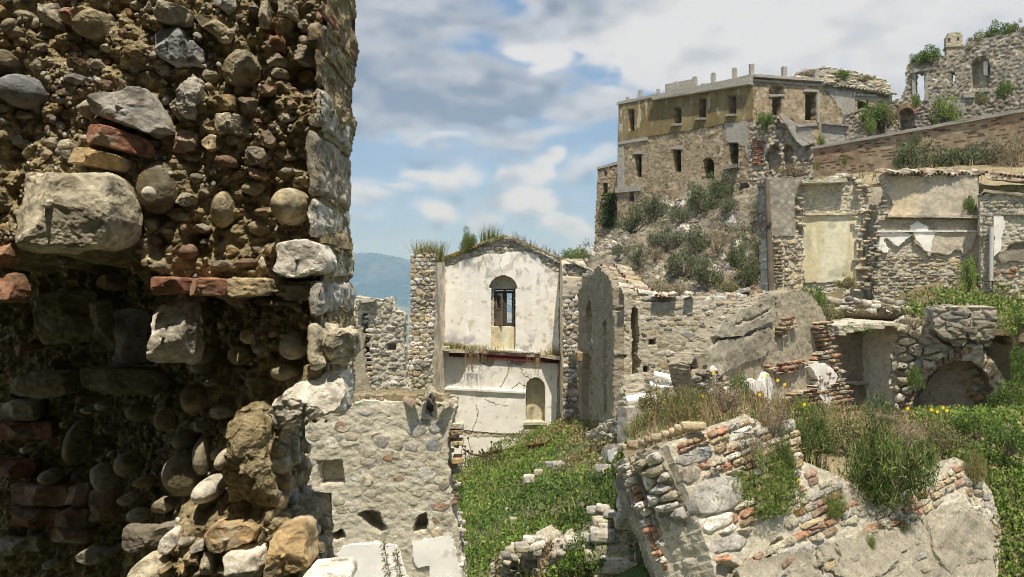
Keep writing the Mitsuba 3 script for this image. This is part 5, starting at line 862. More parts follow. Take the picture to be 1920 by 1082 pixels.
kk, _ = low_wall('terrace_wall', 'crumbling low rubble wall in front of the yellow plastered room', 1500, 22.4, 1720, 21.6, [(1512, 585), (1535, 572), (1556, 566), (1580, 563), (1610, 562), (1640, 566), (1672, 572), (1700, 580), (1712, 600), (1700, 625), (1530, 630)], 451, (.27, .12), 110)
for j in range(60): loose(kk, rng.uniform(1510, 1710), 566 + rng.uniform(-6, 40), 21.8 + rng.uniform(-.4, .3), rng.uniform(.06, .15), [0, 1, 1, 5, 11], 'stone', 20)
b = thing('broken_slab', 'broken white slabs lying in the weeds below the pale stone house wall', 'slab')
for j, (px, py, sx, sy, a) in enumerate(((1252, 708, .26, .09, -14), (1240, 722, .22, .07, -3), (1210, 744, .2, .1, 5), (1268, 716, .2, .06, -18), (1190, 748, .15, .12, 10))):
    m = boxmesh([-sx, -.13, -sy * .4], [sx, .13, sy * .4], .06, .03, j, 4., .02); put(b + '__slab', orient(m, rot([0, 1, 0], -a) @ rot([1, 0, 0], 12), W(px, py, 16.5)), 'plaster_white', smooth=False, uv=[.3, .4])
# stones scattered in the grass
for j, (px, py, s, lab) in enumerate(((992, 884, .13, 'pale flat stone showing in the grass near the top of the green court'), (1010, 880, .11, 'small grey stone beside the pale flat one near the top of the green court'), (1048, 888, .15, 'largest grey stone in the grass of the upper green court'), (952, 936, .08, 'lone pale stone in the middle of the green court'), (986, 985, .09, 'white stone in the grass of the lower green court'), (962, 960, .07, 'little stone among leaves left of the low stone wall'), (1030, 872, .1, 'buff stone in the grass below the edge-on gable wall'))):
    Y = np.interp(py, [810, 860, 1000, 1082], [25, 21.5, 14.6, 12.5]); m = boxmesh([-s, -s, -s * .6], [s, s, s * .6], s * .5, s * .2, j, .8 / s, s * .3); c = W(px, py, Y); z = np.clip(-4.75 + .5 * c[0] - .06 * (c[1] - 20), -6.4, -3.2)
    tag(put('court_stone', (m[0] + [c[0], c[1], z + .22], m[1]), 'stone', uv=tone(pick(rng, [0, 1, 5]), rng, .9, 1.1)), lab, 'stone')
# ------------------------------------------------------------------ the foreground wall
FG = Plane([0, 2.75, 0], [1, 0, 0], [0, 0, 1])
def fpx(u, v): return 960 + F * u / 2.75, 541 - F * v / 2.75
def recess(px, py):
    r = np.interp(px, [-400, 0, 120, 200, 430, 600, 680], [.84, .80, .66, .48, .20, .06, .0])
    r = r * (1 - .72 * sstep(930, 1030, py + .25 * (px - 330)) * sstep(170, 320, px))
    e = 470 + 75 * sstep(230, 330, px); return r * sstep(-14, 26, py - e + 14 * np.sin(px / 23.))
def fg_rel(u, v):
    px, py = fpx(u, v); P = np.stack([u, v, u * 0], -1)
    h = .11 * fb(P, 4, 5, 71) + .09 * fb(P, 12, 4, 72) + .05 * fb(P, 38, 3, 73) + .03 * fb(P, 95, 2, 74) - .045 * sstep(.04, .18, fb(P, 9, 3, 77))
    return h - .008 - recess(px, py) - .05 * sstep(200, 480, py) * sstep(250, 400, px) * (py < 545)
A_ = thing('rubble_wall', 'broken end of a thick rubble wall of bricks, boulders and pebbles filling the left side', 'wall')
a_out = [(-480, -260), (612, -260), (612, 40), (604, 100), (612, 180), (600, 260), (596, 330), (606, 450), (600, 530), (608, 600), (600, 700), (560, 760), (520, 800), (500, 850), (505, 930), (500, 985), (560, 1000), (565, 1260), (-480, 1260)]
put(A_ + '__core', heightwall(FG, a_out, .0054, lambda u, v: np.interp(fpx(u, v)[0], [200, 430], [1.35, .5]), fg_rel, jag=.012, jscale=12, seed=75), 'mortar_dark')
def fgh(px, py): u, v = FG.uv(px, py); return float(fg_rel(np.array([[u]]), np.array([[v]]))[0, 0])
HEROES = []
def hero(name, pts, proud, c, style='rough', lo=.8, hi=1.0, off=0.0, seed=None, mat='stone', abs_h=None, sink=.05):
    """A single stone of the foreground wall: outline in the wall, broken facets or a worn round face."""
    r = np.random.default_rng(seed if seed is not None else int(abs(pts[0][0] * 7 + pts[0][1] * 13)) + 5)
    pg = FG.poly(pts); nn, kk_ = 44, 12; R_ = ring(pg, nn); c0 = R_.mean(0); sz = math.sqrt(pg.area)
    base = (fgh(*np.mean(np.array(pts, float), 0)) if abs_h is None else abs_h) + off
    HEROES.append(Polygon(pts).buffer(0))
    qp = FG.moved(base + .6 * proud); pg = qp.poly(pts); R_ = ring(pg, nn); c0 = R_.mean(0)
    ang = style != 'round'; R_ = R_ * 1.0; vs = []
    planes = [(r.normal(0, .30, 2), r.uniform(.75, 1.15)) for _ in range(6)] if ang else []
    ss = [1.0, 1.0, .985, .95, .88, .78, .66, .52, .38, .22, .1]
    for i, s in enumerate(ss):
        Q = c0 + (R_ - c0) * s; t = 1 - s
        if i == 0: hgt = np.full(nn, -sink)
        elif ang:
            hgt = proud * (1 - (1 - min(1, t / .14)) ** 2) * np.ones(nn)
            cap = np.min([d * proud + (Q - c0) @ g * min(1.5, proud / sz * 2.2) * 1.3 for g, d in planes], 0); hgt = np.minimum(hgt, np.maximum(cap, .15 * proud * (i > 1)))
        else: hgt = proud * np.sqrt(max(0, 1 - s * s)) * np.ones(nn)
        vs.append(FG.pt(Q[:, 0], Q[:, 1], base + hgt))
    vs.append(FG.pt(*c0, base + (proud * (.95 if ang else 1)))[None]); vs = np.vstack(vs); n = nn; k_ = np.arange(n); k1 = (k_ + 1) % n; f = []
    for q in range(len(ss) - 1): f += [np.stack([k_ + q * n, k1 + q * n, k1 + (q + 1) * n], 1), np.stack([k_ + q * n, k1 + (q + 1) * n, k_ + (q + 1) * n], 1)]
    f.append(np.stack([k_ + (len(ss) - 1) * n, k1 + (len(ss) - 1) * n, k_ * 0 + len(ss) * n], 1)); f = np.vstack(f)
    m = trimesh.Trimesh(vs, f, process=False)
    for _ in range((sz > .085) + (sz > .17 and style in ('rough', 'lump'))): m = m.subdivide()
    amp = {'rough': .085, 'lump': .15, 'round': .012, 'slab': .05}[style] * min(sz, .2)
    v_ = m.vertices + amp * 2 * np.stack([fb(m.vertices, 2.6 / sz, 5, j + 3) for j in range(3)], 1) + (amp * .9 * np.stack([fb(m.vertices, 10 / sz, 4, j + 7) for j in range(3)], 1) if ang else 0)
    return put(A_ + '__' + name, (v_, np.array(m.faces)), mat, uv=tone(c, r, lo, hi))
def rect(x0, y0, x1, y1, j=4, seed=0):
    r = np.random.default_rng(int(x0 * 3 + y0)); q = lambda: r.uniform(-j, j)
    return [(x0 + q(), y0 + q()), ((x0 + x1) / 2, y0 + q()), (x1 + q(), y0 + q()), (x1 + q(), (y0 + y1) / 2), (x1 + q(), y1 + q()), ((x0 + x1) / 2, y1 + q()), (x0 + q(), y1 + q()), (x0 + q(), (y0 + y1) / 2)]
def oval(cx, cy, rx, ry, a=0):
    t = np.linspace(0, 2 * np.pi, 14, endpoint=False); x, y = rx * np.cos(t), ry * np.sin(t); a = math.radians(a)
    return [(cx + p * math.cos(a) - q * math.sin(a), cy + p * math.sin(a) + q * math.cos(a)) for p, q in zip(x, y)]
H = hero
H('stone', [(283, 20), (300, 0), (350, 10), (350, 36), (318, 40), (285, 32)], .07, 1, off=.02)
H('stone', [(283, 60), (292, 50), (336, 48), (344, 70), (342, 116), (318, 118), (286, 98)], .07, 8, lo=1.0, hi=1.15)
H('stone', [(346, 78), (362, 74), (386, 98), (386, 116), (372, 122), (346, 120)], .06, 8, lo=.9)
H('stone', [(358, 22), (392, 26), (425, 48), (434, 66), (420, 74), (396, 62), (365, 40)], .06, 6, lo=1.0)
H('stone', [(412, 128), (424, 104), (442, 88), (466, 92), (478, 112), (480, 138), (464, 154), (434, 158), (416, 146)], .10, 6, 'rough', lo=1., hi=1.1)
H('stone', [(164, 172), (186, 168), (211, 170), (240, 163), (262, 160), (276, 182), (290, 210), (304, 240), (288, 240), (281, 249), (240, 237), (200, 227), (172, 212), (152, 202)], .12, 0, lo=.95, hi=1.0, off=.03)
H('stone', oval(158, 200, 13, 20), .07, 1)
H('brick', [(146, 228), (170, 228), (202, 234), (255, 253), (262, 268), (260, 287), (210, 280), (148, 264)], .13, 3, 'slab', lo=.9, hi=1., off=.02)
H('brick', [(121, 269), (160, 275), (227, 291), (222, 308), (214, 320), (160, 308), (116, 303)], .13, 2, 'slab', lo=1.0, hi=1.1, off=.02)
H('stone', [(176, 152), (190, 148), (218, 154), (216, 164), (200, 172), (182, 166)], .07, 7)
H('boulder', [(2, 312), (40, 318), (85, 318), (140, 322), (175, 318), (197, 330), (212, 378), (214, 410), (202, 445), (180, 462), (110, 466), (60, 472), (28, 468), (22, 430), (2, 400)], .26, 1, lo=1.0, hi=1.05, off=.02)
H('stone', [(346, 140), (370, 142), (376, 172), (366, 196), (352, 218), (332, 216), (320, 192), (332, 170)], .09, 0, 'lump', lo=1.1, hi=1.2)
H('stone', [(400, 212), (432, 210), (460, 213), (461, 247), (430, 250), (402, 250)], .09, 1, lo=1.0); H('stone', [(446, 181), (478, 180), (480, 210), (448, 212)], .07, 7)
H('stone', [(395, 178), (440, 172), (442, 205), (398, 208)], .06, 2); H('stone', [(306, 246), (332, 238), (368, 246), (370, 280), (330, 286), (308, 282)], .08, 7, lo=1.); H('stone', [(372, 258), (392, 248), (414, 258), (416, 278), (396, 286), (376, 274)], .08, 9, lo=.9, hi=1.)
H('stone', [(455, 288), (470, 274), (498, 278), (504, 296), (486, 308), (460, 310)], .08, 11, 'lump'); H('stone', [(460, 312), (492, 318), (500, 332), (470, 334)], .06, 7)
H('boulder', oval(532, 382, 32, 36, 20), .15, 6, 'round', lo=1.15, hi=1.2, off=.01); H('boulder', oval(410, 390, 18, 37, 8), .11, 6, 'round', lo=1.1, hi=1.2)
H('pebble', oval(275, 362, 13, 15), .05, 5, 'round', off=.03); H('boulder', oval(285, 350, 38, 48), .06, 6, 'round', lo=.6, hi=.7)
H('boulder', oval(332, 470, 36, 18), .05, 7, 'round', lo=.8, hi=.9); H('boulder', oval(25, 165, 42, 32, 12), .09, 8, 'round', lo=.7, hi=.75)
H('stone', [(513, 456), (552, 448), (596, 454), (616, 486), (610, 508), (584, 518), (540, 522), (513, 514), (518, 480)], .16, 5, lo=.95, hi=1., off=.03)
H('stone', [(488, 476), (505, 461), (518, 466), (512, 484)], .1, 2)
y0 = 520
for x0, x1, c, p_, yy in ((282, 346, 3, .10, 519), (346, 426, 10, .11, 521), (426, 511, 9, .10, 523), (511, 592, 1, .08, 533)): H('brick', rect(x0, yy, x1 - 2, yy + 34 + (x0 > 500) * -4, 3), p_ + .03, c, 'slab', lo=.8, hi=.95, abs_h=-.06)
H('stone', rect(540, 527, 590, 538, 2), .07, 7, 'slab', abs_h=-.05); H('stone', [(480, 556), (596, 552), (600, 572), (560, 576), (470, 570)], .10, 4, 'slab', abs_h=-.10, lo=.9)
H('boulder', [(276, 574), (296, 566), (328, 558), (343, 563), (351, 610), (353, 655), (347, 690), (310, 686), (278, 680), (273, 660), (283, 620)], .15, 5, 'rough', lo=.8, hi=.85, abs_h=-.13)
H('boulder', oval(544, 650, 26, 29, 20), .13, 1, 'round', lo=1., hi=1.1); H('stone', [(580, 612), (604, 606), (622, 620), (650, 614), (664, 630), (660, 670), (640, 690), (600, 686), (578, 676)], .12, 1, 'lump', lo=1., hi=1.1)
H('stone', [(500, 780), (520, 745), (552, 718), (580, 722), (604, 702), (634, 706), (642, 740), (640, 775), (600, 784), (556, 800), (510, 806)], .20, 5, 'lump', lo=1., hi=1.05, seed=9)
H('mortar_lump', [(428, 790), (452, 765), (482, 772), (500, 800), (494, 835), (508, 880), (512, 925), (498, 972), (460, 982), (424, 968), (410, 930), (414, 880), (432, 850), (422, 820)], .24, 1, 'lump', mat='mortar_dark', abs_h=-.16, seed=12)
H('pebble', oval(415, 866, 16, 22, 20), .12, 1, 'round', abs_h=-.16); H('pebble', oval(380, 926, 30, 22, -25), .12, 5, 'round', abs_h=-.20, lo=.8, hi=.85)
H('stone', [(378, 1000), (402, 980), (470, 976), (492, 988), (484, 1010), (440, 1026), (395, 1034), (380, 1022)], .20, 2, 'rough', lo=1., hi=1.1, abs_h=-.16)
H('boulder', [(508, 1002), (530, 990), (566, 985), (574, 1000), (578, 1040), (584, 1060), (560, 1074), (520, 1090), (490, 1086), (498, 1040)], .16, 2, 'rough', lo=1.1, hi=1.2, abs_h=-.05)
H('boulder', [(415, 1042), (436, 1034), (486, 1032), (490, 1062), (478, 1100), (430, 1100), (424, 1070)], .16, 5, 'rough', lo=1.0, hi=1.05, abs_h=-.08)
H('stone', [(300, 1012), (312, 998), (328, 1002), (332, 1024), (316, 1040), (298, 1034)], .10, 5, abs_h=-.16); H('stone', oval(345, 1016, 15, 10), .08, 5, 'round', abs_h=-.14)
H('boulder', [(232, 1074), (250, 1060), (270, 1056), (292, 1068), (300, 1100), (230, 1110)], .16, 1, 'round', lo=1.2, hi=1.3, abs_h=-.12)
for x0, yy, x1, y1, c in ((345, 1040, 372, 1062, 9), (372, 1036, 400, 1078, 1), (330, 1058, 350, 1076, 2), (400, 1010, 416, 1040, 7), (290, 1062, 312, 1074, 2), (360, 1020, 384, 1036, 0)): H('stone', rect(x0, yy, x1, y1, 4), .07, c, abs_h=-.10, lo=.9, hi=1.1)
# stones of the shaded hollow
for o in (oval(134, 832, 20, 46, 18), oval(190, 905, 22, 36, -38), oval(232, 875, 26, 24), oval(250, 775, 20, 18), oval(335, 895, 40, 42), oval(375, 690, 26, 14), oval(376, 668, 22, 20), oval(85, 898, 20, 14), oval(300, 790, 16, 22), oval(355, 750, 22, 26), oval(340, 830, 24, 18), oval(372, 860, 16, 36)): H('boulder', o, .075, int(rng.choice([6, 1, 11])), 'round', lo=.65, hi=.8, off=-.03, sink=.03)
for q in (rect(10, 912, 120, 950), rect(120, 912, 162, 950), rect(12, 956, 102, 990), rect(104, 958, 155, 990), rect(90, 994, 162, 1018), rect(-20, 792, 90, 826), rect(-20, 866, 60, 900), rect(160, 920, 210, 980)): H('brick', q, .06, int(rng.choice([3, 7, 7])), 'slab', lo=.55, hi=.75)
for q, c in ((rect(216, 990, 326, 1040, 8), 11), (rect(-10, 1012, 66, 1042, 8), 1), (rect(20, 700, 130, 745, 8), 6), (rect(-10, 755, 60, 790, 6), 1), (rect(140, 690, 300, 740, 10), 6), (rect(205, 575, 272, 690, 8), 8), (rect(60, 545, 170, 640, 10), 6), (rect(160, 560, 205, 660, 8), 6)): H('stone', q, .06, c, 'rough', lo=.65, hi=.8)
H('brick', [(-10, 515), (12, 510), (28, 530), (30, 566), (-10, 570)], .09, 10, 'rough', abs_h=-.03, lo=.8, hi=.9, sink=.03); H('brick', [(-10, 455), (10, 452), (14, 480), (0, 500), (-10, 500)], .08, 10, 'rough', abs_h=-.03, sink=.03)
H('stone', [(385, 0), (450, -6), (452, 0), (444, 10), (424, 26), (408, 10)], .08, 0, 'slab', lo=1.1, hi=1.2, off=.03); H('stone', rect(488, 0, 508, 52, 3), .07, 1); H('stone', rect(513, 35, 545, 62, 4), .07, 2); H('brick', rect(112, 12, 138, 42, 3), .08, 10); H('stone', rect(145, 22, 190, 62, 8), .08, 6, lo=1.1); H('stone', rect(550, 78, 600, 112, 8), .06, 1); H('brick', rect(495, 60, 530, 90, 8), .06, 10, 'lump', lo=.7)
H('stone', rect(66, 4, 112, 50, 10), .06, 1, 'lump'); H('stone', rect(520, 0, 550, 28, 6), .06, 1, 'lump')
# smaller stones bedded between the big ones
sr = np.random.default_rng(88); placed = 0
for j in range(1500):
    px, py = sr.uniform(-20, 598), sr.uniform(-20, 1080); low = py > 545 - 75 * (px < 280)
    if placed > 165 or (px > 495 and py > 790) or (low and (py < 930 or px < 200) and sr.uniform() < .84): continue
    w_ = sr.uniform(9, 27) * (1.1 if low else 1.0); h_ = w_ * sr.uniform(.45, .85); t = np.linspace(0, 2 * np.pi, sr.integers(6, 9), endpoint=False) + sr.uniform(0, 6)
    pts = [(px + w_ * math.cos(a) * sr.uniform(.75, 1.1), py + h_ * math.sin(a) * sr.uniform(.75, 1.1)) for a in t]; pg = Polygon(pts).convex_hull
    if any(pg.buffer(1.5).intersects(q) for q in HEROES): continue
    H('stone' if sr.uniform() < .8 else 'boulder', list(pg.exterior.coords)[:-1][::-1], w_ / 616 * sr.uniform(.9, 1.5), int(sr.choice([1, 6, 11, 2, 7, 0, 1, 6])), 'rough' if sr.uniform() < .75 else 'round', lo=.6, hi=.95, off=-.012 * low, seed=j, sink=.05); placed += 1
# corner stones: blocks that run through the end of the wall
for x0, yy, x1, y1, c, to in ((628, -60, 660, 2, 4, .9), (628, 2, 668, 45, 3, .9), (585, 50, 666, 97, 4, 1.2), (600, 100, 662, 167, 4, 1.25), (602, 170, 665, 242, 0, 1.0), (584, 250, 660, 368, 11, 1.0), (590, 374, 657, 447, 5, .9), (610, 456, 662, 520, 1, 1.), (588, 528, 664, 590, 0, 1.0), (582, 606, 662, 690, 1, 1.1)):
    a, b_ = FG.hit(x0, yy), FG.hit(x1, y1); xr_ = (x1 - 960) / F * 3.26
    m = boxmesh([a[0], 2.69, b_[2]], [xr_, 3.26, a[2]], .035, .014, int(x0 + yy), 9., .022)
    v_ = m[0] + .012 * 2 * np.stack([fb(m[0], 30, 3, j + int(yy) % 17) for j in range(3)], 1); put(A_ + '__corner_stone', (v_, m[1]), 'stone', uv=tone(c, rng, to, to + .1))
for x0, yy, x1, y1 in ((612, 95, 650, 104), (612, 164, 655, 174), (606, 240, 650, 254), (600, 366, 640, 378), (612, 445, 640, 458), (604, 515, 648, 532), (600, 588, 640, 610), (600, 688, 620, 720)):
    a, b_ = FG.hit(x0, yy), FG.hit(x1, y1); m = boxmesh([a[0], 2.76, b_[2]], [(x1 - 960) / F * 3.2, 3.2, a[2]], .03, .01, int(yy), 9.); put(A_ + '__corner_mortar', m, 'mortar_dark')
m = boxmesh([W(584, 0, 2.75)[0], 2.55, FG.hit(0, 1084)[2]], [W(668, 0, 2.75)[0], 2.8, FG.hit(0, 1052)[2]], .03, .012, 5, 8., .02); k = put('white_slab_stone', m, 'stone', uv=tone(5, rng, 1.15, 1.2)); tag(k, 'flat white stone lying at the bottom edge beside the foreground wall', 'stone')
for j in range(70):
    yy = rng.uniform(800, 1085); s = rng.uniform(.015, .05); m = LOOSE[(1, .8, .5)][rng.integers(14)]; x = FG.hit(505 if yy < 985 else 562, yy)[0] - .02
    put(A_ + '__stone', orient((m[0] * s, m[1]), rot(rng.normal(size=3), rng.uniform(-40, 40)), [x + rng.uniform(-.01, .02), rng.uniform(2.8, 3.2), (541 - yy) / F * 3.0]), 'stone', uv=tone(pick(rng, [1, 6, 11, 2, 0]), rng, .6, .95))
# pebbles and chips in the mortar
PEB = ([], [])
def many(n, x1, y1, thr, sc, off, seed):
    px, py = rng.uniform(-30, x1, n), rng.uniform(-30, y1, n); ok = ~((px > 505) & (py > 800)) & (meshkit.fbm(np.stack([px / sc, py / sc, px * 0 + off], -1), 3, seed) >= thr); px, py = px[ok], py[ok]
    uv_ = np.array([FG.uv(*q) for q in zip(px, py)]); return uv_, fg_rel(uv_[:, :1], uv_[:, 1:])[:, 0]
def pebble(c, s, r, chip=False):
    if len(PEB[chip]) >= 30: b_ = PEB[chip][r.integers(30)]
    elif chip:
        P_ = r.normal(size=(14, 3)); P_ /= np.linalg.norm(P_, axis=1, keepdims=True); m = ConvexHull(P_); m = trimesh.Trimesh(P_, m.simplices, process=True); m.fix_normals(); b_ = (np.array(m.vertices), np.array(m.faces)); PEB[1].append(b_)
    else: m = trimesh.creation.icosphere(2); m.vertices += .09 * 2 * np.stack([fb(m.vertices + r.uniform(0, 50), 1.3, 3, j) for j in range(3)], 1); b_ = (np.array(m.vertices), np.array(m.faces)); PEB[0].append(b_)
    R_ = trimesh.transformations.random_rotation_matrix(r.uniform(0, 1, 3))[:3, :3]; return (b_[0] * s * [1, r.uniform(.65, .95), r.uniform(.5, .8)]) @ R_.T + c, b_[1]
n_ = 0; rest = []; taken_pts = []
for (u, v), hgt in zip(*many(4200, 605, 1090, .48, 75., .7, 8)):
    big = rng.uniform() < .16; s = rng.uniform(.011, .024) if big else rng.uniform(.0035, .011)
    c = FG.pt(u, v, hgt + s * rng.uniform(.2, .8)); chip = rng.uniform() < .45
    m = pebble(c, s, rng, chip); t = tone(pick(rng, [1, 5, 0, 6, 5, 7, 8, 1, 11] if not big else [1, 6, 7, 2, 0, 11, 8]), rng, .8, 1.1)
    if (big or s > .0085) and n_ < 230: put(A_ + ('__chip' if chip else '__pebble'), m, 'stone', smooth=not chip, uv=t); n_ += 1
    else: rest.append((*m, np.tile(t, (len(m[0]), 1))))
tag(put(A_ + '__gravel', join(rest), 'stone', smooth=False), kind='stuff')
# crumbly mortar clods, many and small
rest = []
for (u, v), hgt in zip(*many(1500, 606, 1090, .5, 60., 3.7, 18)):
    s = rng.uniform(.004, .014); rest.append(pebble(FG.pt(u, v, hgt + s * .3), s, rng, rng.uniform() < .6))
tag(put(A_ + '__mortar_crumbs', join(rest), 'mortar_dark', smooth=False), kind='stuff')
# unseen walls behind the viewpoint, added to keep sky light off the foreground
k = thing('added_shade_walls', 'unseen rubble walls added behind and beside the viewpoint to shade the foreground wall', 'ruin')
for o_, u_, pg in (([0, -1.5, 0], [-1, 0, 0], [(-2.6, -2), (2.6, -2), (2.6, 4.4), (1, 4.7), (-1, 4.3), (-2.6, 4.6)]), ([-2.5, 0, 0], [0, 1, 0], [(-1.6, -2), (2.5, -2), (2.5, 3.0), (-1.6, 4.4)]), ([2.3, 0, 0], [0, -1, 0], [(-1.5, -2), (1.6, -2), (1.6, 4.4), (-.6, 3.2), (-1.5, 2.2)])):
    put(k + '__wall', heightwall(Plane(o_, u_, [0, 0, 1]), Polygon(pg), .1, .5, relief_masonry(501, .35, .2, .06, .3), jag=.1, seed=502, is_uv=True), 'mortar_dark')
put(k + '__floor', boxmesh([-2.5, -1.5, -2.0], [2.3, 1.7, -1.7], .3, .03, 3), 'soil')
# ------------------------------------------------------------------ plants
LT_ = lambda i, r, lo=.75, hi=1.25: [(i + .5) / NP, r.uniform(lo, hi)]
def leaves(C, size, r, pal, elong=2.2, up=.3, lo=.7, hi=1.3):
    """Small leaf faces (two triangles each) at the points C."""
    n = len(C); d = r.normal(size=(n, 3)); d[:, 2] += up * 2; d /= np.linalg.norm(d, axis=1, keepdims=True)
    s = np.cross(d, r.normal(size=(n, 3))); s /= np.linalg.norm(s, axis=1, keepdims=True); L = (size * r.uniform(.6, 1.3, n))[:, None]; w = L / elong
    nm = np.cross(d, s); v = np.stack([C, C + d * L * .5 + s * w * .5 + nm * w * .15, C + d * L, C + d * L * .5 - s * w * .5 + nm * w * .15], 1).reshape(-1, 3)
    k = np.arange(n) * 4; f = np.vstack([np.stack([k, k + 1, k + 2], 1), np.stack([k, k + 2, k + 3], 1)])
    uv = np.repeat(np.stack([(np.array(pal)[r.integers(0, len(pal), n)] + .5) / NP, r.uniform(lo, hi, n)], 1), 4, 0); return v, f, uv
def bush_proto(seed, pal, n=2600, size=.10, lobes=22, squash=.8, elong=2.5):
    """A shrub about 2 m wide and 1.6 m high: leaf clumps on twigs, open between them."""
    r = np.random.default_rng(seed); d = r.normal(size=(lobes, 3)); d[:, 2] = np.abs(d[:, 2]) * .9; d /= np.linalg.norm(d, axis=1, keepdims=True); rad = r.uniform(.35, .92, lobes)
    c = d * rad[:, None] * [1, 1, squash * 1.2] + [0, 0, .12]; lr = r.uniform(.16, .36, lobes); pr = lr ** 2 / (lr ** 2).sum(); k = r.choice(lobes, n, p=pr); q = r.normal(size=(n, 3)); q /= np.linalg.norm(q, axis=1, keepdims=True)
    P = c[k] + q * (lr[k] * r.uniform(.3, 1.0, n) ** .5)[:, None]; P[:, 2] = np.maximum(P[:, 2], .0)
    tn = r.uniform(.75, 1.25, lobes); v, f, uv = leaves(P, size, r, pal, elong, .35); uv[:, 1] *= np.repeat(tn[k], 4)
    st = [tube([[0, 0, -.1], c[i] * .5 + r.normal(0, .04, 3), c[i]], [.03, .018, .006], 4) for i in range(lobes)]
    return mikit.ply((v, f), 'leaf', smooth=False, uv=uv), mikit.ply(join(st), 'wood_grey', smooth=False)
GREY, GREY2, GREEN, BRIGHT, DRYB, OLIVE = [0, 0, 8, 0, 11], [0, 8, 8, 2, 11], [2, 2, 1, 3], [3, 3, 2, 9], [10, 4, 10, 5, 8], [9, 2, 4, 8]
PROTO = {n: [bush_proto(s + j, p, **k) for j in range(2)] for n, s, p, k in (('grey', 1, GREY, {}), ('grey2', 11, GREY2, {}), ('green', 21, GREEN, {}), ('bright', 31, BRIGHT, dict(size=.11)), ('dry', 41, DRYB, dict(n=1700, size=.12, elong=5)), ('olive', 51, OLIVE, {}))}
PROTO['fine'] = [bush_proto(61, [3, 2, 9, 3, 2], n=7000, size=.075, lobes=34, elong=3)]; PROTO['spiky'] = [bush_proto(71, [2, 1, 9, 2, 1], n=8000, size=.16, lobes=30, elong=9), bush_proto(72, [9, 2, 4, 2, 5], n=5000, size=.16, lobes=30, elong=9)]
vr = np.random.default_rng(5)
def bush(px, base, w, hgt, Y, sp, label, group=None, key='shrub', cat='shrub'):
    """A shrub rooted at the pixel (px, base) at distance Y, w x hgt pixels large."""
    k = thing(key, label, cat, group); a, st = PROTO[sp][vr.integers(len(PROTO[sp]))]; p = W(px, base, Y); sx = w / F * Y / 2 * 1.12; sz = hgt / F * Y / .9
    M_ = T().translate(p.tolist()).rotate([0, 0, 1], float(vr.uniform(0, 360))).scale([sx, sx, sz]); scene[k + '__crown'] = {**a, 'to_world': M_}; scene[k + '__stem'] = {**st, 'to_world': M_}; return k
def on_hill(px, py, sm):
    Y = 55.0
    for _ in range(25):
        c = W(px, py, Y); z = sm(c[0], c[1])
        if not np.isfinite(z): return 55.
        Y += np.clip((c[2] - float(z)) * .6, -2, 2)
    return float(Y) - .5
for px, b_, w, hh, sp, lab in (
    (1183, 432, 52, 40, 'grey2', 'grey-green shrub at the left foot of the large building'), (1222, 414, 64, 46, 'grey', 'grey shrub against the foot of the building, below its second lower window'), (1276, 420, 42, 34, 'grey', 'small grey shrub on the slope left of the tallest bush'),
    (1312, 395, 58, 62, 'grey2', 'tallest grey shrub on the slope, below the arched doorway'), (1352, 372, 66, 42, 'grey2', 'broad grey shrub under the right lower window of the large building'), (1362, 396, 40, 32, 'grey', 'low grey shrub under the broad one below the right lower window'), (1250, 464, 66, 42, 'grey', 'dull grey shrub in the middle left of the rocky slope'), (1308, 468, 48, 40, 'grey2', 'rounded grey-green shrub in the centre of the rocky slope'),
    (1347, 472, 36, 44, 'dry', 'brownish dry shrub right of the rounded one in the centre of the slope'), (1277, 514, 66, 52, 'grey', 'wide pale grey shrub on the lower part of the slope'), (1327, 534, 58, 46, 'grey2', 'dense grey-green shrub low on the slope, above the tiled wall top'), (1382, 500, 48, 42, 'grey2', 'grey-green shrub upper one of the pair left of the utility pole'), (1404, 528, 62, 44, 'grey2', 'grey-green shrub lower one of the pair left of the utility pole'),
    (1424, 496, 34, 56, 'grey', 'tall grey shrub just behind the utility pole'), (1427, 410, 30, 42, 'grey', 'grey shrub beside the concrete wall end, above the pole crossarm'), (1262, 556, 74, 30, 'dry', 'straggly dry weeds along the top of the pale stone house wall'), (1205, 556, 56, 30, 'dry', 'dry grey weeds behind the edge-on gable wall'), (1365, 548, 40, 24, 'olive', 'yellowish weeds among the loose stones on the wall top'), (1195, 500, 40, 36, 'grey', 'faded grey shrub on the far left of the rocky slope'), (1228, 488, 34, 30, 'dry', 'dry tuft between the grey shrubs at mid slope'), (1160, 480, 30, 24, 'grey', 'small grey shrub under the stone tower')):
    bush(px, b_, w, hh, on_hill(px, b_ - 3, hs), sp, lab)
bush(1090, 500, 70, 42, 61, 'olive', 'green shrub at the foot of the hill between the white house and the tower'); bush(1070, 498, 40, 30, 50, 'green', 'bushy green weeds behind the right eave of the white house')
for j in range(5): pass
rest = []; hr = np.random.default_rng(3)
for j in range(520):
    px, py = hr.uniform(1120, 1440), hr.uniform(380, 570)
    if py < 440 - (px - 1120) * .3 or meshkit.fbm(np.array([px / 40., py / 26., 2.]), 3, 4) < .47: continue
    Y = on_hill(px, py, hs) + .5; c = W(px, py, Y); s = hr.uniform(.18, .5); C = c + hr.normal(size=(46, 3)) * [s, s, s * .45] + [0, 0, s * .4]
    rest.append(leaves(C, .13, hr, [[0, 8, 0, 11], [10, 4, 8, 10], [0, 8, 9]][hr.integers(3)], 3, .4, .6, 1.1))
tag(put('slope_scrub', join(rest), 'leaf', smooth=False), 'low dry scrub and tufts growing between the rocks of the slope', 'scrub', kind='stuff')
k = thing('ivy', 'dark green ivy climbing the stone tower', 'ivy'); r = np.random.default_rng(8); C = []
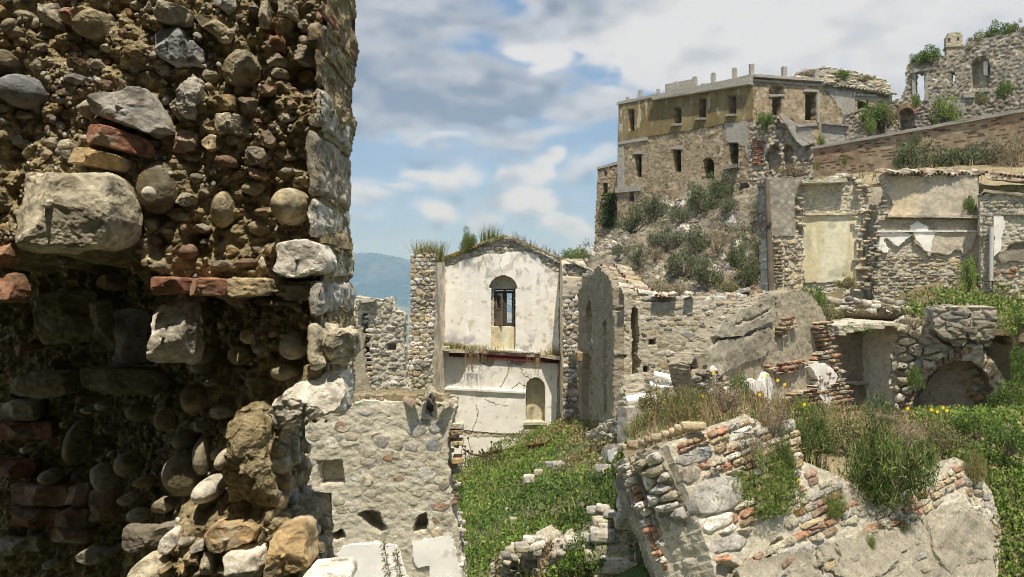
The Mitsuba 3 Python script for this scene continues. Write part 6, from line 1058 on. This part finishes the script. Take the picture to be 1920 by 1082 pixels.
for j in range(900): t = r.uniform(0, 1); px = 1144 + 12 * r.normal() * .5 * (1 + t * .4); py = 362 + 66 * t; C.append(TW.hit(px, py) + TW.n * r.uniform(.1, .5))
put(k + '__leaves', leaves(np.array(C), .22, r, [1, 1, 2, 11], 1.6), 'leaf', smooth=False); put(k + '__stem', tube([TW.hit(1143, 432) + TW.n * .15, TW.hit(1146, 395) + TW.n * .15, TW.hit(1143, 365) + TW.n * .15], .05, 5), 'wood_grey')
for px, b_, w, hh, Y, sp, lab in (
    (1708, 318, 78, 64, 41, 'grey2', 'large grey-green bush above the left half of the tiled wall'), (1790, 320, 96, 54, 40, 'grey2', 'large grey-green bush above the middle of the tiled wall'), (1845, 318, 80, 50, 39, 'grey', 'pale grey bush above the right end of the tiled wall'), (1900, 322, 60, 76, 38, 'dry', 'dry brownish bush at the right edge, above the roof tiles'), (1715, 275, 26, 24, 43, 'grey2', 'bush top poking up in front of the brick retaining wall'),
    (1583, 310, 9, 16, 49.6, 'green', 'small tuft growing out of the face of the brick retaining wall'), (1531, 318, 12, 24, 50, 'olive', 'small weed at the left end of the brick retaining wall'),
    (1747, 122, 46, 34, 57, 'green', 'dark green bush on the ruin top left of the chimney'), (1722, 124, 36, 24, 57.5, 'green', 'low dark bush on the broken left corner of the hilltop ruin'), (1872, 82, 50, 36, 55.5, 'green', 'dense green bush on top of the hilltop ruin, right of the arched window'), (1840, 84, 40, 26, 56, 'olive', 'thin weeds on top of the hilltop ruin above the arched window'), (1905, 66, 40, 26, 55, 'olive', 'straggling weeds on the highest part of the ruin at the right edge'), (1820, 98, 30, 16, 56, 'olive', 'small weeds beside the chimney foot'),
    (1884, 186, 28, 34, 53.3, 'green', 'green bush hanging on the ruin wall right of the arched window'), (1838, 195, 24, 22, 54, 'olive', 'small plant under the sill of the arched window'), (1772, 232, 56, 46, 54.3, 'bright', 'bright green bush at the foot of the hilltop ruin behind the coping'), (1640, 226, 52, 34, 55, 'green', 'green plants over the top of the overgrown wall'), (1632, 248, 22, 30, 54.6, 'bright', 'yellow-green plant left of the dark doorway in the overgrown wall'), (1665, 236, 26, 50, 54.8, 'olive', 'hanging plants right of the dark doorway in the overgrown wall'), (1718, 200, 16, 22, 54.5, 'bright', 'tuft at the foot of the ruin doorway above the arch'),
    (1437, 236, 34, 24, 56, 'green', 'green plant below the broken opening at the corner of the large building'), (1433, 250, 12, 26, 56, 'green', 'trailing plant hanging down below the corner of the large building'), (1540, 272, 14, 18, 53.5, 'bright', 'small bright plant at the end of the coping'),
    (1490, 330, 70, 22, 52, 'dry', 'dry yellow grass at the foot of the collapsed annex'), (1580, 146, 30, 16, 63, 'green', 'green weeds on the rubble roof of the wing'), (1622, 152, 34, 12, 63.5, 'olive', 'yellowish weeds along the eave of the wing'), (1512, 146, 50, 14, 63, 'dry', 'dry grass on the rubble roof beside the stub post'),
    (1527, 590, 50, 56, 20.5, 'green', 'dark green plant growing behind the top of the collapsed house'), (1555, 600, 44, 34, 20, 'olive', 'olive weeds next to the dark green plant on the collapsed house'), (1618, 604, 34, 30, 21, 'dry', 'reddish dry plant above the shadowed recess'), (1612, 628, 60, 20, 18.4, 'green', 'trailing weeds hanging over the stone lintel'), (1814, 548, 36, 66, 25.5, 'bright', 'tall bright green plant beside the pipe wall'), (1820, 400, 22, 30, 27.3, 'green', 'small green plant rooted in the corner of the buff plaster wall'), (1590, 540, 44, 24, 26, 'olive', 'yellow weeds at the foot of the yellow plaster wall'),
    (1715, 728, 32, 44, 17.8, 'green', 'grey-green plant on the rubble left of the round arch'), (1715, 616, 50, 26, 18, 'dry', 'dusty weeds on top of the rubble wall left of the overhanging block'), (1905, 626, 70, 46, 17, 'bright', 'bright grassy plant on the overhang at the right edge'), (1912, 720, 40, 70, 16.5, 'green', 'dark green bush at the right edge beside the arch'), (1895, 770, 70, 50, 15.5, 'green', 'green herbs between the arch and the right edge')):
    bush(px, b_, w, hh, Y, sp, lab)
for px, b_, w, hh, Y, sp, lab in ((1290, 800, 90, 70, 10.5, 'spiky', 'green wiry weed on the bank behind the top left bricks of the leaning wall'), (1235, 770, 70, 46, 14, 'olive', 'olive weeds at the far left of the bank, near the broken white slabs'), (1360, 768, 80, 56, 11.5, 'dry', 'dry brown weed on the bank behind the upper bricks'), (1385, 742, 36, 40, 13.4, 'green', 'small green plant before the cracked render of the collapsed house'), (1530, 850, 90, 66, 9.6, 'spiky', 'dense green weeds just behind the middle of the leaning wall'),
    (1590, 835, 80, 50, 10.6, 'olive', 'olive weeds on the bank below the shadowed recess'), (1700, 842, 90, 60, 10.6, 'dry', 'reddish dry weeds behind the big grassy clump'), (1510, 790, 46, 40, 11.8, 'fine', 'fresh green weed at the foot of the stepped bricks'), (1770, 838, 80, 46, 10.6, 'olive', 'olive weeds at the right end of the bank'), (1660, 800, 70, 34, 13, 'dry', 'dry weeds in front of the shadowed recess'), (1830, 820, 90, 44, 12, 'green', 'lush green weeds below the right half of the round arch'), (1890, 850, 80, 56, 10.9, 'green', 'lush green weeds at the right edge above the leaning wall')):
    bush(px, b_, w, hh, Y, sp, lab)
def nb_(px, py, back=0.02): return float((NW.hit(px, py) + NW.n * -back)[1])
for px, b_, w, hh, sp, lab in ((1432, 962, 118, 96, 'fine', 'round bright green bush growing from the face of the leaning wall block'), (1562, 968, 42, 46, 'fine', 'small green tuft on the render right of the round bush'), (1655, 940, 150, 140, 'spiky', 'big dark green grassy clump spilling over the leaning wall block'), (1828, 905, 48, 54, 'spiky', 'grassy clump at the right end of the leaning wall block'), (1630, 1028, 22, 26, 'fine', 'tiny green weed in a crack of the grey render'), (1692, 994, 24, 26, 'olive', 'tiny olive weed under the brick patch of the leaning wall'), (1410, 880, 64, 70, 'dry', 'dry twiggy weed in front of the left bricks of the leaning wall'), (1448, 815, 56, 60, 'dry', 'dark dry weed beside the grey stone on top of the leaning wall'), (1470, 900, 60, 70, 'spiky', 'olive wiry weeds over the bricks above the round bush')):
    bush(px, b_, w, hh, nb_(px, b_) - .05, sp, lab)
# grasses
def blades(C, L, r, pal, w=.012, lean=.35, droop=.25, lo=.7, hi=1.3, seg=3):
    """Grass blades rooted at C: thin curved strips."""
    n = len(C); L = L * r.uniform(.55, 1.25, n); a = r.uniform(0, 2 * np.pi, n); d = np.stack([np.cos(a), np.sin(a), 0 * a], 1); ln = np.abs(r.normal(0, lean, n)); s = np.stack([-np.sin(a), np.cos(a), 0 * a], 1); V = []
    for i in range(seg + 1):
        t = i / seg; c = C + np.array([0, 0, 1.]) * (L * t * (1 - .3 * droop * t))[:, None] + d * (L * ln * t + L * droop * t * t * .6)[:, None]; ww = w * (1 - t * .92); V += [c - s * ww, c + s * ww]
    v = np.stack(V, 1).reshape(-1, 3); m = 2 * (seg + 1); k = np.arange(n) * m; f = []
    for i in range(seg): f += [np.stack([k + 2 * i, k + 2 * i + 1, k + 2 * i + 3], 1), np.stack([k + 2 * i, k + 2 * i + 3, k + 2 * i + 2], 1)]
    uv = np.repeat(np.stack([(np.array(pal)[r.integers(0, len(pal), n)] + .5) / NP, r.uniform(lo, hi, n)], 1), m, 0); return v, np.vstack(f), uv
def grass(key, C, L, pal, label, seed, w=.012, lean=.35, droop=.25): tag(put(key, blades(np.asarray(C, float), L, np.random.default_rng(seed), pal, w, lean, droop), 'leaf', smooth=False), label, 'grass', kind='stuff')
r = np.random.default_rng(17)
grass('gable_grass', [W(r.uniform(778, 832), 492, 26.3 + r.uniform(-.3, .3)) for _ in range(420)], .62, [2, 9, 4, 9], 'tall green and straw grass on top of the left wall of the white house', 1, .014)
bush(876, 470, 34, 32, 29.9, 'spiky', 'bushy green weed on the left slope of the gable')
grass('ridge_grass', [W(r.uniform(900, 938), 462 - (r.uniform(0, 1)) * 10, 30.1) for _ in range(110)], .62, [2, 9, 8], 'tall grass stalks left of the gable peak', 2, .018, .2)
grass('right_gable_grass', [W(q, 441 + (q - 950) * .44 + 3, 30.1) for q in r.uniform(960, 1085, 160)], .32, [11, 9, 5], 'dark thin weeds along the right slope of the gable', 3, .014, .5)
grass('slope_moss', [W(q, 484 - (q - 835) * .38 + 2, 29.8) for q in r.uniform(836, 945, 500)], .12, [9, 4, 6, 2], 'dry mossy grass along the left slope of the gable', 4, .016, .8)
zz = lambda x: fz(834) - (x - X0) * .064
grass('ledge_grass', [[x, 29.6 + r.uniform(-.1, .3), zz(x)] for x in X0 + np.abs(r.normal(0, .75, 520))] + [[x, 29.6 + r.uniform(-.1, .3), zz(x)] for x in X1 - np.abs(r.normal(0, .3, 160))], .24, [9, 4, 2, 4], 'yellowing grass on the broken upper floor of the white house', 5, .012)
grass('hanging_weeds', [[x, 29.55, zz(x) - .1] for x in r.normal(-1.35, .18, 70)] + [[x, 29.5, zz(x) - .1] for x in r.normal(.85, .14, 26)], -.6, [11, 5, 9], 'dry roots and weeds hanging below the broken floor edge', 6, .007, .3, .1)
sm1, sm2, sm4, sm3 = sampler(B1), sampler(B2), sampler(B4), sampler(B3)
def scatter(sm, region_px, n, Yr, seed, key=None):
    """Points on an earth bank whose picture falls in the region."""
    rr = np.random.default_rng(seed); pg = Polygon(region_px); x0, y0, x1, y1 = pg.bounds; m_ = n * 14
    Y = rr.uniform(*Yr, m_); x = (rr.uniform(x0, x1, m_) - 960) / F * Y; z = sm(x, Y); ok = np.isfinite(z); x, Y, z = x[ok], Y[ok], z[ok]
    ok = (meshkit.fbm(np.stack([x * 1.6, Y * 1.1, x * 0 + seed * .37], -1), 3, 4) + rr.normal(0, .06, len(x)) >= .46) & shapely.contains_xy(pg, 960 + F * x / Y, 541 - F * z / Y)
    return np.stack([x, Y, z], 1)[ok][:n]
for key, reg, n, Yr, L, pal, lab, w in (
    ('bank_grass', [(1170, 740), (1420, 735), (1440, 812), (1180, 850)], 2200, (8, 20), .3, [2, 9, 4, 2, 5], 'mixed green and dry grass behind the left part of the leaning wall', .008),
    ('dry_grass', [(1440, 760), (1780, 770), (1800, 900), (1500, 900)], 2300, (8, 18), .27, [9, 4, 2, 5, 9, 2, 11], 'brownish dry grass along the top of the leaning wall', .007),
    ('bank_green', [(1680, 740), (1990, 740), (1990, 900), (1790, 880)], 1700, (9, 18.5), .2, [2, 9, 2, 3, 1], 'lush green grass below the round arch', .012),
    ('terrace_grass', [(1680, 505), (1990, 500), (1990, 640), (1690, 600)], 1400, (18, 27.5), .22, [2, 9, 9, 2, 4], 'green grass on the terrace in front of the ruined rooms', .013),
    ('side_grass', [(1840, 880), (2000, 880), (2000, 1200), (1840, 1200)], 1500, (9, 13.5), .16, [2, 9, 1, 2], 'green grass at the right edge beside the leaning wall', .01)):
    grass(key, scatter({'bank_grass': sm1, 'dry_grass': sm1, 'bank_green': sm1, 'terrace_grass': sm2, 'side_grass': sm4}[key], reg, n, Yr, n), L, pal, lab, n, w)
def herbs(key, C, size, height, pal, label, seed, per=9):
    rr = np.random.default_rng(seed); C = np.repeat(C, per, 0); n = len(C); spread = np.stack([rr.normal(0, height * .45, n), rr.normal(0, height * .45, n), height * rr.uniform(.1, 1, n)], 1)
    v, f, uv = leaves(C + spread, size, rr, pal, 1.8, .5, .6, 1.35); tag(put(key, (v, f, uv), 'leaf', smooth=False), label, 'weeds', kind='stuff')
herbs('bank_herbs', scatter(sm1, [(1680, 740), (1990, 740), (1990, 900), (1790, 880)], 1500, (9, 18.5), 301), .06, .22, [2, 3, 9, 3, 3], 'lush green leafy weeds on the bank below the round arch', 302, 5)
herbs('terrace_herbs', scatter(sm2, [(1685, 500), (1990, 490), (1990, 640), (1700, 600)], 900, (18, 27.5), 303), .09, .3, [2, 3, 9, 2], 'leafy green weeds on the terrace before the ruined rooms', 304)
herbs('side_herbs', scatter(sm4, [(1840, 860), (2000, 860), (2000, 1200), (1840, 1200)], 1300, (9, 13.5), 305), .05, .16, [2, 3, 9, 3], 'leafy green weeds at the right edge beside the leaning wall', 306, 5)
herbs('wall_top_herbs', scatter(sm1, [(1170, 740), (1800, 740), (1800, 900), (1500, 880), (1180, 850)], 900, (8, 18), 307), .045, .2, [9, 2, 4, 5, 2, 11], 'mixed low weeds along the top of the leaning wall', 308)
grass('dry_stalks', scatter(sm1, [(1200, 740), (1480, 740), (1480, 830), (1200, 850)], 260, (8, 15), 91), .75, [4, 5, 11, 5], 'tall dry stalks rising above the left part of the leaning wall', 92, .005, .2)
grass('upper_dry_grass', scatter(sm3, [(1480, 300), (2000, 300), (2000, 345), (1480, 345)], 350, (29, 52), 93), .35, [4, 10, 9], 'dry grass on the upper bank above the ruined rooms', 94, .02)
# herbs of the green court: leaves in clumps on the court floor
def court_z(x, y): return np.clip(-4.75 + .5 * x - .06 * (y - 20), -6.4, -3.2)
r = np.random.default_rng(27); n = 90000; Y = r.uniform(11.0, 29.4, n); x = r.uniform(-2.6, 4.2, n); keep = (x < 1.2 + .13 * Y) & (x > -.075 * Y - .6); x, Y = x[keep], Y[keep]
den = meshkit.fbm(np.stack([x * 1.3, Y * 1.0, x * 0], -1), 4, 6); hh = .5 * np.clip((den - .36) * 2.8, 0.06, 1); keep = r.uniform(0, 1, len(x)) < np.clip((den - .33) * 6, .04, 1); x, Y, hh = x[keep], Y[keep], hh[keep]
P = np.stack([x, Y, court_z(x, Y) + hh * r.uniform(.15, 1, len(x)) ** .6], 1)
v, f, uv = leaves(P, .07, r, [2, 3, 3, 2, 3, 9, 2, 3], 1.7, .5, .6, 1.5); pt = meshkit.fbm(np.stack([x * .8, Y * .6, x * 0 + 4], -1), 4, 16); uv[:, 1] *= np.repeat(.6 + .85 * pt, 4); dr_ = meshkit.fbm(np.stack([x * .55 + 9, Y * .42, x * 0], -1), 4, 26) + r.normal(0, .04, len(x)); pp = np.where(dr_ > .65, np.array([9, 4, 9, 11])[r.integers(0, 4, len(x))], np.where(dr_ < .43, np.array([1, 2, 2, 1])[r.integers(0, 4, len(x))], -1)); sel_ = np.repeat(pp, 4) >= 0; uv[sel_, 0] = ((np.repeat(pp, 4) + .5) / NP)[sel_]
tag(put('court_herbs', (v, f, uv), 'leaf', smooth=False), 'lush green leafy weeds covering the sunken court', 'weeds', kind='stuff')
sel = r.uniform(0, 1, len(P)) < .06; grass('court_grass', P[sel] * [1, 1, 1], .28, [3, 9, 2], 'grass blades standing among the leafy weeds of the court', 28, .008)
for j, (px, py, Y, w, hh_) in enumerate(((1105, 1075, 11.2, 90, 60), (1075, 1082, 11.3, 60, 40), (1090, 980, 17.8, 80, 46), (1135, 965, 17.2, 40, 50), (1215, 1075, 10, 40, 90), (1170, 970, 13.5, 44, 70))): bush(px, py, w, hh_, Y, 'green', ['leafy green weed on the front rubble wall', 'small leafy weed at the bottom edge, left of the bigger one', 'leafy weed in front of the low stone wall of the court', 'leafy weed at the foot of the rendered post', 'green weed under the shadowed left edge of the leaning block', 'green weed between the post and the leaning block'][j], key='leafy_weed', cat='weed')
r = np.random.default_rng(37); st = []
for j in range(22): p = W(r.uniform(858, 945), 880 - r.uniform(0, 12), 25 + r.uniform(-1, 1)); L = r.uniform(.35, .75); st.append(tube([p, p + [r.normal(0, .03), 0, L * .5], p + [r.normal(0, .06), 0, L]], .009, 4)); m = trimesh.creation.icosphere(1, .035); st.append((m.vertices + st[-1][0][-1], np.array(m.faces)))
tag(put('dry_flower_stalks', join(st), 'leaf', smooth=False, uv=[(11 + .5) / NP, .9]), 'dark flower stalks standing before the white foot of the house', 'stalks', kind='stuff')
# flowers
for (px, py, Y), lab in (((1438, 704, 11.5), 'highest yellow flower before the cracked render of the collapsed house'), ((1318, 743, 11), 'leftmost yellow flower of the right bank, low in the green weeds'), ((1424, 740, 11), 'yellow flower a little below and left of the highest one'), ((1471, 721, 11.5), 'right one of the three yellow flowers before the collapsed house'), ((1458, 713, 11.6), 'middle yellow flower of the close row before the collapsed house'), ((1508, 758, 11), 'yellow flower at the foot of the stepped broken bricks'), ((1497, 900, 8.4), 'lone yellow flower low on the leaning wall, right of the round bush'), ((1746, 768, 12), 'left yellow flower of the cluster before the dark side of the round arch'), ((1757, 772, 12), 'lowest yellow flower of the cluster before the round arch'), ((1775, 770, 12), 'right yellow flower of the cluster before the round arch'), ((1768, 764, 12), 'top yellow flower of the cluster before the round arch'), ((1702, 766, 12.4), 'single yellow flower at the left foot of the round arch'), ((1811, 786, 12), 'rightmost yellow flower, in the lush grass below the round arch'), ((1338, 700, 11), 'small yellow flower near the left tip of the collapsed house')):
    k = thing('yellow_flower', lab, 'flower', 'yellow flowers on the right bank'); p = W(px, py, Y); z = sm1(p[0], p[1]); z = float(z) if np.isfinite(z) and z < p[2] else p[2] - .3
    put(k + '__stalk', tube([[p[0] + .03, Y, z], [p[0] + .01, Y, (z + p[2]) / 2], p], .004, 4), 'leaf', smooth=False, uv=[(9 + .5) / NP, 1.])
    hd = []; s = .021 * Y / 11
    for i in range(12):
        a = 2 * np.pi * i / 12; d = np.array([math.cos(a), -.45, math.sin(a)]) * [1, .3, 1]; e = np.array([-math.sin(a), 0, math.cos(a)]); hd.append((np.array([p, p + d * s * .6 + e * s * .28, p + d * s * 1.15, p + d * s * .6 - e * s * .28]) - [0, .005, 0], np.array([[0, 1, 2, 3]])))
    m = trimesh.creation.icosphere(1, s * .35); hd.append((m.vertices * [1, .5, 1] + p - [0, .008, 0], np.array(m.faces))); put(k + '__head', join(hd), 'leaf', smooth=False, uv=[(6 + .5) / NP, 1.1])
# seed heads close to the camera
for j, (px, py, px2, py2, Y, lab) in enumerate(((718, 1012, 738, 1150, 3.6, 'green grass ear at the bottom, left one of the pair before the white plaster'), (742, 1030, 760, 1150, 3.6, 'green grass ear at the bottom, right one of the pair before the white plaster'), (1034, 1012, 985, 1140, 3.2, 'brown drooping grass ear before the front rubble wall'), (934, 1034, 922, 1150, 3.3, 'olive grass ear at the left of the front rubble wall'))):
    k = thing('grass_ear', lab, 'grass ear'); a, b_ = W(px2, py2, Y), W(px, py, Y); put(k + '__stalk', tube([a, (a + b_) / 2 + [.005, 0, .01], b_], .0018, 5), 'leaf', uv=[(9 + .5) / NP, .8]); m_ = b_ + (a - b_) * .62; rr = np.random.default_rng(j); C = b_ + (m_ - b_) * rr.uniform(0, 1, (170, 1)) + rr.normal(0, .0035, (170, 3))
    v, f, uv = leaves(C, .022, rr, [[9, 2, 4], [9, 2, 4], [5, 4, 11], [9, 11, 4]][j], 5, 0); put(k + '__ear', (v, f, uv), 'leaf', smooth=False)
for k in list(scene):
    pass
